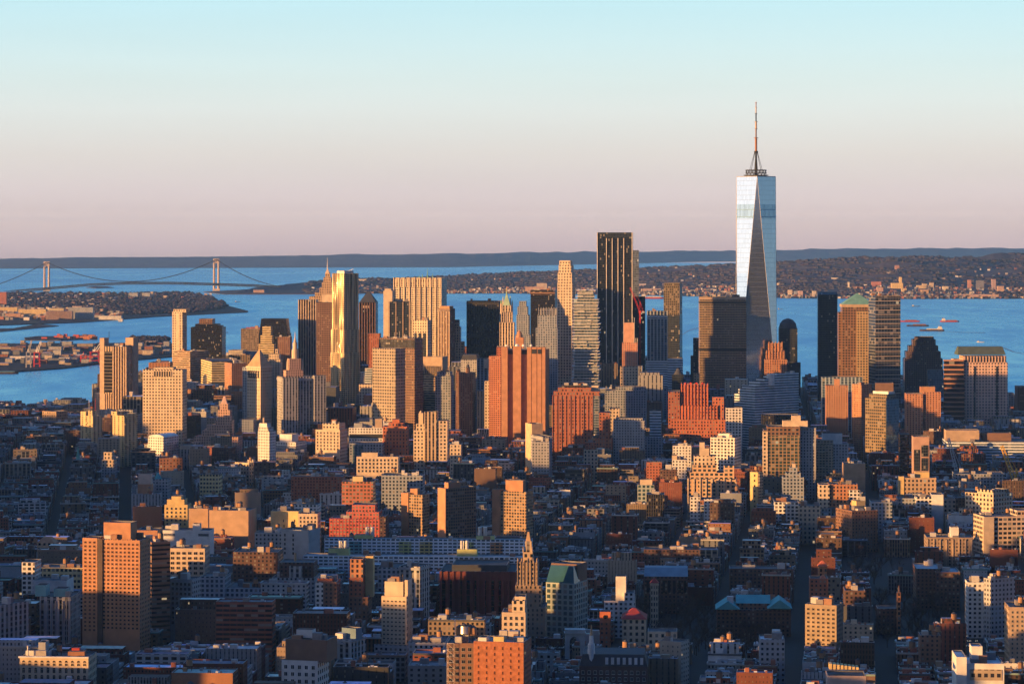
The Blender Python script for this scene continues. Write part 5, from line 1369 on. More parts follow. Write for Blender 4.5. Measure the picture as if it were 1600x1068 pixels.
# pink stepped courthouse
b = O('pink stepped deco courthouse with a small pinnacle tower', 3850, (303, 372), 682, 'pink_deco', D=40, cat='courthouse', name='courthouse')
b.tpx('setback', 316, 358, 672, .1, .9); b.tpx('setback', 323, 357, 664, .2, .85); b.tpx('tower', 336.5, 362, 657, .25, .8); b.tpx('tower', 340.5, 359, 640, .3, .75); b.tpx('tower', 343.5, 356, 630, .35, .7)
b.pyr('pinnacle', b.u(345, .4), b.u(354.5, .4), .4, .65, b.tops[-1][4] - .5, b.zat(619, .4), 'p_pink', .25); b.solid('wing', -.05, .16, -.2, -.01, 0, b.zat(690), 'pink_deco'); b.solid('wing', .84, 1.03, -.2, -.01, 0, b.zat(688), 'pink_deco')
for x in (338.5, 360.5): drum(b, 'corner_pinnacle', x, 657, 651, 1.2, 'p_pink', .5, .28)
b = O('red brick block with tall arched windows at the foot of the pink courthouse', 3700, (306, 333), 698, 'brick_red', D=26)
b = O('pale columned hall left of the pink courthouse', 3760, (277, 304), 702, 'grey_cols', D=34); b.tpx('attic', 281, 301, 695, .2, .9, 'p_cream')
b = A_('square dark brown tower with a flat roof right of the red arched block', 3640, (331, 358, 369), 699, 'brick_dark', k=1); b.clutter(2)
b = O('shaded grey slab with a stepped top beside the courthouse tower', 3950, (378, 396), 655, 'greyblue', D=26)
b = O('cream office block with a brown flank left of the slim white tower', 3500, (367, 390, 406), 722, 'cream', k=1); b.clutter(2, 1)
b = O('slim white banded tower with a round roof tank', 3480, (403, 421, 431), 673, 'white', k=.9, name='apartment_tower', cat='apartment tower')
b.tpx('setback', 404, 419, 667, .1, .9); b.tpx('penthouse', 405, 417, 661, .2, .8, 'p_white'); drum(b, 'roof_tank', 412.5, 661, 652, 1.8, 'p_tan', v=.5)
b = O('grey block with a white top band right of the slim white tower', 3650, (430, 462, 479), 690, 'white', k=1); b.tpx('penthouse', 437, 456, 678, .2, .8, 'p_white'); b.block('lower_floors', -.01, 1.01, -.02, 1.01, 697, 'grey', z0=0)
b = O('broad cream block with a stepped top before the wavy steel tower', 3600, (493, 531, 543), 671, 'cream', k=.9, win=dict(bay=4.6, floor=4.2, w=2.0, h=2.4, wall='p_cream', zmin=35)); b.tpx('setback', 504, 530, 661, .1, .9); b.clutter(2, top=1)
b = O('long pale blue building with round windows under a tan roof house', 3720, (545, 601), 668, 'white', D=30); b.tpx('penthouse', 586, 597, 654, .2, .6, 'p_tan'); b.tpx('penthouse', 553, 566, 661, .3, .7, 'p_grey'); b.clutter(3)
b.solid('round_window_band', .02, .98, -.01, 0, b.zat(684), b.zat(678), 'louvre')
b = O('grey blue block with two tall window bays below the pale round windowed one', 3560, (546, 598), 692, 'greyblue', D=30); 
for x0, x1 in ((551, 558), (560, 567)): b.solid('window_bay', b.u(x0), b.u(x1), -.02, 0, 0, b.zat(695), 'blue_glass')
b = A_('red orange brick tower with a small stepped crown', 3580, (598, 636), 666, 'red_deco', D=26); b.tpx('setback', 607, 630, 660, .1, .9); b.tpx('crown', 613, 624, 655, .2, .8, 'p_red_deco')
b = O('long low cream loft below the red orange brick tower', 3330, (557, 622), 713, 'cream', D=22, win=dict(bay=4.4, floor=4.4, w=2.2, h=2.6, wall='p_cream', zmin=28)); b.tpx('penthouse', 565, 590, 707, .3, .7, 'p_cream'); b.clutter(2)
b = A_('stepped cream tower group with a ribbed orange shaft', 3500, (646, 684), 672, 'cream', D=30, name='apartment_tower', cat='apartment tower')
b.block('shaft', b.u(663, -.05), b.u(683, -.05), -.06, .6, 643, 'tan_ribs', z0=0); b.block('wing', b.u(681, .02), b.u(699, .02), -.02, .8, 657, 'cream_grid', z0=0); b.tpx('turret', 654, 661, 645, .2, .5, 'p_cream'); b.tpx('setback', 650, 664, 662, .1, .8)
drum(b, 'turret_cap', 657.5, 645, 641, 2.5, 'p_cream', .8, .3); b.clutter(3)
b = O('small cream loft right of the stepped cream tower group', 3400, (703, 720), 694, 'cream', D=20); b.clutter(2)
b = O('narrow orange slab against a grey block before the windowless tower', 3420, (821, 831, 848), 661, 'p_orange_w', k=.6, front='l'); plain('p_orange_w', (.62, .42, .25)); b.block('grey_wing', 1.0, b.u(848, -.1), -.1, .8, 677, 'grey', z0=0)
b = O('low grey block left of the huge red brown block', 3360, (831, 858), 690, 'grey', D=26); b.clutter(2)
b = O('long red brown warehouse with arched windows', 3060, (455, 535), 744, 'brick_red', D=24, name='warehouse', cat='warehouse'); b.clutter(4, 1)
b = O('dark brick block under the long red brown warehouse', 2960, (596, 660), 742, 'greyblue', D=30); b.clutter(4, 1)
b = A_('brick red gridded block with a yellow roof house', 2900, (534, 583), 752, 'brick_red_grid', D=24); b.tpx('penthouse', 551, 567, 744, .1, .6, 'p_gold'); b.clutter(3)
facade('brick_red_grid', (.42, .15, .09), 3.8, 4.0, .66, .55, glass=(.12, .09, .05), blind=.4)
b = O('stepped pink red building wrapped in scaffolding', 2665, (515, 593), 810, 'scaffold', D=34, name='scaffolded_building', cat='building'); b.tpx('setback', 541, 592, 799, .1, .95); b.tpx('setback', 550, 586, 788, .2, .9); b.block('side', 1.0, 1.12, 0, .9, 806, 'brick_dark', z0=0); b.clutter(5, 1)
m = MB()
for i in range(16):
    p = b.pt(i / 15, -.06); m.bar((*p, 0), (*p, b.zat(809)), .13)
for j in range(8):
    p, q = b.pt(0, -.06), b.pt(1, -.06); z = b.zat(809) - j * 4; m.bar((*p, z), (*q, z), .13)
m.build('scaffolding', 'red_paint', b.root)
b = O('white loft with few windows above the yellow one', 2820, (443, 497), 788, 'white', D=24); b.clutter(3, 2)
b = O('plain bright yellow party wall building', 2700, (423, 466), 798, 'p_yellow_w', D=22); plain('p_yellow_w', (.66, .52, .24))
m = [b.solid('window', u, u + .03, -.01, 0, b.zat(815 + 8 * (i % 2)), b.zat(811 + 8 * (i % 2)), 'pane') for i, u in enumerate((.45, .47, .85, .87))]; b.clutter(2, 1)
b = O('cream windowed loft right of the bright yellow party wall', 2680, (466, 496), 802, 'cream', D=24, win=dict(bay=3.6, floor=3.8, w=1.6, h=2.2, wall='p_cream', zmin=14)); b.clutter(2)
b = O('large grey blank walled block with a lit tan corner', 2440, (439, 482, 500), 827, 'p_grey', k=.8); b.clutter(3, 1)
for i in range(10): b.solid('window', .12 + .3 * (i % 2), .17 + .3 * (i % 2), -.01, 0, b.zat(838 + 7 * (i // 2)), b.zat(834 + 7 * (i // 2)), 'pane')
b = O('grey block with few windows left of the grey blank walled one', 2480, (398, 440), 832, 'grey', D=26); b.clutter(3, 1)
# concrete tower trio
WG = dict(bay=3.6, floor=2.95, w=2.5, h=1.7, wall='p_orange', pane='pane', zmin=18, top=1.2)
b = A_('leftmost of three concrete grid towers with a plain orange end', 2680, (627, 660, 671), 772, 'concrete_grid', k=.6, name='apartment_tower', cat='apartment tower', group='three concrete grid towers'); b.block('plain_end', b.u(627, -.05), b.u(638, -.05), -.06, .5, 770, 'p_orange', z0=0); b.tpx('penthouse', 641, 652, 763, .3, .7, 'p_orange')
b = A_('middle of three concrete grid towers, its wide face in shade', 2640, (685, 697, 744), 762, 'concrete_grid_shade', k=3.0, front='l', name='apartment_tower', cat='apartment tower', group='three concrete grid towers'); b.solid('plain_end', -.01, 1.0, -.02, 0, 0, b.zat(762), 'p_orange'); b.block('penthouse', .4, .9, .1, .5, 753, 'p_orange', z0=b.tops[0][4] - 1)
b = A_('rightmost of three concrete grid towers, lit orange to the street', 2660, (770, 822, 833), 767, 'concrete_grid', k=.5, name='apartment_tower', cat='apartment tower', group='three concrete grid towers'); b.block('plain_end', b.u(769, -.05), b.u(781, -.05), -.06, .5, 765, 'p_orange', z0=0); b.tpx('penthouse', 790, 817, 750, .2, .6, 'p_orange')
# white slab blocks
b = A_('very long white slab apartment block with yellow roof houses and twin tanks', 2540, (507, 831), 842, 'wsv', D=18, name='apartment_block', cat='apartment block', roof=(.3, .33, .35))
for x in (578, 754): b.tpx('roof_house', x - 24 if x < 600 else x - 10, x + 4 if x < 600 else x + 18, 836, .2, .8, 'p_lime'); [drum(b, 'roof_tank', x + q, 838, 823, 3.2, 'aluminium', v=.5) for q in (-4, 4)]
plain('p_lime', (.5, .52, .22)); b.clutter(6)
for i, (u, c) in enumerate(((.36, 'p_lime'), (.46, 'p_gold'), (.66, 'p_lime'), (.8, 'p_orange'), (.12, 'copper_teal'))): b.solid('colour_panel', u, u + .06, -.03, 0, b.zat(868), b.zat(846), 'panel_' + c); facade('panel_' + c, {'p_lime': (.5, .5, .2), 'p_gold': (.62, .48, .2), 'p_orange': (.5, .25, .12), 'copper_teal': (.14, .34, .36)}[c], 4.4, 3.0, .74, .5)
b = A_('nearer long white slab apartment block, lower in the picture', 2400, (474, 832), 868, 'wsv', D=18, name='apartment_block', cat='apartment block', roof=(.34, .37, .4))
b.tpx('roof_house', 513, 545, 857, .2, .8, 'p_lime'); b.tpx('roof_house', 714, 745, 857, .2, .8, 'p_lime'); [drum(b, 'roof_tank', x, 858, 844, 3.0, 'aluminium', v=.5) for x in (532, 540, 722, 730)]; b.clutter(5)
# red library
b = O('big dark red sandstone library block with tall vertical slots', 2200, (687, 806), 892, 'bobst', D=55, name='library', cat='library', roof=(.05, .06, .075))
b.tpx('roof_house', 706, 792, 882, .1, .8, 'slate'); b.solid('attic', 0, 1, -.015, 0, b.zat(906), b.zat(893), 'p_dark_red'); plain('p_dark_red', (.17, .05, .04))
for i in range(13): b.solid('pier', i / 12 * .97, i / 12 * .97 + .03, -.03, 0, 0, b.zat(892), 'p_dark_red')
b = O('tall grey block with a deep cornice left of the red library', 2150, (624, 656, 672), 884, 'grey_cols', k=1.2); b.solid('cornice', -.04, 1.04, -.04, 1.04, b.zat(890), b.zat(886), 'p_grey'); b.clutter(3)
b = O('grey hall with a row of tall windows left of the deep corniced block', 2260, (590, 626), 886, 'greyblue', D=34); b.clutter(3)
# deco tower with lantern
b = A_('slender brown apartment tower with a golden stepped lantern top', 2080, (801, 852), 948, 'tan_dark', D=30, name='apartment_tower', cat='apartment tower'); facade('tan_dark', (.30, .22, .16), 3.4, 3.4, .4, .55)
b.tpx('tower', 805, 845, 914, .08, .9); b.tpx('tower', 808, 840, 878, .12, .85); b.tpx('shaft', 817, 832, 862, .3, .7, 'tan'); b.tpx('lantern', 820.5, 830.5, 845, .36, .64, 'tan_ribs')
b.pyr('spire', b.u(821.5, .5), b.u(829.5, .5), .4, .6, b.tops[-1][4] - .5, b.zat(830, .5), 'gold_tan', .3)
for x in (817.5, 831.5): drum(b, 'corner_pinnacle', x, 862, 853, 1.0, 'p_tan', .4, .33)
for x in (809, 815, 833, 839): drum(b, 'corner_pinnacle', x, 878, 871, 1.0, 'p_tan', .4, .14)
for i in range(7): x = 808 + i * 5.1; b.solid('pier', b.u(x, .1), b.u(x + .9, .1), .1, .12, b.zat(930), b.zat(877), 'p_tan_d')
# glass roofed building
b = O('pale gridded building under a sloping teal glass roof', 2120, (853, 897, 918), 910, 'teal_grid', k=1.2); facade('teal_grid', (.34, .38, .34), 4.6, 4.2, .62, .66, glass=(.04, .08, .09))
b.pyr('glass_roof', 0, 1, 0, .45, b.tops[0][4] - .5, b.zat(884), 'teal_glass', (.8, .3)); plain('teal_glass', (.05, .16, .2), rough=.15, metal=.4, ior=.6); b.block('rear_block', .02, .98, .35, 1.0, 880, 'p_brown', z0=0)
b = O('cream stepped loft lit at the top left of the golden lantern tower', 1960, (784, 821), 956, 'cream', D=24, win=dict(bay=4.0, floor=4.2, w=1.9, h=2.3, wall='p_cream', zmin=24)); b.tpx('setback', 800, 820, 938, .1, .9); b.tpx('setback', 804, 821, 931, .3, .9); b.clutter(2)
b = O('white stepped building with an orange lit stair tower', 2180, (944, 992), 938, 'white', D=30); b.tpx('stair_tower', 962, 978, 900, .2, .6, 'p_white'); b.tpx('setback', 975, 991, 926, .1, .8, 'white'); b.clutter(4)
b = O('small red brick house with a round window in its lit gable', 2060, (937, 954), 956, 'brick_red', D=14); b.solid('gable', 0, 1, -.02, .0, b.zat(972), b.zat(955), 'p_red_deco')
q = b.pt(.5, -.05); m = MB(); n = 14; m.face([(q[0] + 1.5 * math.cos(6.283 * i / n), q[1] - .2, b.zat(963) + 1.5 * math.sin(6.283 * i / n)) for i in range(n)]); m.build('round_window', 'pane', b.root)
b = O('cream hall with a dark red hipped tile roof', 2060, (972, 1009), 966, 'cream', D=26, name='hall', cat='hall'); b.pyr('hip_roof', -.05, 1.05, -.05, 1.05, b.tops[0][4] - .3, b.zat(949, .5), 'red_tile', .12)
b = Bld('bell_tower', 'tan arcaded bell tower with a tiny red roof', 'bell tower', 2190, (1016.5, 1028.5), 910, 'tan_arc', D=7, parapet=.4); facade('tan_arc', (.5, .40, .28), 2.0, 4.6, .45, .6, glass=(.03, .025, .02)); b.pyr('tile_roof', -.08, 1.08, -.08, 1.08, b.tops[0][4] - .2, b.zat(903), 'red_tile', .05); b.solid('cornice', -.06, 1.06, -.06, 1.06, b.zat(915), b.zat(913.5), 'p_tan')
b = O('dark red brick hall with a blue sheet roof behind the bell tower', 2320, (1006, 1075), 900, 'brick_dark', D=40, roof=(.16, .24, .3)); b.pyr('sheet_roof', 0, 1, 0, 1, b.tops[0][4] - .4, b.zat(889), 'slate_blue', (.98, .4)); plain('slate_blue', (.15, .23, .29))
for i in range(8): b.solid('window_bay', .06 + .12 * i, .12 + .12 * i, -.01, 0, b.zat(925), b.zat(906), 'pane')
# copper roofed library
b = O('low brick building with three bright teal copper gable roofs', 2190, (1120, 1236), 952, 'brick_dark', D=30, name='copper_roofed_building', cat='building', roof=(.08, .2, .2))
def gable(b, x0, x1, y0, y1, v0, v1, mat, along='u'):
    u0, u1 = b.u(x0, v0), b.u(x1, v0); z0, z1 = b.zat(y0, v0), b.zat(y1, v0); m = MB()
    P = [(*b.pt(u0, v0), z0), (*b.pt(u1, v0), z0), (*b.pt(u1, v1), z0), (*b.pt(u0, v1), z0)]
    if along == 'u': R0, R1 = (*b.pt(u0, (v0 + v1) / 2), z1), (*b.pt(u1, (v0 + v1) / 2), z1); m.face([P[0], P[1], R1, R0]); m.face([P[2], P[3], R0, R1]); m.face([P[1], P[2], R1]); m.face([P[3], P[0], R0])
    else: R0, R1 = (*b.pt((u0 + u1) / 2, v0), z1), (*b.pt((u0 + u1) / 2, v1), z1); m.face([P[1], P[2], R1, R0]); m.face([P[3], P[0], R0, R1]); m.face([P[0], P[1], R0]); m.face([P[2], P[3], R1])
    m.build('gable_roof', mat, b.root)
z = b.tops[0][4]
gable(b, 1118, 1156, 952, 939, -.12, .9, 'copper_teal', 'v'); gable(b, 1150, 1204, 942, 931, .3, 1.0, 'copper_teal'); gable(b, 1199, 1238, 950, 936, -.12, .9, 'copper_teal', 'v')
b.block('upper_floor', b.u(1150, .32), b.u(1204, .32), .32, .98, 942, 'brick_brown', roof=False); b.solid('skylight', b.u(1136), b.u(1146), .1, .25, z, z + 10, 'pale_metal')
b = A_('long dark red brick block with rows of pale windows behind the copper roofs', 2390, (1140, 1240), 888, 'brick_dark', D=24); b.tpx('penthouse', 1160, 1180, 882, .2, .7, 'p_grey'); b.clutter(4, 1)
b = A_('long dark mansion block with a lit cornice above the blue sheet roof', 2540, (1006, 1120), 858, 'brick_dark', D=24); b.clutter(6, 1); b.tpx('gable', 1032, 1056, 872, -.3, -.02, 'tan_dark', z0=0)
# great brick apartment tower
WT = dict(bay=3.15, floor=2.9, w=1.75, h=1.55, wall='p_orange', zmin=30, top=1.6, frame='p_orange')
b = A_('great orange brick apartment tower, lit above and dark below', 2000, (152, 218.5, 235), 843, 'brick_orange', k=.7, name='apartment_tower', cat='apartment tower', win=WT, roof=(.16, .15, .15))
b.block('wing', b.u(129, -.02), b.u(152, -.02), -.03, .6, 841, 'brick_orange', z0=0, win=dict(WT, bay=3.4))
b.solid('recess_shade', b.u(152.3, -.04), b.u(160, -.04), -.045, -.005, 0, b.zat(842), 'p_slot_shade'); plain('p_slot_shade', (.10, .07, .055))  # dark strip on the front; the notch's shade is painted as its colour
b.tpx('penthouse', 162, 204, 816, .2, .8, 'p_orange'); b.clutter(5)
for i in range(9): b.solid('parapet_notch', .02 + i * .11, .05 + i * .11, -.01, .01, b.zat(843) - .3, b.zat(841.5), 'p_orange')
b = A_('tall dark banded tower close behind the great orange tower', 2090, (214, 237, 266), 846, 'brown_bands', k=2.4, name='apartment_tower', cat='apartment tower', front='r'); b.clutter(3, 1)
b = O('low orange brick hall peeping over the great orange tower', 2360, (213, 246), 828, 'p_orange', D=24); b.clutter(1)
b = O('long white loft with small paired windows, its right end lit', 2500, (247, 328), 828, 'p_white', D=22)
for i in range(22): u = (.06 + .025 * (i % 11)) if i < 11 else (.78 + .018 * (i % 11)); b.solid('window', u, u + .011, -.01, 0, b.zat(837), b.zat(833), 'pane')
b.tpx('penthouse', 301, 312, 818, .2, .6, 'p_white'); b.clutter(3)
b = O('cream loft with dark window rows right of the great tower', 2330, (264, 320), 856, 'cream', D=24, win=dict(bay=4.6, floor=4.2, w=3.2, h=2.3, wall='p_cream', zmin=24, frame='p_cream')); b.clutter(3, 2)
b = O('grey gridded loft below the cream window row loft', 2110, (266, 300, 314), 904, 'grey', k=1, win=dict(bay=3.4, floor=3.7, w=2.2, h=2.2, wall='p_grey', zmin=18)); b.clutter(3, 1)
b = O('grey loft right of the grey gridded loft', 2200, (313, 352), 900, 'greyblue', D=28); b.clutter(3, 1)
# left edge foreground
b = O('large grey loft block cut by the left picture edge', 1980, (-40, -14, 45), 946, 'grey_cols', k=2.2, front='l'); b.clutter(4, 1)
b = O('grey columned loft with two teal roof houses', 2060, (62, 111), 932, 'grey_cols', D=32); b.tpx('roof_house', 55, 72, 914, .2, .6, 'teal_wall', z0=b.zat(933)); b.tpx('roof_house', 84, 104, 919, .3, .7, 'teal_wall'); b.clutter(3)
for i in range(9): b.solid('column', .02 + i * .118, .045 + i * .118, -.03, 0, 0, b.zat(938), 'p_grey')
b = O('low dark loft between the two grey lofts at the left', 2100, (40, 62), 950, 'grey', D=24)
b = O('long low yellow loft left of the great orange tower', 2300, (60, 129), 886, 'yellow_bands2', D=26); facade('yellow_bands2', (.62, .5, .26), 3.6, 4.6, .66, .5); b.clutter(5, 2)
b = O('pale blank walled building below the long yellow loft', 2200, (52, 104), 906, 'p_white', D=26); b.clutter(2)
b = O('orange stepped roof building with a glazed veranda', 2450, (57, 105), 862, 'greyblue', D=28); b.tpx('setback', 58, 85, 848, .1, .7, 'tan'); b.pyr('hip_roof', b.u(57, .1), b.u(85, .1), .1, .7, b.zat(849), b.zat(840), 'p_orange', .4)
b = O('small white framed loft left of the long yellow loft', 2240, (34, 54), 878, 'white_grid', D=24)
b = O('ornate cream loft with arched windows and cornice at the lower left', 1830, (31, 138), 1026, 'cream', D=26, win=dict(bay=4.0, floor=4.8, w=2.0, h=2.4, wall='p_cream', zmin=0, arch=True, frame='p_cream'), roof=(.12, .1, .1))
b.solid('cornice', -.015, 1.01, -.06, 0, b.zat(1027), b.zat(1024.5), 'p_white'); b.solid('string_course', -.005, 1.005, -.03, 0, b.zat(1035.5), b.zat(1034.5), 'p_cream'); b.tpx('penthouse', 60, 71, 1003, .3, .7, 'p_grey'); b.tpx('penthouse', 40, 77, 1016, .3, .8, 'p_white'); b.clutter(4); b.solid('red_tarp', b.u(106, .3), b.u(132, .3), .3, .5, b.tops[0][4], b.tops[0][4] + 2.6, 'rust'); b.solid('red_tarp', b.u(112, .55), b.u(124, .55), .55, .7, b.tops[0][4], b.tops[0][4] + 4, 'hull_red')
b.pole('flue', .09, .2, b.tops[0][4], b.zat(1010), .5, 'pale_metal'); b.tank(.5, .6)
# other lower mid
b = O('orange stepped house with a water tank on its gabled top', 2850, (257, 293), 788, 'p_gold2', D=22, win=dict(bay=4.2, floor=4.0, w=1.9, h=2.2, wall='p_gold2', zmin=15)); plain('p_gold2', (.6, .44, .2)); b.tpx('setback', 261, 288, 780, .1, .9); b.tpx('setback', 268, 283, 775, .2, .8); b.tank(.5, .5, 2)
b = O('dark grey gridded loft left of the orange stepped house', 3000, (205, 247), 771, 'grey', D=24); b.tpx('penthouse', 215, 236, 756, .1, .6, 'p_orange'); b.tpx('penthouse', 216, 236, 740, .15, .5, 'p_pinkw'); plain('p_pinkw', (.56, .42, .34)); b.clutter(3)
b = O('yellow house with red roof trim and tanks before the dark brown tower', 3150, (312, 343), 741, 'yellow_bands2', D=20); b.clutter(2, 3)
b = O('wide tan blank walled warehouse, left part of a pair', 2720, (295, 325), 794, 'p_tan2', D=24, name='warehouse', cat='warehouse'); plain('p_tan2', (.42, .28, .18)); b.clutter(3, 2)
b = O('wide tan blank walled warehouse with a dark right flank, right part of a pair', 2680, (327, 388, 401), 797, 'p_tan2', k=.8, name='warehouse', cat='warehouse'); b.clutter(5, 3)
b = O('grey loft with a shallow dome of green copper', 3120, (238, 262), 748, 'grey', D=22); drum(b, 'dome', 247, 748, 738, 6, 'copper_teal', 1.5)
b = Bld('church', 'small church with a thin green copper spire at the left', 'church', 3550, (117, 131), 720, 'p_grey', D=20); drum(b, 'spire', 122, 718, 697, 3.6, 'copper_green', .2); plain('copper_green', (.14, .38, .3))
b = O('pink brown stepped tower with a white front panel beside the green spire', 3450, (159, 178), 718, 'cream', D=20); b.tpx('setback', 162, 175, 706, .1, .8); b.block('lower_floors', -.02, 1.02, -.02, 1, 728, 'grey', z0=0)
b = A_('art deco grey block with a lit golden roof stack', 2280, (425, 491), 902, 'grey', D=36); b.tpx('tower', 437, 490, 878, .2, .9, 'brick_dark'); b.tpx('crown', 452, 471, 884, .05, .4, 'grey_cols'); drum(b, 'roof_stack', 461.5, 876, 863, 1.8, 'gold_tan', v=.5); b.clutter(3)
b = A_('tall narrow house with a white left strip and a red brown right half', 2120, (493, 526), 908, 'brick_brown', D=24); b.solid('white_strip', -.005, .36, -.02, 0, 0, b.zat(909), 'white'); b.tpx('penthouse', 496, 519, 903, .2, .8, 'brick_red'); b.clutter(2)
b = A_('red brick tower with an orange penthouse and arched openings', 2130, (545, 575), 932, 'brick_brown', D=26, name='apartment_tower', cat='apartment tower'); b.tpx('setback', 545.5, 567, 902, .05, .9, 'brick_red'); b.tpx('penthouse', 547, 567, 873, .1, .7, 'barclay'); b.tpx('stair_tower', 571, 583, 868, .5, .9, 'p_gold2', z0=b.zat(935)); b.clutter(2)
b = O('dark bulky loft block left of the red brick tower', 2330, (364, 434), 862, 'brick_dark', D=34); b.clutter(4, 2)
b = O('wide low dark block left of the art deco grey block', 2200, (352, 424), 918, 'greyblue', D=40); b.clutter(5, 1)
b = A_('cream apartment tower, sunlit above its grey base, with a thin roof spike', 1990, (596, 635, 645), 931, 'cream', k=.9, name='apartment_tower', cat='apartment tower', win=dict(bay=3.0, floor=3.0, w=1.8, h=1.3, wall='p_cream', zmin=20, frame='p_cream'))
b.tpx('setback', 601, 630, 908, .15, .85, 'p_cream'); b.block('side_tower', .88, 1.0, .2, .9, 905, 'p_cream', z0=0); drum(b, 'spike', 629, 908, 897, 1.0, 'gold_tan', .15); b.block('base', b.u(585, -.1), b.u(637, -.1), -.14, -.01, 1007, 'grey', z0=0); b.clutter(3, top=1)
b = O('grey stone block beside the base of the cream apartment tower', 1930, (638, 696), 1003, 'grey', D=34); b.clutter(4, 1)
b = O('white corner block with a dark glass rooftop storey', 1790, (440, 496, 514), 1031, 'white_sq', k=1.0, win=dict(bay=4.4, floor=4.6, w=2.3, h=2.5, wall='p_white', zmin=0, frame='p_white')); facade('white_sq', (.66, .63, .58), 4.4, 4.6, .5, .55)
b.tpx('roof_storey', 447, 509, 1012, .1, .95, 'pane_blue'); b.tpx('roof_storey', 446, 511, 998, .08, .97, 'p_brown'); b.clutter(5, top=-1); b.tpx('roof_house', 463, 488, 983, .4, .7, 'p_white', z0=b.zat(999))
b = O('neoclassical grey building with a pediment right of the white corner block', 1920, (512, 548, 572), 998, 'grey_cols', k=1.1); b.solid('cornice', -.02, 1.02, -.03, 1, b.zat(1001), b.zat(999), 'p_grey'); gable(b, 516, 540, 1006, 1000, -.05, .02, 'p_grey', 'v'); b.tpx('roof_house', 534, 556, 980, .3, .7, 'slate_blue'); b.clutter(2)
b = O('big orange red brick loft with many small windows at the bottom', 1740, (740, 818, 830), 1002, 'brick_red', k=.8, win=dict(bay=5.2, floor=3.9, w=1.0, h=2.0, wall='p_brick_o', zmin=0, frame='p_brick_o'), roof=(.2, .22, .25)); plain('p_brick_o', (.36, .13, .06), var=.6, scale=.5); b.clutter(5)
b.tpx('penthouse', 771, 787, 994, .1, .3, 'p_gold2'); b.tpx('roof_house', 747, 760, 996, .1, .5, 'p_white')
b = O('brown loft with steel fire stairs and roof tanks left of the big orange red loft', 1760, (698, 740), 1004, 'brick_brown', D=24, win=dict(bay=4.0, floor=3.9, w=2.4, h=2.2, wall='p_brown', zmin=0)); b.clutter(3)
for u, v in ((.42, .5), (.95, .4), (.8, .6)): b.tank(u, v, r=2.3, h=4.6, leg=5)
b.tank(.62, .3, r=2.6, h=5, leg=6, mat='aluminium')
m = MB()
for q in range(9):
    z = b.tops[0][4] - 4 * q; p0, p1 = b.pt(.02, -.08), b.pt(.28, -.08); m.bar((*p0, z), (*p1, z), .12); m.bar((*p0, z), (*p1, z - 4), .1)
for u in (.02, .28): p = b.pt(u, -.08); m.bar((*p, 0), (*p, b.tops[0][4]), .12)
m.build('fire_escape', 'pale_metal', b.root); drum(b, 'flue', 711, 1010, 966, .6, 'pale_metal', v=.4)
# marble arch
def arch():
    d = 2010; x0, x1 = X(883, d), X(914, d); zt = Z(983, d); w = x1 - x0; cx = (x0 + x1) / 2
    root = empty('marble_arch', (cx, d, 0), 'white marble arch at the park edge', 'arch')
    ow = w * .27; zs = zt - w * .62; m = MB(); n = 14; dp = 8
    for sx in (-1, 1):
        a, b_ = (cx - w / 2, cx - ow) if sx < 0 else (cx + ow, cx + w / 2)
        m.box(a, b_, d, d + dp, 0, zt - 3, 0)
    for i in range(n):
        a0, a1 = math.pi * i / n, math.pi * (i + 1) / n
        P = [(cx + ow * math.cos(a0), zs + ow * math.sin(a0)), (cx + ow * math.cos(a1), zs + ow * math.sin(a1))]
        for y, o in ((d, 0), (d + dp, 1)):
            f = [(P[0][0], y, P[0][1]), (P[0][0], y, zt - 3), (P[1][0], y, zt - 3), (P[1][0], y, P[1][1])]
            m.face(f if o else f[::-1])
        m.face([(P[0][0], d, P[0][1]), (P[1][0], d, P[1][1]), (P[1][0], d + dp, P[1][1]), (P[0][0], d + dp, P[0][1])])
    m.build('pier', 'marble', root)
    m = MB(); m.box(cx - w / 2 - .8, cx + w / 2 + .8, d - .8, d + dp + .8, zt - 3, zt - 2.2); m.build('cornice', 'marble', root)
    m = MB(); m.box(cx - w / 2 - .2, cx + w / 2 + .2, d - .2, d + dp + .2, zt - 2.2, zt); m.build('attic', 'marble', root)
    reserve([(x0, d - 40), (x1, d - 40), (x1, d + 20), (x0, d + 20)], 6)
arch()
b = O('dark mansard block with white dormers and a golden tipped corner turret', 1850, (905, 1012), 1040, 'brick_dark', D=34, win=dict(bay=4.2, floor=4.4, w=2.0, h=2.4, wall='brick_dark_p', zmin=0, frame='p_white')); plain('brick_dark_p', (.11, .07, .06))
b.pyr('mansard_roof', 0, 1, 0, 1, b.tops[0][4] - .5, b.zat(1022), 'slate', .9)
for i in range(7): u = .38 + i * .085; b.solid('dormer', u, u + .045, .01, .1, b.tops[0][4], b.zat(1027), 'p_white')
drum(b, 'corner_turret', 924, 1040, 1005, 6.5, 'p_white', 5.5, .1); drum(b, 'turret_stage', 924, 1005, 992, 4, 'p_white', 3, .1); drum(b, 'turret_cap', 924, 992, 975, 2.6, 'gold_tan', .4, .1)
b = A_('plain grey tan apartment tower at the bottom right of the mansard block', 1900, (1031, 1064, 1077), 1001, 'grey_tan', k=.9, name='apartment_tower', cat='apartment tower', win=dict(bay=3.6, floor=3.1, w=1.1, h=1.3, wall='p_greytan', zmin=0)); facade('grey_tan', (.38, .33, .27), 3.6, 3.1, .35, .45); plain('p_greytan', (.38, .33, .27)); b.clutter(3, 1)
b = O('tan pale fronted hall left of the grey tan tower top', 2020, (1012, 1058), 986, 'cream', D=20)
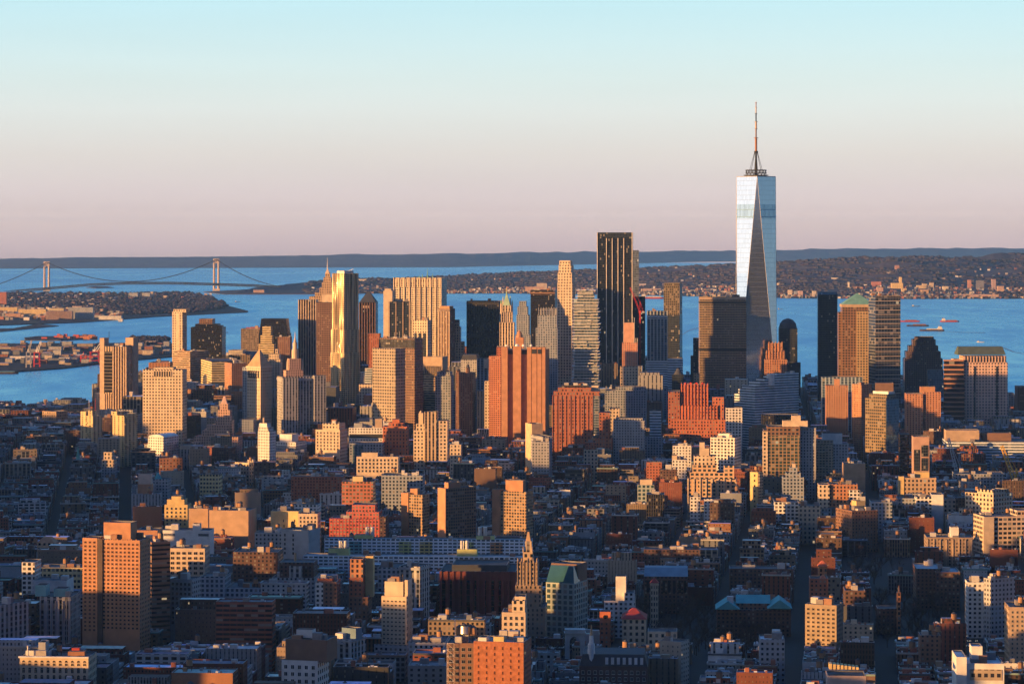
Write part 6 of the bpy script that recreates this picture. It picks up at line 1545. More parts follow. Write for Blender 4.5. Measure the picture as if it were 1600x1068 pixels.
b = A_('tan apartment block with dark corner windows by the long street', 2040, (1258, 1307, 1318), 944, 'tan_dark', k=.8, win=dict(bay=3.8, floor=3.2, w=2.0, h=1.6, wall='p_tan_d', zmin=10, frame='p_tan_d')); plain('p_tan_d', (.33, .25, .17)); b.clutter(4, 1)
b = A_('dark brick block right of the tan corner windowed block', 2120, (1320, 1352), 922, 'brick_dark', D=24); b.clutter(3, 1)
b = O('low pale hall with a bright snowy white roof', 1920, (1187, 1226), 998, 'grey', D=22, roof=(.7, .72, .74)); b.clutter(4)
b = O('flat pink walled building with yellow lit canopies at the bottom edge', 1770, (1293, 1353), 1055, 'p_pinkw', D=22); 
for i in range(8): b.solid('canopy', .06 + i * .1, .13 + i * .1, .3, .7, b.tops[0][4] + 3, b.tops[0][4] + 4.5 + (7 - i) * .3, 'p_gold2')
b = O('white school like block with a tall stair tower at the bottom right', 1810, (1508, 1569), 1036, 'p_white', D=34, roof=(.5, .55, .6)); b.tpx('stair_tower', 1518, 1535, 1009, .3, .7, 'p_white'); b.block('wing', b.u(1494, -.05), b.u(1510, -.05), -.1, .8, 1026, 'p_white', z0=0); b.clutter(4)
b.solid('window_band', .12, .95, -.01, 0, b.zat(1062), b.zat(1045), 'checker')
b = A_('tan apartment tower cut by the right picture edge', 1960, (1577, 1640), 948, 'tan', D=30, name='apartment_tower', cat='apartment tower', win=dict(bay=3.6, floor=3.2, w=1.3, h=1.6, wall='p_tan', zmin=10)); b.clutter(3, 1)
b = A_('large grey apartment block with a long shaded face at the right', 2150, (1537, 1548, 1586), 903, 'grey', k=2.6, front='l'); b.clutter(4, 1)
b = A_('small white brick apartment house before the large grey block', 2180, (1512, 1537), 909, 'white', D=20); b.clutter(2)
b = A_('deco tan block with a white roof tower', 2650, (1448, 1521), 839, 'tan_dark', D=30); b.tpx('roof_tower', 1485, 1498, 823, .2, .5, 'p_white'); b.clutter(4, 1)
for i in range(8): b.solid('pier', i * .135, i * .135 + .03, -.03, 0, 0, b.zat(842), 'p_tan')
b = O('stepped cream loft lit gold at the right edge, upper of a pair', 2900, (1508, 1552, 1582), 770, 'cream_grid', k=.9); b.tpx('setback', 1527, 1552, 764, .1, .9); b.block('wing', -.02, .3, -.3, 0, 795, 'cream_grid', z0=0); b.clutter(3, 2)
b = O('large cream gridded loft with a blank left wall, lower of the lit pair', 2750, (1521, 1538, 1640), 806, 'cream_big', k=.5, front='r'); facade('cream_big', (.60, .46, .33), 4.8, 4.6, .72, .55); b.block('blank_end', -.02, .14, -.05, 0, 807, 'p_cream', z0=0); b.clutter(4, 3)
b.block('setback', .55, 1, .3, 1, 797, 'cream_big', z0=b.zat(806, .3))
b = O('white gridded loft left of a tall blank pale wall', 2960, (1432, 1456), 776, 'white_grid', D=26); b.block('blank_wall', 1.0, b.u(1474, -.05), -.05, .9, 772, 'p_white', z0=0); b.clutter(3, 1)
b = O('yellow lit loft right of the tall blank pale wall', 2980, (1474, 1493), 779, 'cream_grid', D=26); b.block('flank', 1.0, b.u(1510, .05), .05, .9, 777, 'brick_dark', z0=0); b.clutter(2, 1)
b = O('grey gridded loft left of the white gridded loft', 2980, (1403, 1432), 778, 'greyblue', D=26); b.clutter(3)
b = O('low orange loft with yellow corner above the grey gridded loft', 3080, (1405, 1463), 746, 'tan', D=24); b.block('corner', -.01, .13, -.03, .5, 744, 'p_gold2', z0=0); b.tpx('penthouse', 1430, 1452, 737, .3, .7, 'p_gold2'); b.clutter(3)
b = O('low green grey terminal loft behind the low orange loft', 3330, (1492, 1570), 740, 'greyblue', D=40); b.clutter(4, 1)
b = A_('large dark brick apartment block with pale window dots', 2760, (1306, 1331, 1372), 797, 'brick_brown', k=1.2, front='r'); b.clutter(6, 1); b.tpx('roof_house', 1338, 1352, 782, .3, .6, 'p_gold2')
b = O('grey gridded block right of the dark brick apartment block', 2860, (1361, 1394), 784, 'greyblue', D=28); b.clutter(3)
b = O('red orange lit block with a tank left of the dark brick apartment block', 2960, (1295, 1340), 756, 'barclay', D=26); b.block('side', b.u(1279, -.05), b.u(1296, -.05), -.1, .8, 757, 'cream', z0=0); b.tank(.1, .4); b.clutter(3, 1); b.block('roof_band', .7, 1.05, -.2, 0, 765, 'white_grid', z0=0)
b = O('blue grey pyramid stepped building with a pale chimney tower', 3020, (1223, 1256), 745, 'greyblue', D=24); b.tpx('setback', 1228, 1251, 738, .1, .9); b.tpx('setback', 1234, 1246, 730, .2, .8); b.tpx('tower', 1238, 1243, 724, .3, .6, 'p_cream')
b = O('white gridded industrial block below the blue grey pyramid building', 2860, (1210, 1248), 784, 'white_grid', D=30); b.clutter(3)
b = O('cream low block right of the white gridded industrial block', 2840, (1248, 1282), 790, 'cream', D=28); b.clutter(3)
b = O('green windowed brown grid tower with golden left corner', 3300, (1193, 1250), 672, 'greengrid', D=34); b.block('corner', -.02, .12, -.03, .4, 674, 'cream_grid', z0=0); b.block('crown', .1, 1, -.01, .9, 666, 'wfc', z0=b.zat(680)); b.tpx('penthouse', 1223, 1262, 657, .3, .8, 'p_cream'); b.tpx('penthouse', 1237, 1251, 649, .4, .8, 'p_cream'); b.tpx('wing', 1250, 1275, 668, .3, .9, 'grey', z0=0); b.clutter(3)
b = A_('stepped cream and brown block with balconies and a white roof house', 3340, (1265, 1302), 694, 'cream_bands2', D=30); facade('cream_bands2', (.48, .36, .24), 3.8, 3.3, .62, .5, glass=(.05, .04, .035), blind=.2); b.tpx('setback', 1272, 1302, 687, .1, .9); b.tpx('roof_house', 1285, 1316, 677, .3, .8, 'p_white'); b.block('wing', b.u(1301, .1), b.u(1326, .1), .1, .9, 693, 'grey', z0=0)
for i in range(12): z = b.zat(700 + i * 6); b.solid('balcony', .0 + .35 * (i % 2), .28 + .35 * (i % 2), -.08, 0, z, z + 1.2, 'p_cream')
b = O('small tan stepped roof house block below the gold gridded tower', 3200, (1318, 1352), 724, 'p_tan2', D=26); b.clutter(2, 1)
b = O('big stepped loft with golden upper floors and blue grey lower floors', 3080, (1074, 1151), 748, 'loft_step', D=34); facade('loft_step', (.58, .38, .23), 5.4, 4.4, .62, .58, glass=(.04, .06, .06)); b.tpx('setback', 1078, 1147, 738, .06, .95); b.tpx('setback', 1082, 1120, 726, .12, .9); b.tpx('setback', 1084, 1117, 712, .2, .85, 'cream'); b.tpx('tower', 1093, 1108, 700, .3, .7, 'p_cream'); b.tpx('tower', 1093, 1101, 691, .35, .6, 'p_cream'); b.tpx('wing', 1131, 1147, 727, .1, .8); b.clutter(4, 1)
for i in range(9): b.solid('pier', i * .122, i * .122 + .025, -.03, 0, 0, b.zat(747), 'p_cream')
b = O('pale gridded square block right of the big stepped loft top', 3330, (1110, 1148, 1158), 683, 'white_grid', k=.9); b.tpx('penthouse', 1122, 1140, 677, .2, .7, 'p_white'); b.clutter(3)
b = A_('slim yellow orange tower with a tank beside a dark street', 3050, (1172, 1184, 1191), 737, 'p_gold2', k=.9); [b.solid('window', .5, .7, -.01, 0, b.zat(744 + 8 * i), b.zat(741 + 8 * i), 'pane') for i in range(8)]; b.tank(.5, .5); b.block('balconies', .98, 1.15, .1, .9, 738, 'cream_bands2', z0=0)
b = O('dark brown long block between the big stepped loft and the slim yellow tower', 3180, (1146, 1172), 731, 'brick_dark', D=30); b.clutter(2)
b = A_('red orange block with a lit gable above the dark corridor street', 3150, (1007, 1030), 731, 'brick_red', D=24); b.solid('lit_face', .5, 1, -.02, 0, b.zat(752), b.zat(731), 'barclay'); b.clutter(2)  # oranger panel: sunlight on this half is put into the brick colour
b = O('dark red brick block right of the red orange lit gable block', 3120, (1031, 1058), 733, 'brick_dark', D=26); b.clutter(3); b.tpx('setback', 1010, 1034, 722, .6, .95, 'brick_red', z0=0)
b = O('white pale building behind the red orange gable block', 3280, (1050, 1073), 718, 'white', D=26); b.tpx('tower', 1050, 1058, 711, .1, .6, 'p_cream'); b.clutter(2)
b = O('pale building with lit roof tank below the red deco tower', 3400, (1051, 1080), 696, 'white', D=26); b.tank(.7, .5); b.clutter(2)
b = O('cream green windowed house with a lit roof before the dark red block', 2960, (996, 1022), 757, 'teal_grid', D=24); b.tpx('roof_house', 1000, 1019, 749, .2, .7, 'p_cream'); b.clutter(2)
b = O('dark banded loft right of the cream green windowed house', 2860, (1010, 1038), 772, 'dark_ribs', D=26); b.clutter(2)
b = O('white chimney walled block before the big stepped loft', 2860, (1078, 1094), 776, 'white', D=22); b.block('wing', b.u(1100, .05), b.u(1120, .05), .0, .9, 779, 'white', z0=0); b.clutter(2)
# village towers at the right
b = Bld('church', 'small lit orange church tower with hipped red roofs by the long street', 'church', 2230, (1279, 1292), 884, 'barclay', D=10); b.pyr('hip_roof', -.1, 1.1, -.1, 1.1, b.tops[0][4] - .3, b.zat(876), 'red_tile2', .1); plain('red_tile2', (.5, .13, .06)); b.block('nave', b.u(1264, -.5), b.u(1292, -.5), -2.2, -.5, 903, 'brick_red', z0=0); b.pyr('nave_roof', b.u(1277, -.5), b.u(1293, -.5), -2.2, -.5, b.zat(904), b.zat(895), 'red_tile2', .2)
b = Bld('church', 'dark church with a thin bright orange pinnacled tower in the bare park', 'church', 2200, (1371, 1408), 950, 'brick_dark', D=20); b.block('tower', b.u(1401, -.1), b.u(1407, -.1), -.1, .2, 925, 'barclay', z0=0); drum(b, 'pinnacle', 1404.5, 925, 914, 2.2, 'p_orange', .3, v=0)
b = O('dim glass roofed market block among the low roofs at the right', 2350, (1432, 1470), 888, 'brick_dark', D=40, roof=(.3, .36, .4)); b.clutter(2)
b = O('brown block with a pale flat roof right of the dim market block', 2340, (1462, 1500), 893, 'brick_dark', D=36, roof=(.3, .36, .42)); b.clutter(2)
b = O('dark brown brick apartment house with a lit left edge at the lower right', 1960, (1438, 1470), 992, 'brick_brown', D=18); b.clutter(2, 1); b.tank(.9, .3)

# ------------------------------------------------------------------ the park, its bare trees, street cars
def bare_tree(x, y, h, rr, label, group):
    root = empty('bare_tree', (x, y, 0), label, 'tree', group)
    m = MB(); m.cyl(x, y, h * .022, h * .014, 0, h * .38, 6, cap=False); m.build('trunk', 'bark', root)
    m = MB()
    def grow(p, dr, ln, w, lv):
        q = p + dr * ln
        m.bar(p, q, w, n=3, w2=w * .6)
        if lv == 0: return
        for i in range(3 if lv > 1 else 4):
            a = Vector((rr.uniform(-1, 1), rr.uniform(-1, 1), rr.uniform(-.1, .8))); nd = (dr + a * .75).normalized()
            grow(p + dr * ln * rr.uniform(.55, 1), nd, ln * rr.uniform(.6, .85), w * .66, lv - 1)
    for i in range(4):
        a = 6.283 * i / 4 + rr.uniform(0, 1)
        grow(Vector((x, y, h * rr.uniform(.26, .38))), Vector((math.cos(a) * .8, math.sin(a) * .8, .9)).normalized(), h * .27, h * .012, 3)
    m.build('crown', 'twig', root)
rt = random.Random(8)
PARKS = [((990, 1215), (2070, 2310), 105, 'bare dark tree in the park between the marble arch and the teal copper roofs', 'bare trees of the park'),
         ((1365, 1480), (2130, 2420), 50, 'bare dark tree in the small park by the market block at the right', 'bare trees of the small park'),
         ((750, 900), (2030, 2120), 18, 'bare dark tree in front of the red library', 'bare trees before the library'),
         ((1330, 1400), (2480, 2720), 22, 'bare dark tree among the low roofs below the dark brick block', 'bare trees among the low roofs')]
PARKPOLY = []
for (a, b_), (d0, d1), n, lab, grp in PARKS:
    if n > 20: PARKPOLY.append([(X(a, d0), d0), (X(b_, d0), d0), (X(b_, d1), d1), (X(a, d1), d1)])
for (a, b_), (d0, d1), n, lab, grp in PARKS:
    k = 0; tries = 0
    while k < n and tries < 800:
        tries += 1
        d = rt.uniform(d0, d1); px = rt.uniform(a, b_); x = X(px, d)
        if blocked([(x - 3, d - 3), (x + 3, d - 3), (x + 3, d + 3), (x - 3, d + 3)], 5): continue
        bare_tree(x, d, rt.uniform(14, 23), rt, lab, grp); k += 1
for p in PARKPOLY: FOOT.append((sum(q[0] for q in p) / 4, sum(q[1] for q in p) / 4, p, 160))
def car(x, y, ang, body, label, group):
    c, s = math.cos(ang), math.sin(ang)
    root = empty('parked_car', (x, y, 0), label, 'car', group); root.rotation_euler = (0, 0, ang); root['_w'] = (0, 0, 0)
    def P(pts): return pts
    m = MB(); m.col = body; m.box(-2.2, 2.2, -.9, .9, .35, .9); m.build('body', 'paint', root)
    m = MB(); 
    a = [(-1.5, -.8), (1.1, -.8), (1.1, .8), (-1.5, .8)]; t = [(-1.1, -.65), (.5, -.65), (.5, .65), (-1.1, .65)]
    for i in range(4): j = (i + 1) % 4; m.face([(*a[i], .9), (*a[j], .9), (*t[j], 1.45), (*t[i], 1.45)])
    m.build('windows', 'pane', root)
    m = MB(); m.col = body; m.face([(*p, 1.46) for p in t]); m.build('car_roof', 'paint', root)
    for sx in (-1.4, 1.4):
        for sy in (-.85, .85):
            m = MB()
            for i in range(10):
                a0, a1 = 6.283 * i / 10, 6.283 * (i + 1) / 10
                m.face([(sx, sy, .33), (sx + .33 * math.cos(a0), sy + math.copysign(.1, sy), .33 + .33 * math.sin(a0)), (sx + .33 * math.cos(a1), sy + math.copysign(.1, sy), .33 + .33 * math.sin(a1))])
            m.build('wheel', 'black_metal', root)
    for sy in (-.6, .6):
        m = MB(); m.box(2.2, 2.26, sy - .2, sy + .2, .6, .82); m.build('headlight', 'headlight', root)
        m = MB(); m.box(-2.26, -2.2, sy - .2, sy + .2, .6, .82); m.build('tail_light', 'tail_light', root)
def chain_lot():
    n = 0
    for r in range(5):
        for q in range(7):
            if rt.random() < .25: continue
            d = 2085 + r * 26; px = 1497 + q * 5.2 + r * .5
            car(X(px, d), d, -1.5 + rt.uniform(-.2, .2), rt.choice([(.6, .6, .6), (.05, .05, .06), (.25, .25, .27), (.4, .06, .05), (.55, .4, .05), (.08, .1, .2)]), 'car with lit lamps on the open avenue beside the dim market block', 'cars on the avenue'); n += 1
    p = [(X(1488, 2070), 2070), (X(1545, 2070), 2070), (X(1545, 2215), 2215), (X(1488, 2215), 2215)]
    FOOT.append((sum(q[0] for q in p) / 4, sum(q[1] for q in p) / 4, p, 90))
chain_lot()

# ------------------------------------------------------------------ the low city between the landmarks
PALETTE = [('red brick', (.30, .105, .065)), ('dark red brick', (.19, .07, .05)), ('brown', (.17, .105, .075)), ('tan', (.36, .265, .18)), ('cream', (.52, .43, .32)), ('white', (.66, .64, .6)), ('pale grey', (.42, .42, .42)), ('dark grey', (.14, .145, .15)), ('grey', (.26, .27, .28)), ('orange brick', (.40, .19, .1))]
PW = [15, 13, 12, 10, 8, 10, 13, 9, 13, 7]
ROOFS = [('black roof', (.035, .036, .04), 17), ('grey roof', (.2, .205, .215), 28), ('silver roof', (.44, .45, .47), 26), ('white roof', (.72, .73, .74), 16), ('brown roof', (.13, .085, .065), 10)]
rf = random.Random(21)
def choose(seq, w): return rf.choices(seq, w)[0]
LOTS = []
def lot(cu, cv, ph, w, dp, zone):
    ca, sa = math.cos(ph), math.sin(ph)
    A = (ca, -sa); B = (sa, ca)
    x = A[0] * cu + B[0] * cv; y = A[1] * cu + B[1] * cv
    return x, y, A, B
def in_city(x, y): return inside(x, y, city_poly)
ZONES = [  # name, distance range, column range, turn, block (across, along), street, lot size along view, height, spread, phase across
    ('village', (1560, 2700), (-80, 800), 3.6, (96, 130), 15, (12, 22), 25, 6, 0),
    ('village', (1560, 2700), (800, 1700), 7.0, (67, 112), 17, (7, 14), 16, 3, -41.5),
    ('loft', (2710, 3420), (430, 1700), 7.0, (67, 146), 17, (8, 16), 21, 3, -41.5),
    ('tenement', (2710, 3420), (-80, 430), -8.0, (76, 150), 15, (8, 14), 19, 3, 0),
    ('loft', (3430, 4050), (430, 1700), 6.0, (80, 140), 15, (13, 24), 26, 6, 0),
    ('tenement', (3430, 4050), (-80, 430), -8.0, (76, 150), 15, (10, 18), 20, 4, 0),
    ('downtown', (4050, 5500), (-80, 1690), 5.0, (90, 110), 16, (26, 42), 46, 22, 0),
]
# rows of the picture that the morning sun reaches: column, distance, lowest lit height, half width
LIT = [(183, 2000, 76, 30), (650, 2680, 34, 22), (715, 2640, 60, 30), (800, 2660, 32, 30), (40, 4560, 8, 40), (145, 3900, 45, 22), (195, 3780, 42, 22), (280, 4000, 55, 40), (186, 4270, 20, 40), (400, 4050, 30, 25), (540, 4500, 55, 30), (820, 3870, 55, 35), (905, 3640, 26, 50), (1090, 3900, 44, 45), (1540, 4300, 30, 45),
       (1345, 3930, 50, 40), (1445, 3900, 40, 30), (555, 2665, 14, 36), (558, 2900, 34, 22), (445, 2700, 24, 20), (480, 2680, 24, 14), (275, 2850, 24, 16), (345, 2700, 14, 40), (615, 1990, 58, 24), (826, 2080, 62, 24), (775, 1740, 14, 22), (60, 1830, 32, 20), (1570, 2750, 40, 36), (1545, 2900, 30, 30), (1484, 2980, 30, 14), (1112, 3080, 48, 34), (1182, 3050, 36, 10),
       (290, 2330, 45, 22), (90, 2300, 40, 26), (225, 2360, 40, 16), (515, 3600, 30, 24), (617, 3580, 26, 22), (670, 3500, 50, 26), (590, 3330, 24, 26), (412, 3480, 26, 12), (380, 3500, 24, 12), (335, 3850, 32, 36), (1222, 3300, 50, 26), (1290, 3340, 44, 22), (1370, 3700, 50, 24), (826, 3420, 40, 10), (922, 3430, 30, 10), (850, 1960, 50, 20), (800, 1960, 50, 12), (970, 2180, 54, 10), (556, 2130, 52, 12), (1435, 3080, 24, 20), (1315, 2960, 30, 20)]
sh = Vector((sunv.x, sunv.y)).normalized(); tanel = math.tan(SUN_EL)
def sun_cap(x, y, half):
    cap = 1e9
    for px, d, z, hw in LIT:
        rx, ry = x - X(px, d), y - d
        t = rx * sh.x + ry * sh.y
        if t < 30: continue
        if abs(rx * sh.y - ry * sh.x) < hw + half: cap = min(cap, z + t * tanel)
    return cap
VIEWCAP = [  # columns, distances, and the picture row that ordinary roofs there stay under, so that the landmarks behind stay open
    (465, 845, 2030, 2540, 893), (687, 806, 1700, 2200, 962), (850, 920, 1700, 2120, 965), (590, 690, 1700, 2150, 965), (1110, 1245, 1700, 2190, 968), (985, 1220, 1700, 2070, 1004), (1000, 1080, 2080, 2320, 945), (875, 920, 1700, 2010, 1030),
    (125, 270, 1700, 2000, 1018), (40, 115, 1700, 2060, 1010), (590, 640, 1700, 1990, 1020), (795, 855, 1700, 2080, 1000), (620, 835, 2560, 2680, 838), (360, 500, 2300, 2700, 872), (240, 400, 2560, 2900, 838), (1250, 1320, 1700, 2040, 1010), (1300, 1400, 2500, 2760, 842), (1440, 1600, 2560, 2760, 872), (1365, 1480, 1700, 2130, 1000)]
def view_cap(px, y, h):
    for a, b_, d0, d1, row in VIEWCAP:
        if a <= px <= b_ and d0 <= y <= d1: h = min(h, EYE - (row - YH) * y / F)
    return h
CITYI = [tuple(p) for p in city_poly]
for (zn, (d0, d1), (p0, p1), turn, (bu, bv), st, (l0, l1), hm, hs, off) in ZONES:
    ph = rad(turn); ca, sa = math.cos(ph), math.sin(ph)
    umax = 1300
    for iu in range(-24, 25):
        for iv in range(int(d0 / bv) - 6, int(d1 / bv) + 8):
            bh = rf.gauss(0, hs * .35)
            for side in (0, 1):
                v = iv * bv + st / 2
                while v < (iv + 1) * bv - st / 2 - 6:
                    ln = rf.uniform(l0, l1); v1 = min(v + ln, (iv + 1) * bv - st / 2)
                    half = (bu - st) / 2
                    yard = rf.choice([0, 0, 3, 6, 9]) if zn in ('village', 'tenement') else rf.choice([0, 0, 0, 4])
                    ua = off + iu * bu + (st / 2 if side == 0 else bu / 2 + yard * .5)
                    ub = off + iu * bu + (bu / 2 - yard * .5 if side == 0 else bu - st / 2)
                    cu, cv = (ua + ub) / 2, (v + v1) / 2
                    x = ca * cu + sa * cv; y = -sa * cu + ca * cv
                    v = v1 + (0.05 if rf.random() < .85 else rf.uniform(2, 6))
                    if y < d0 or y > d1: continue
                    px = 800 + F * x / y
                    if px < p0 or px > p1: continue
                    hw, hl = (ub - ua) / 2, (v1 - (cv * 2 - v1)) / 2
                    A = (ca, -sa); B = (sa, ca)
                    pts = [(x + A[0] * hw * a + B[0] * hl * b2, y + A[1] * hw * a + B[1] * hl * b2) for a, b2 in ((-1, -1), (1, -1), (1, 1), (-1, 1))]
                    if zn == 'downtown' or y > 4600:
                        if not all(in_city(*p) for p in pts): continue
                    if blocked(pts, max(hw, hl)): continue
                    h = max(9, rf.gauss(hm, hs) + bh)
                    if px < 900 and y < 2690: h *= 1.0
                    if zn == 'village' and rf.random() < .05: h += rf.uniform(8, 22)
                    if zn in ('loft', 'tenement') and rf.random() < .04: h += rf.uniform(8, 24)
                    if y < 1800: h = min(h, 24)
                    if y < 1720: h = min(h, EYE - 690 * y / F)   # keeps the nearest roofs at the frame edge low
                    h = view_cap(px, y, h)
                    if h < 7: continue
                    if h > 26: h = max(24, min(h, sun_cap(x, y, hw)))
                    if zn == 'downtown' and px < 160: h = min(h, 24)
                    if zn == 'downtown' and 1040 < px < 1100: h = min(h, 40)
                    if zn == 'downtown' and px > 1200: h = min(h, 34)
                    LOTS.append(dict(x=x, y=y, A=A, B=B, hw=hw, hl=hl, h=h, pts=pts, zn=zn, px=px))
# keep the picture's landmarks clear: shorten what would stand in front of their bases
def build_lot(L_, wall, roof, rnd, parts=None):
    "wall, roof: mesh builders; parts: None, or a dict collecting builders of single parts"
    pts, h = L_['pts'], L_['h']
    c = L_['col']; cc = tuple(min(.9, q * L_['gain']) for q in c)
    fl = L_['fl']; bay = L_['bay']
    wn = L_['win']
    n = 4
    for i in range(4):
        a, b2 = pts[i], pts[(i + 1) % 4]
        Lx = math.dist(a, b2)
        ww = wn
        if i == 0 and L_['party']: ww = (0.0, 0.0, 0.0)
        if i == 0 and L_['sparse']: ww = (wn[0] * .55, wn[1] * .8, wn[2])
        wall.wall(a, b2, 0, h, 0, Lx / max(1, round(Lx / bay)), fl, col=cc if not (i == 0 and L_['party']) else tuple(q * L_['pg'] for q in c), win=ww, u0=L_['seed'], vb=h - int(h / fl) * fl - 1.2)
    par = .9; A, B = L_['A'], L_['B']; t = .45
    ins = [(p[0] + A[0] * t * sx + B[0] * t * sy, p[1] + A[1] * t * sx + B[1] * t * sy) for p, (sx, sy) in zip(pts, ((1, 1), (-1, 1), (-1, -1), (1, -1)))]
    cap = (.34, .33, .31)
    for i in range(4):
        j = (i + 1) % 4
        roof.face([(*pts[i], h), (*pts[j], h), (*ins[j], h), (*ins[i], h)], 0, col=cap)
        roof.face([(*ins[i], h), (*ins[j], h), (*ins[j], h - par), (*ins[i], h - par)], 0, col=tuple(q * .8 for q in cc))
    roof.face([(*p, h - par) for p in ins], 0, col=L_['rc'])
    def P(u, v): return (L_['x'] + A[0] * L_['hw'] * u + B[0] * L_['hl'] * v, L_['y'] + A[1] * L_['hw'] * u + B[1] * L_['hl'] * v)
    z = h - par
    if L_['corn']:
        for i in (0, 1, 3):
            a, b2 = pts[i], pts[(i + 1) % 4]; Lx = math.dist(a, b2); nx, ny = (b2[1] - a[1]) / Lx, -(b2[0] - a[0]) / Lx; e = .55
            q = [(a[0] + nx * .02, a[1] + ny * .02), (a[0] + nx * e, a[1] + ny * e), (b2[0] + nx * e, b2[1] + ny * e), (b2[0] + nx * .02, b2[1] + ny * .02)]
            z0, z1 = h - 1.3, h - .1
            wall.face([(*q[1], z0), (*q[2], z0), (*q[2], z1), (*q[1], z1)], 0, col=L_['cc'], win=(0, 0, 0))
            wall.face([(*q[1], z1), (*q[2], z1), (*q[3], z1), (*q[0], z1)], 0, col=L_['cc'], win=(0, 0, 0)); wall.face([(*q[0], z0), (*q[3], z0), (*q[2], z0), (*q[1], z0)], 0, col=L_['cc'], win=(0, 0, 0))
    if L_['step']:
        s0, s1, t0, t1, sh_ = L_['step']
        q = [P(s0, t0), P(s1, t0), P(s1, t1), P(s0, t1)]
        for i in range(4):
            a, b2 = q[i], q[(i + 1) % 4]; Lx = math.dist(a, b2)
            wall.wall(a, b2, z, h + sh_, 0, Lx / max(1, round(Lx / bay)), fl, col=cc, win=wn, u0=L_['seed'] + 9, vb=h - 1.0)
        roof.face([(*p, h + sh_) for p in q], 0, col=L_['rc'])
    for (u, v, w, d_, hh, col) in L_['bulk']:
        m = parts['bulk']() if parts else roof
        q = [P(u - w / L_['hw'] / 2, v - d_ / L_['hl'] / 2), P(u + w / L_['hw'] / 2, v - d_ / L_['hl'] / 2), P(u + w / L_['hw'] / 2, v + d_ / L_['hl'] / 2), P(u - w / L_['hw'] / 2, v + d_ / L_['hl'] / 2)]
        m.prism(q, z, z + hh, 1 if not parts else 0, 1 if not parts else 0, col=col)
    for (u, v, w, hh, col) in L_['vents']:
        m = parts['vent']() if parts else roof
        q = P(u, v); m.box(q[0] - w, q[0] + w, q[1] - w * .7, q[1] + w * .7, z, z + hh, 1 if not parts else 0, col=col)
    for (u, v, r) in L_['tanks']:
        q = P(u, v)
        if parts: parts['tank'](q, z, r)
        else:
            roof.cyl(q[0], q[1], r, r, z + 3.4, z + 3.4 + r * 2, 8, 1, col=(.22, .13, .08)); roof.cyl(q[0], q[1], r * 1.05, 0, z + 3.4 + r * 2, z + 3.4 + r * 2.7, 8, 1, col=(.08, .08, .08))
            for sx in (-1, 1): roof.box(q[0] + sx * r * .6 - .18, q[0] + sx * r * .6 + .18, q[1] - .7 * r, q[1] + .7 * r, z, z + 3.4, 1, col=(.05, .05, .05))
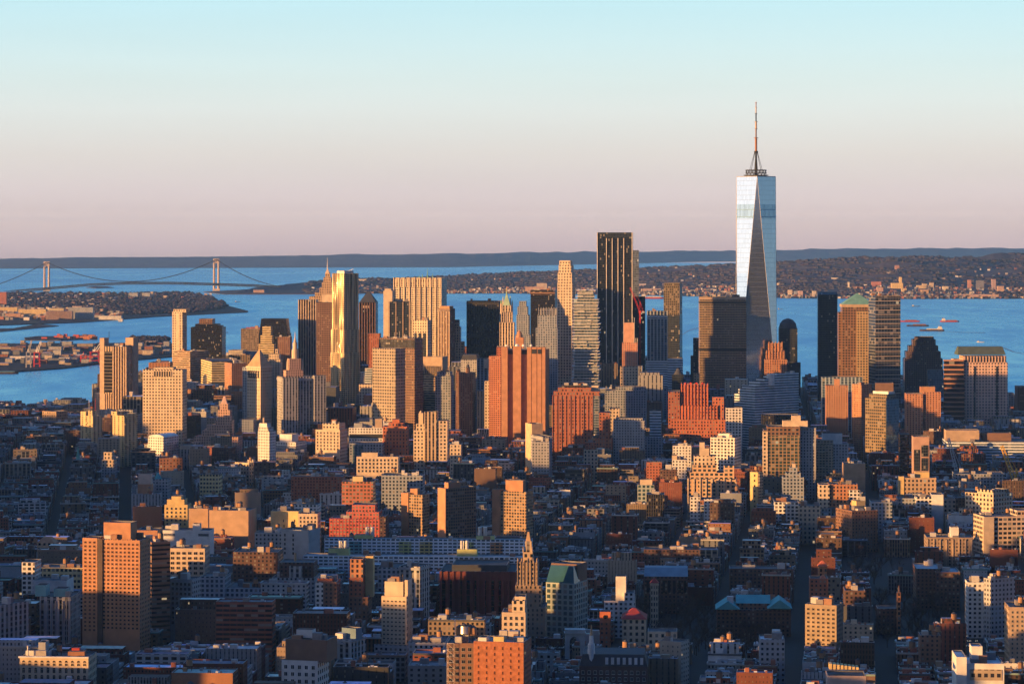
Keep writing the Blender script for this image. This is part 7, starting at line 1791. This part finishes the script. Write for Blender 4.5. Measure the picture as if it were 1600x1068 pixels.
for L_ in LOTS:
    zn = L_['zn']; w = list(PW)
    if zn == 'village' and L_['px'] > 900: w = [19, 17, 14, 7, 5, 9, 11, 9, 12, 4]
    if zn == 'downtown': w = [4, 4, 6, 10, 10, 6, 14, 12, 18, 5]
    i = choose(range(len(PALETTE)), w); L_['cn'], L_['col'] = PALETTE[i]; L_['gain'] = rf.uniform(.38, .85) if zn != 'downtown' else rf.uniform(.5, .95)
    r_ = choose(ROOFS, [q[2] for q in ROOFS]); L_['rn'], L_['rc'] = r_[0], tuple(q * rf.uniform(.75, 1.2) for q in r_[1])
    L_['fl'] = rf.uniform(3.1, 4.2) if zn != 'village' else rf.uniform(3.0, 3.7); L_['bay'] = rf.choice([rf.uniform(2.0, 3.2), rf.uniform(2.8, 4.4), rf.uniform(4.5, 6.5)])
    L_['win'] = rf.choice([(.42, .5, .2), (.5, .55, .25), (.62, .6, .15), (.32, .45, .3), (.7, .62, .1), (.45, .6, 1.1), (.6, .62, 1.15), (.74, .66, 1.1), (.3, .62, 1.2), (.94, .5, .15), (.26, .36, .3)])
    L_['party'] = rf.random() < (.5 if L_['hw'] < 13 and L_['h'] < 24 else .12); L_['sparse'] = rf.random() < .5; L_['pg'] = rf.uniform(.7, 1.05); L_['seed'] = float(rf.randint(0, 5000))
    L_['corn'] = rf.random() < .4 and L_['y'] < 3500; L_['cc'] = rf.choice([(.42, .4, .36), (.1, .1, .1), (.2, .3, .27), (.3, .2, .14), (.55, .52, .48)])
    L_['step'] = (rf.uniform(-.9, -.5), rf.uniform(.4, .9), rf.uniform(-.6, -.3), .92, rf.choice([3.4, 3.4, 6.8])) if L_['h'] > 22 and rf.random() < .35 else None
    nb = rf.choice([1, 1, 2, 2, 3]); L_['bulk'] = []
    for k in range(nb):
        ww, dd = rf.uniform(2.4, 6.5), rf.uniform(2.2, 5.0)
        if ww > L_['hw'] * 1.2: ww = L_['hw'] * 1.2
        if dd > L_['hl'] * 1.2: dd = L_['hl'] * 1.2
        um = max(0, 1 - ww / L_['hw'] / 2 - .08); vm = max(0, 1 - dd / L_['hl'] / 2 - .1)
        L_['bulk'].append((rf.uniform(-um, um), rf.uniform(-vm, vm), ww, dd, rf.uniform(2.2, 4.2 if zn != 'downtown' else 8), rf.choice([L_['col'], L_['col'], (.45, .44, .42), (.2, .2, .2), (.55, .52, .48), (.3, .12, .08)])))
    L_['vents'] = [(rf.uniform(-.85, .85), rf.uniform(-.8, .8), rf.uniform(.3, 1.1), rf.uniform(.8, 1.9), rf.choice([(.5, .5, .5), (.75, .75, .75), (.7, .72, .75), (.25, .25, .26), (.3, .12, .08)])) for k in range(rf.randint(3, 9 if L_['y'] < 2800 else 4))]
    L_['tanks'] = [(rf.uniform(-.6, .6), rf.uniform(-.5, .5), rf.uniform(1.7, 2.4))] if (rf.random() < (.36 if L_['h'] > 18 else .1) and zn != 'downtown') else []
    px, py = to_px(L_['x'], L_['y'], L_['h']); L_['ppx'], L_['ppy'] = px, py
    q = [to_px(p[0], p[1], L_['h'])[0] for p in L_['pts']]
    x0, x1 = min(q), max(q)
    # picture area: roof plus the front face, as far as it is inside the frame
    vis = max(0, min(1600, x1) - max(0, x0))
    base = to_px(L_['x'], L_['y'], 0)[1]
    L_['area'] = vis * max(0, min(1068, base) - max(0, py - 6)) if py < 1062 else 0
    if L_['zn'] == 'downtown': L_['area'] *= .3
LOTS.sort(key=lambda q: -q['area'])
NEAR = [q for q in LOTS if 4 < q['ppx'] < 1596 and q['ppy'] < 1052][:300]
near_ids = set(id(q) for q in NEAR)
for L_ in NEAR:
    kind = 'loft_building' if L_['h'] > 24 else 'apartment_house' if L_['h'] > 17 else 'row_house'
    word = {'loft_building': 'loft building', 'apartment_house': 'apartment house', 'row_house': 'row house'}[kind]
    root = empty(kind, (L_['x'], L_['y'], 0), None, word, 'ordinary buildings between the landmarks')
    w, r = MB(), MB(); pend = []
    def mkb(nm):
        def f():
            m = MB(); pend.append((nm, m)); return m
        return f
    tanks = []
    build_lot(L_, w, r, rf, dict(bulk=mkb('bulkhead'), vent=mkb('roof_vent'), tank=lambda q, z, rr_: tanks.append((q, z, rr_))))
    w.build('wall', 'filler_wall', root); ro = r.build('roof', ['roof', 'paint'], root); ro['_w'] = root['_w']
    for nm, m in pend: m.build(nm, 'paint', root)
    for q, z, rr_ in tanks: water_tank(q[0], q[1], z, rr_, 3.4, rr_ * 2, root)
    feat = 'tall' if L_['h'] > 34 else 'mid height' if L_['h'] > 21 else 'low'
    ft = L_['rn'] + (' and water tank' if tanks else '')
    auto(root, L_['ppx'], L_['ppy'], L_['cn'], word, (feat, ft))
w, r = MB(), MB()
for L_ in LOTS:
    if id(L_) not in near_ids: build_lot(L_, w, r, rf)
so = w.build('city_blocks', 'filler_wall'); ro = r.build('city_block_roofs', ['roof', 'paint'])
tag(so, 'countless small houses and lofts filling the blocks between the larger buildings', 'buildings', kind='stuff')
ro.parent = so; ro.name = 'roof'; ro['kind'] = 'stuff'
# unseen city blocks added outside the picture, heights shaped to throw long morning shadows
w = MB()
rq = random.Random(4)
for i in range(-46, 30):
    for j in range(-4, 96):
        x = i * 46 + rq.uniform(-6, 6); y = j * 46 + rq.uniform(-6, 6)
        if y > 0 and abs(x) < 800 * y / F + 30 and y > 1540: continue
        if x > 800 * max(y, 0) / F + 560 or not in_city(x, y): continue
        if y < 400 and abs(x) < 260: continue
        if rq.random() < .1: continue
        h = max(14, rq.gauss(30, 10))
        if rq.random() < .19: h = rq.uniform(55, 120)
        if y > 1450 and x > -800 * y / F - 40: h = min(h, 20)
        if 900 < y < 1560 and abs(x) < 800 * y / F + 30: h = min(h, EYE - 712 * y / F)
        h = min(h, sun_cap(x, y, 20))
        if x > 0: h = min(h, 38)
        if h < 6: continue
        w.col = rq.choice(PALETTE)[1]; w.win = (.5, .5, .2)
        a, b2 = rq.uniform(15, 20), rq.uniform(13, 19)
        w.box(x - a, x + a, y - b2, y + b2, 0, h, 0, 0, us=3.5, vs=3.5)
for i in range(260):  # unseen towers behind the camera, added to darken the mirror tower's reflection
    x = rq.uniform(-480, 900); y = rq.uniform(-2100, -120)
    if abs(x) < 110 and y > -260: continue
    w.col = tuple(.5 * q for q in rq.choice(PALETTE)[1]); w.win = (.6, .6, .1); a, b2 = rq.uniform(16, 30), rq.uniform(16, 30)
    w.box(x - a, x + a, y - b2, y + b2, 0, rq.uniform(110, 270) if rq.random() < .6 else rq.uniform(240, 400), 0, 0, us=3.5, vs=3.8)
tag(w.build('unseen_city', 'filler_wall'), 'unseen city blocks added beyond the frame to shape shade and reflections', 'buildings', kind='stuff')

# ------------------------------------------------------------------ labels that single out each ordinary building
ANCH = [(897, 990, 'the marble arch'), (183, 900, 'the great orange apartment tower'), (745, 920, 'the dark red library'), (825, 880, 'the golden lantern tower'), (1022, 940, 'the bell tower'), (1178, 940, 'the teal copper roofs'),
        (1288, 970, 'the tan corner windowed block'), (1285, 885, 'the orange church tower'), (615, 960, 'the spiked cream tower'), (475, 1040, 'the white corner block'), (780, 1040, 'the orange red loft'), (85, 1045, 'the ornate cream loft'),
        (648, 800, 'the leftmost concrete grid tower'), (800, 800, 'the rightmost concrete grid tower'), (1339, 830, 'the dark dotted brick block'), (1112, 775, 'the golden stepped loft'), (1182, 770, 'the slim yellow tower'), (1560, 830, 'the large cream gridded loft'),
        (1485, 860, 'the deco tan block'), (875, 930, 'the teal glass roof'), (960, 930, 'the white stepped building'), (415, 720, 'the slim white tower'), (275, 795, 'the orange stepped house'), (1053, 1030, 'the grey tan apartment tower'), (1540, 1050, 'the white school block'),
        (1405, 940, 'the pinnacled church'), (1588, 1000, 'the tan tower at the edge'), (555, 820, 'the scaffolded building'), (460, 900, 'the art deco grey block'), (1190, 890, 'the pale windowed red block'), (900, 700, 'the huge red brown block'), (1222, 720, 'the green windowed tower'), (1323, 1058, 'the yellow canopies'), (1206, 1000, 'the snowy white roof'),
        (147, 550, 'the bright red crane'), (57, 560, 'the thin red crane'), (186, 540, 'the tan slab tower'), (73, 440, 'the left bridge tower'), (280, 500, 'the slim cream tower'), (3, 470, 'the tall red shore block'), (95, 527, 'the narrow pier'), (222, 463, 'the twin grey shore blocks'),
        (1336, 465, 'the green pyramid roof'), (1293, 460, 'the slant topped tower'), (1382, 465, 'the pale gridded glass tower'), (1184, 440, 'the mirror glass tower'), (1431, 478, 'the cargo ship'), (1540, 445, 'the twin brick hill towers'), (655, 440, 'the pale columned slab'), (885, 430, 'the slender cream tower'), (960, 450, 'the dark finned tower'), (1404, 450, 'the bright yellow hill block'), (1019, 465, 'the red freighter')]
ORD = ['', 'second', 'third', 'fourth', 'fifth', 'sixth', 'seventh', 'eighth', 'ninth', 'tenth', 'eleventh', 'twelfth', 'thirteenth', 'fourteenth', 'fifteenth', 'sixteenth', 'seventeenth', 'eighteenth', 'nineteenth', 'twentieth']
groups = {}
for q in AUTO:
    a = min(ANCH, key=lambda t: (t[0] - q['px']) ** 2 + ((t[1] - q['py']) * 1.3) ** 2)
    dx, dy = q['px'] - a[0], q['py'] - a[1]
    side = 'left of' if dx < -abs(dy) else 'right of' if dx > abs(dy) else 'just behind' if dy < 0 else 'in front of'
    q['dist'] = dx * dx + dy * dy; q['a'] = a; q['side'] = side
    groups.setdefault((a[2], side, q['col'], q['kind']), []).append(q)
for (a, side, col, kind), qs in groups.items():
    qs.sort(key=lambda t: t['dist'])
    for i, q in enumerate(qs):
        f = q['feat']
        if isinstance(f, tuple): head = '%s %s %s' % (f[0], col, kind); tail = ' with ' + f[1]
        else: head = '%s %s %s' % (f, col, kind); tail = ''
        if len(qs) > 1: txt = '%s%s, %s nearest %s %s' % (head, tail, ORD[min(i, 19)], side, a)
        else: txt = '%s%s, %s %s' % (head, tail, side, a)
        txt = txt.replace(',  nearest', ', nearest')
        if len(txt.split()) > 16: txt = txt.replace(' and water tank', '')
        if len(txt.split()) > 16: txt = txt.replace(tail.replace(' and water tank', ''), '')
        if len(txt.split()) > 16: txt = txt.replace('mid height ', '').replace(' just ', ' ')
        q['o']['label'] = txt

# ------------------------------------------------------------------ materials get their nodes, then the air
for k, m in list(MAT.items()): MDEF[k](m)
def haze():
    m = bpy.data.materials.new('haze'); m.use_nodes = True; t = m.node_tree; t.nodes.clear()
    v = N(t, 'ShaderNodeVolumePrincipled'); v.inputs['Color'].default_value = (.22, .50, 1.0, 1); v.inputs['Density'].default_value = HAZE
    v.inputs['Anisotropy'].default_value = 0.0
    o = N(t, 'ShaderNodeOutputMaterial'); L(t, v.outputs[0], o.inputs[1])
    mb = MB(); z0 = drop(15000, 41500) - 12
    x0, x1, y0, y1, z1 = -16000, 16000, -9000, 42000, 560
    mb.box(x0, x1, y0, y1, z0, z1); mb.face([(x0, y0, z0), (x0, y1, z0), (x1, y1, z0), (x1, y0, z0)])
    tag(mb.build('haze', m), 'thin blue morning haze over the harbour', kind='stuff')
HAZE = 1.45e-5
haze()
for o in COL.objects:
    if '_w' in o.keys(): del o['_w']
    if '_px' in o.keys(): del o['_px']
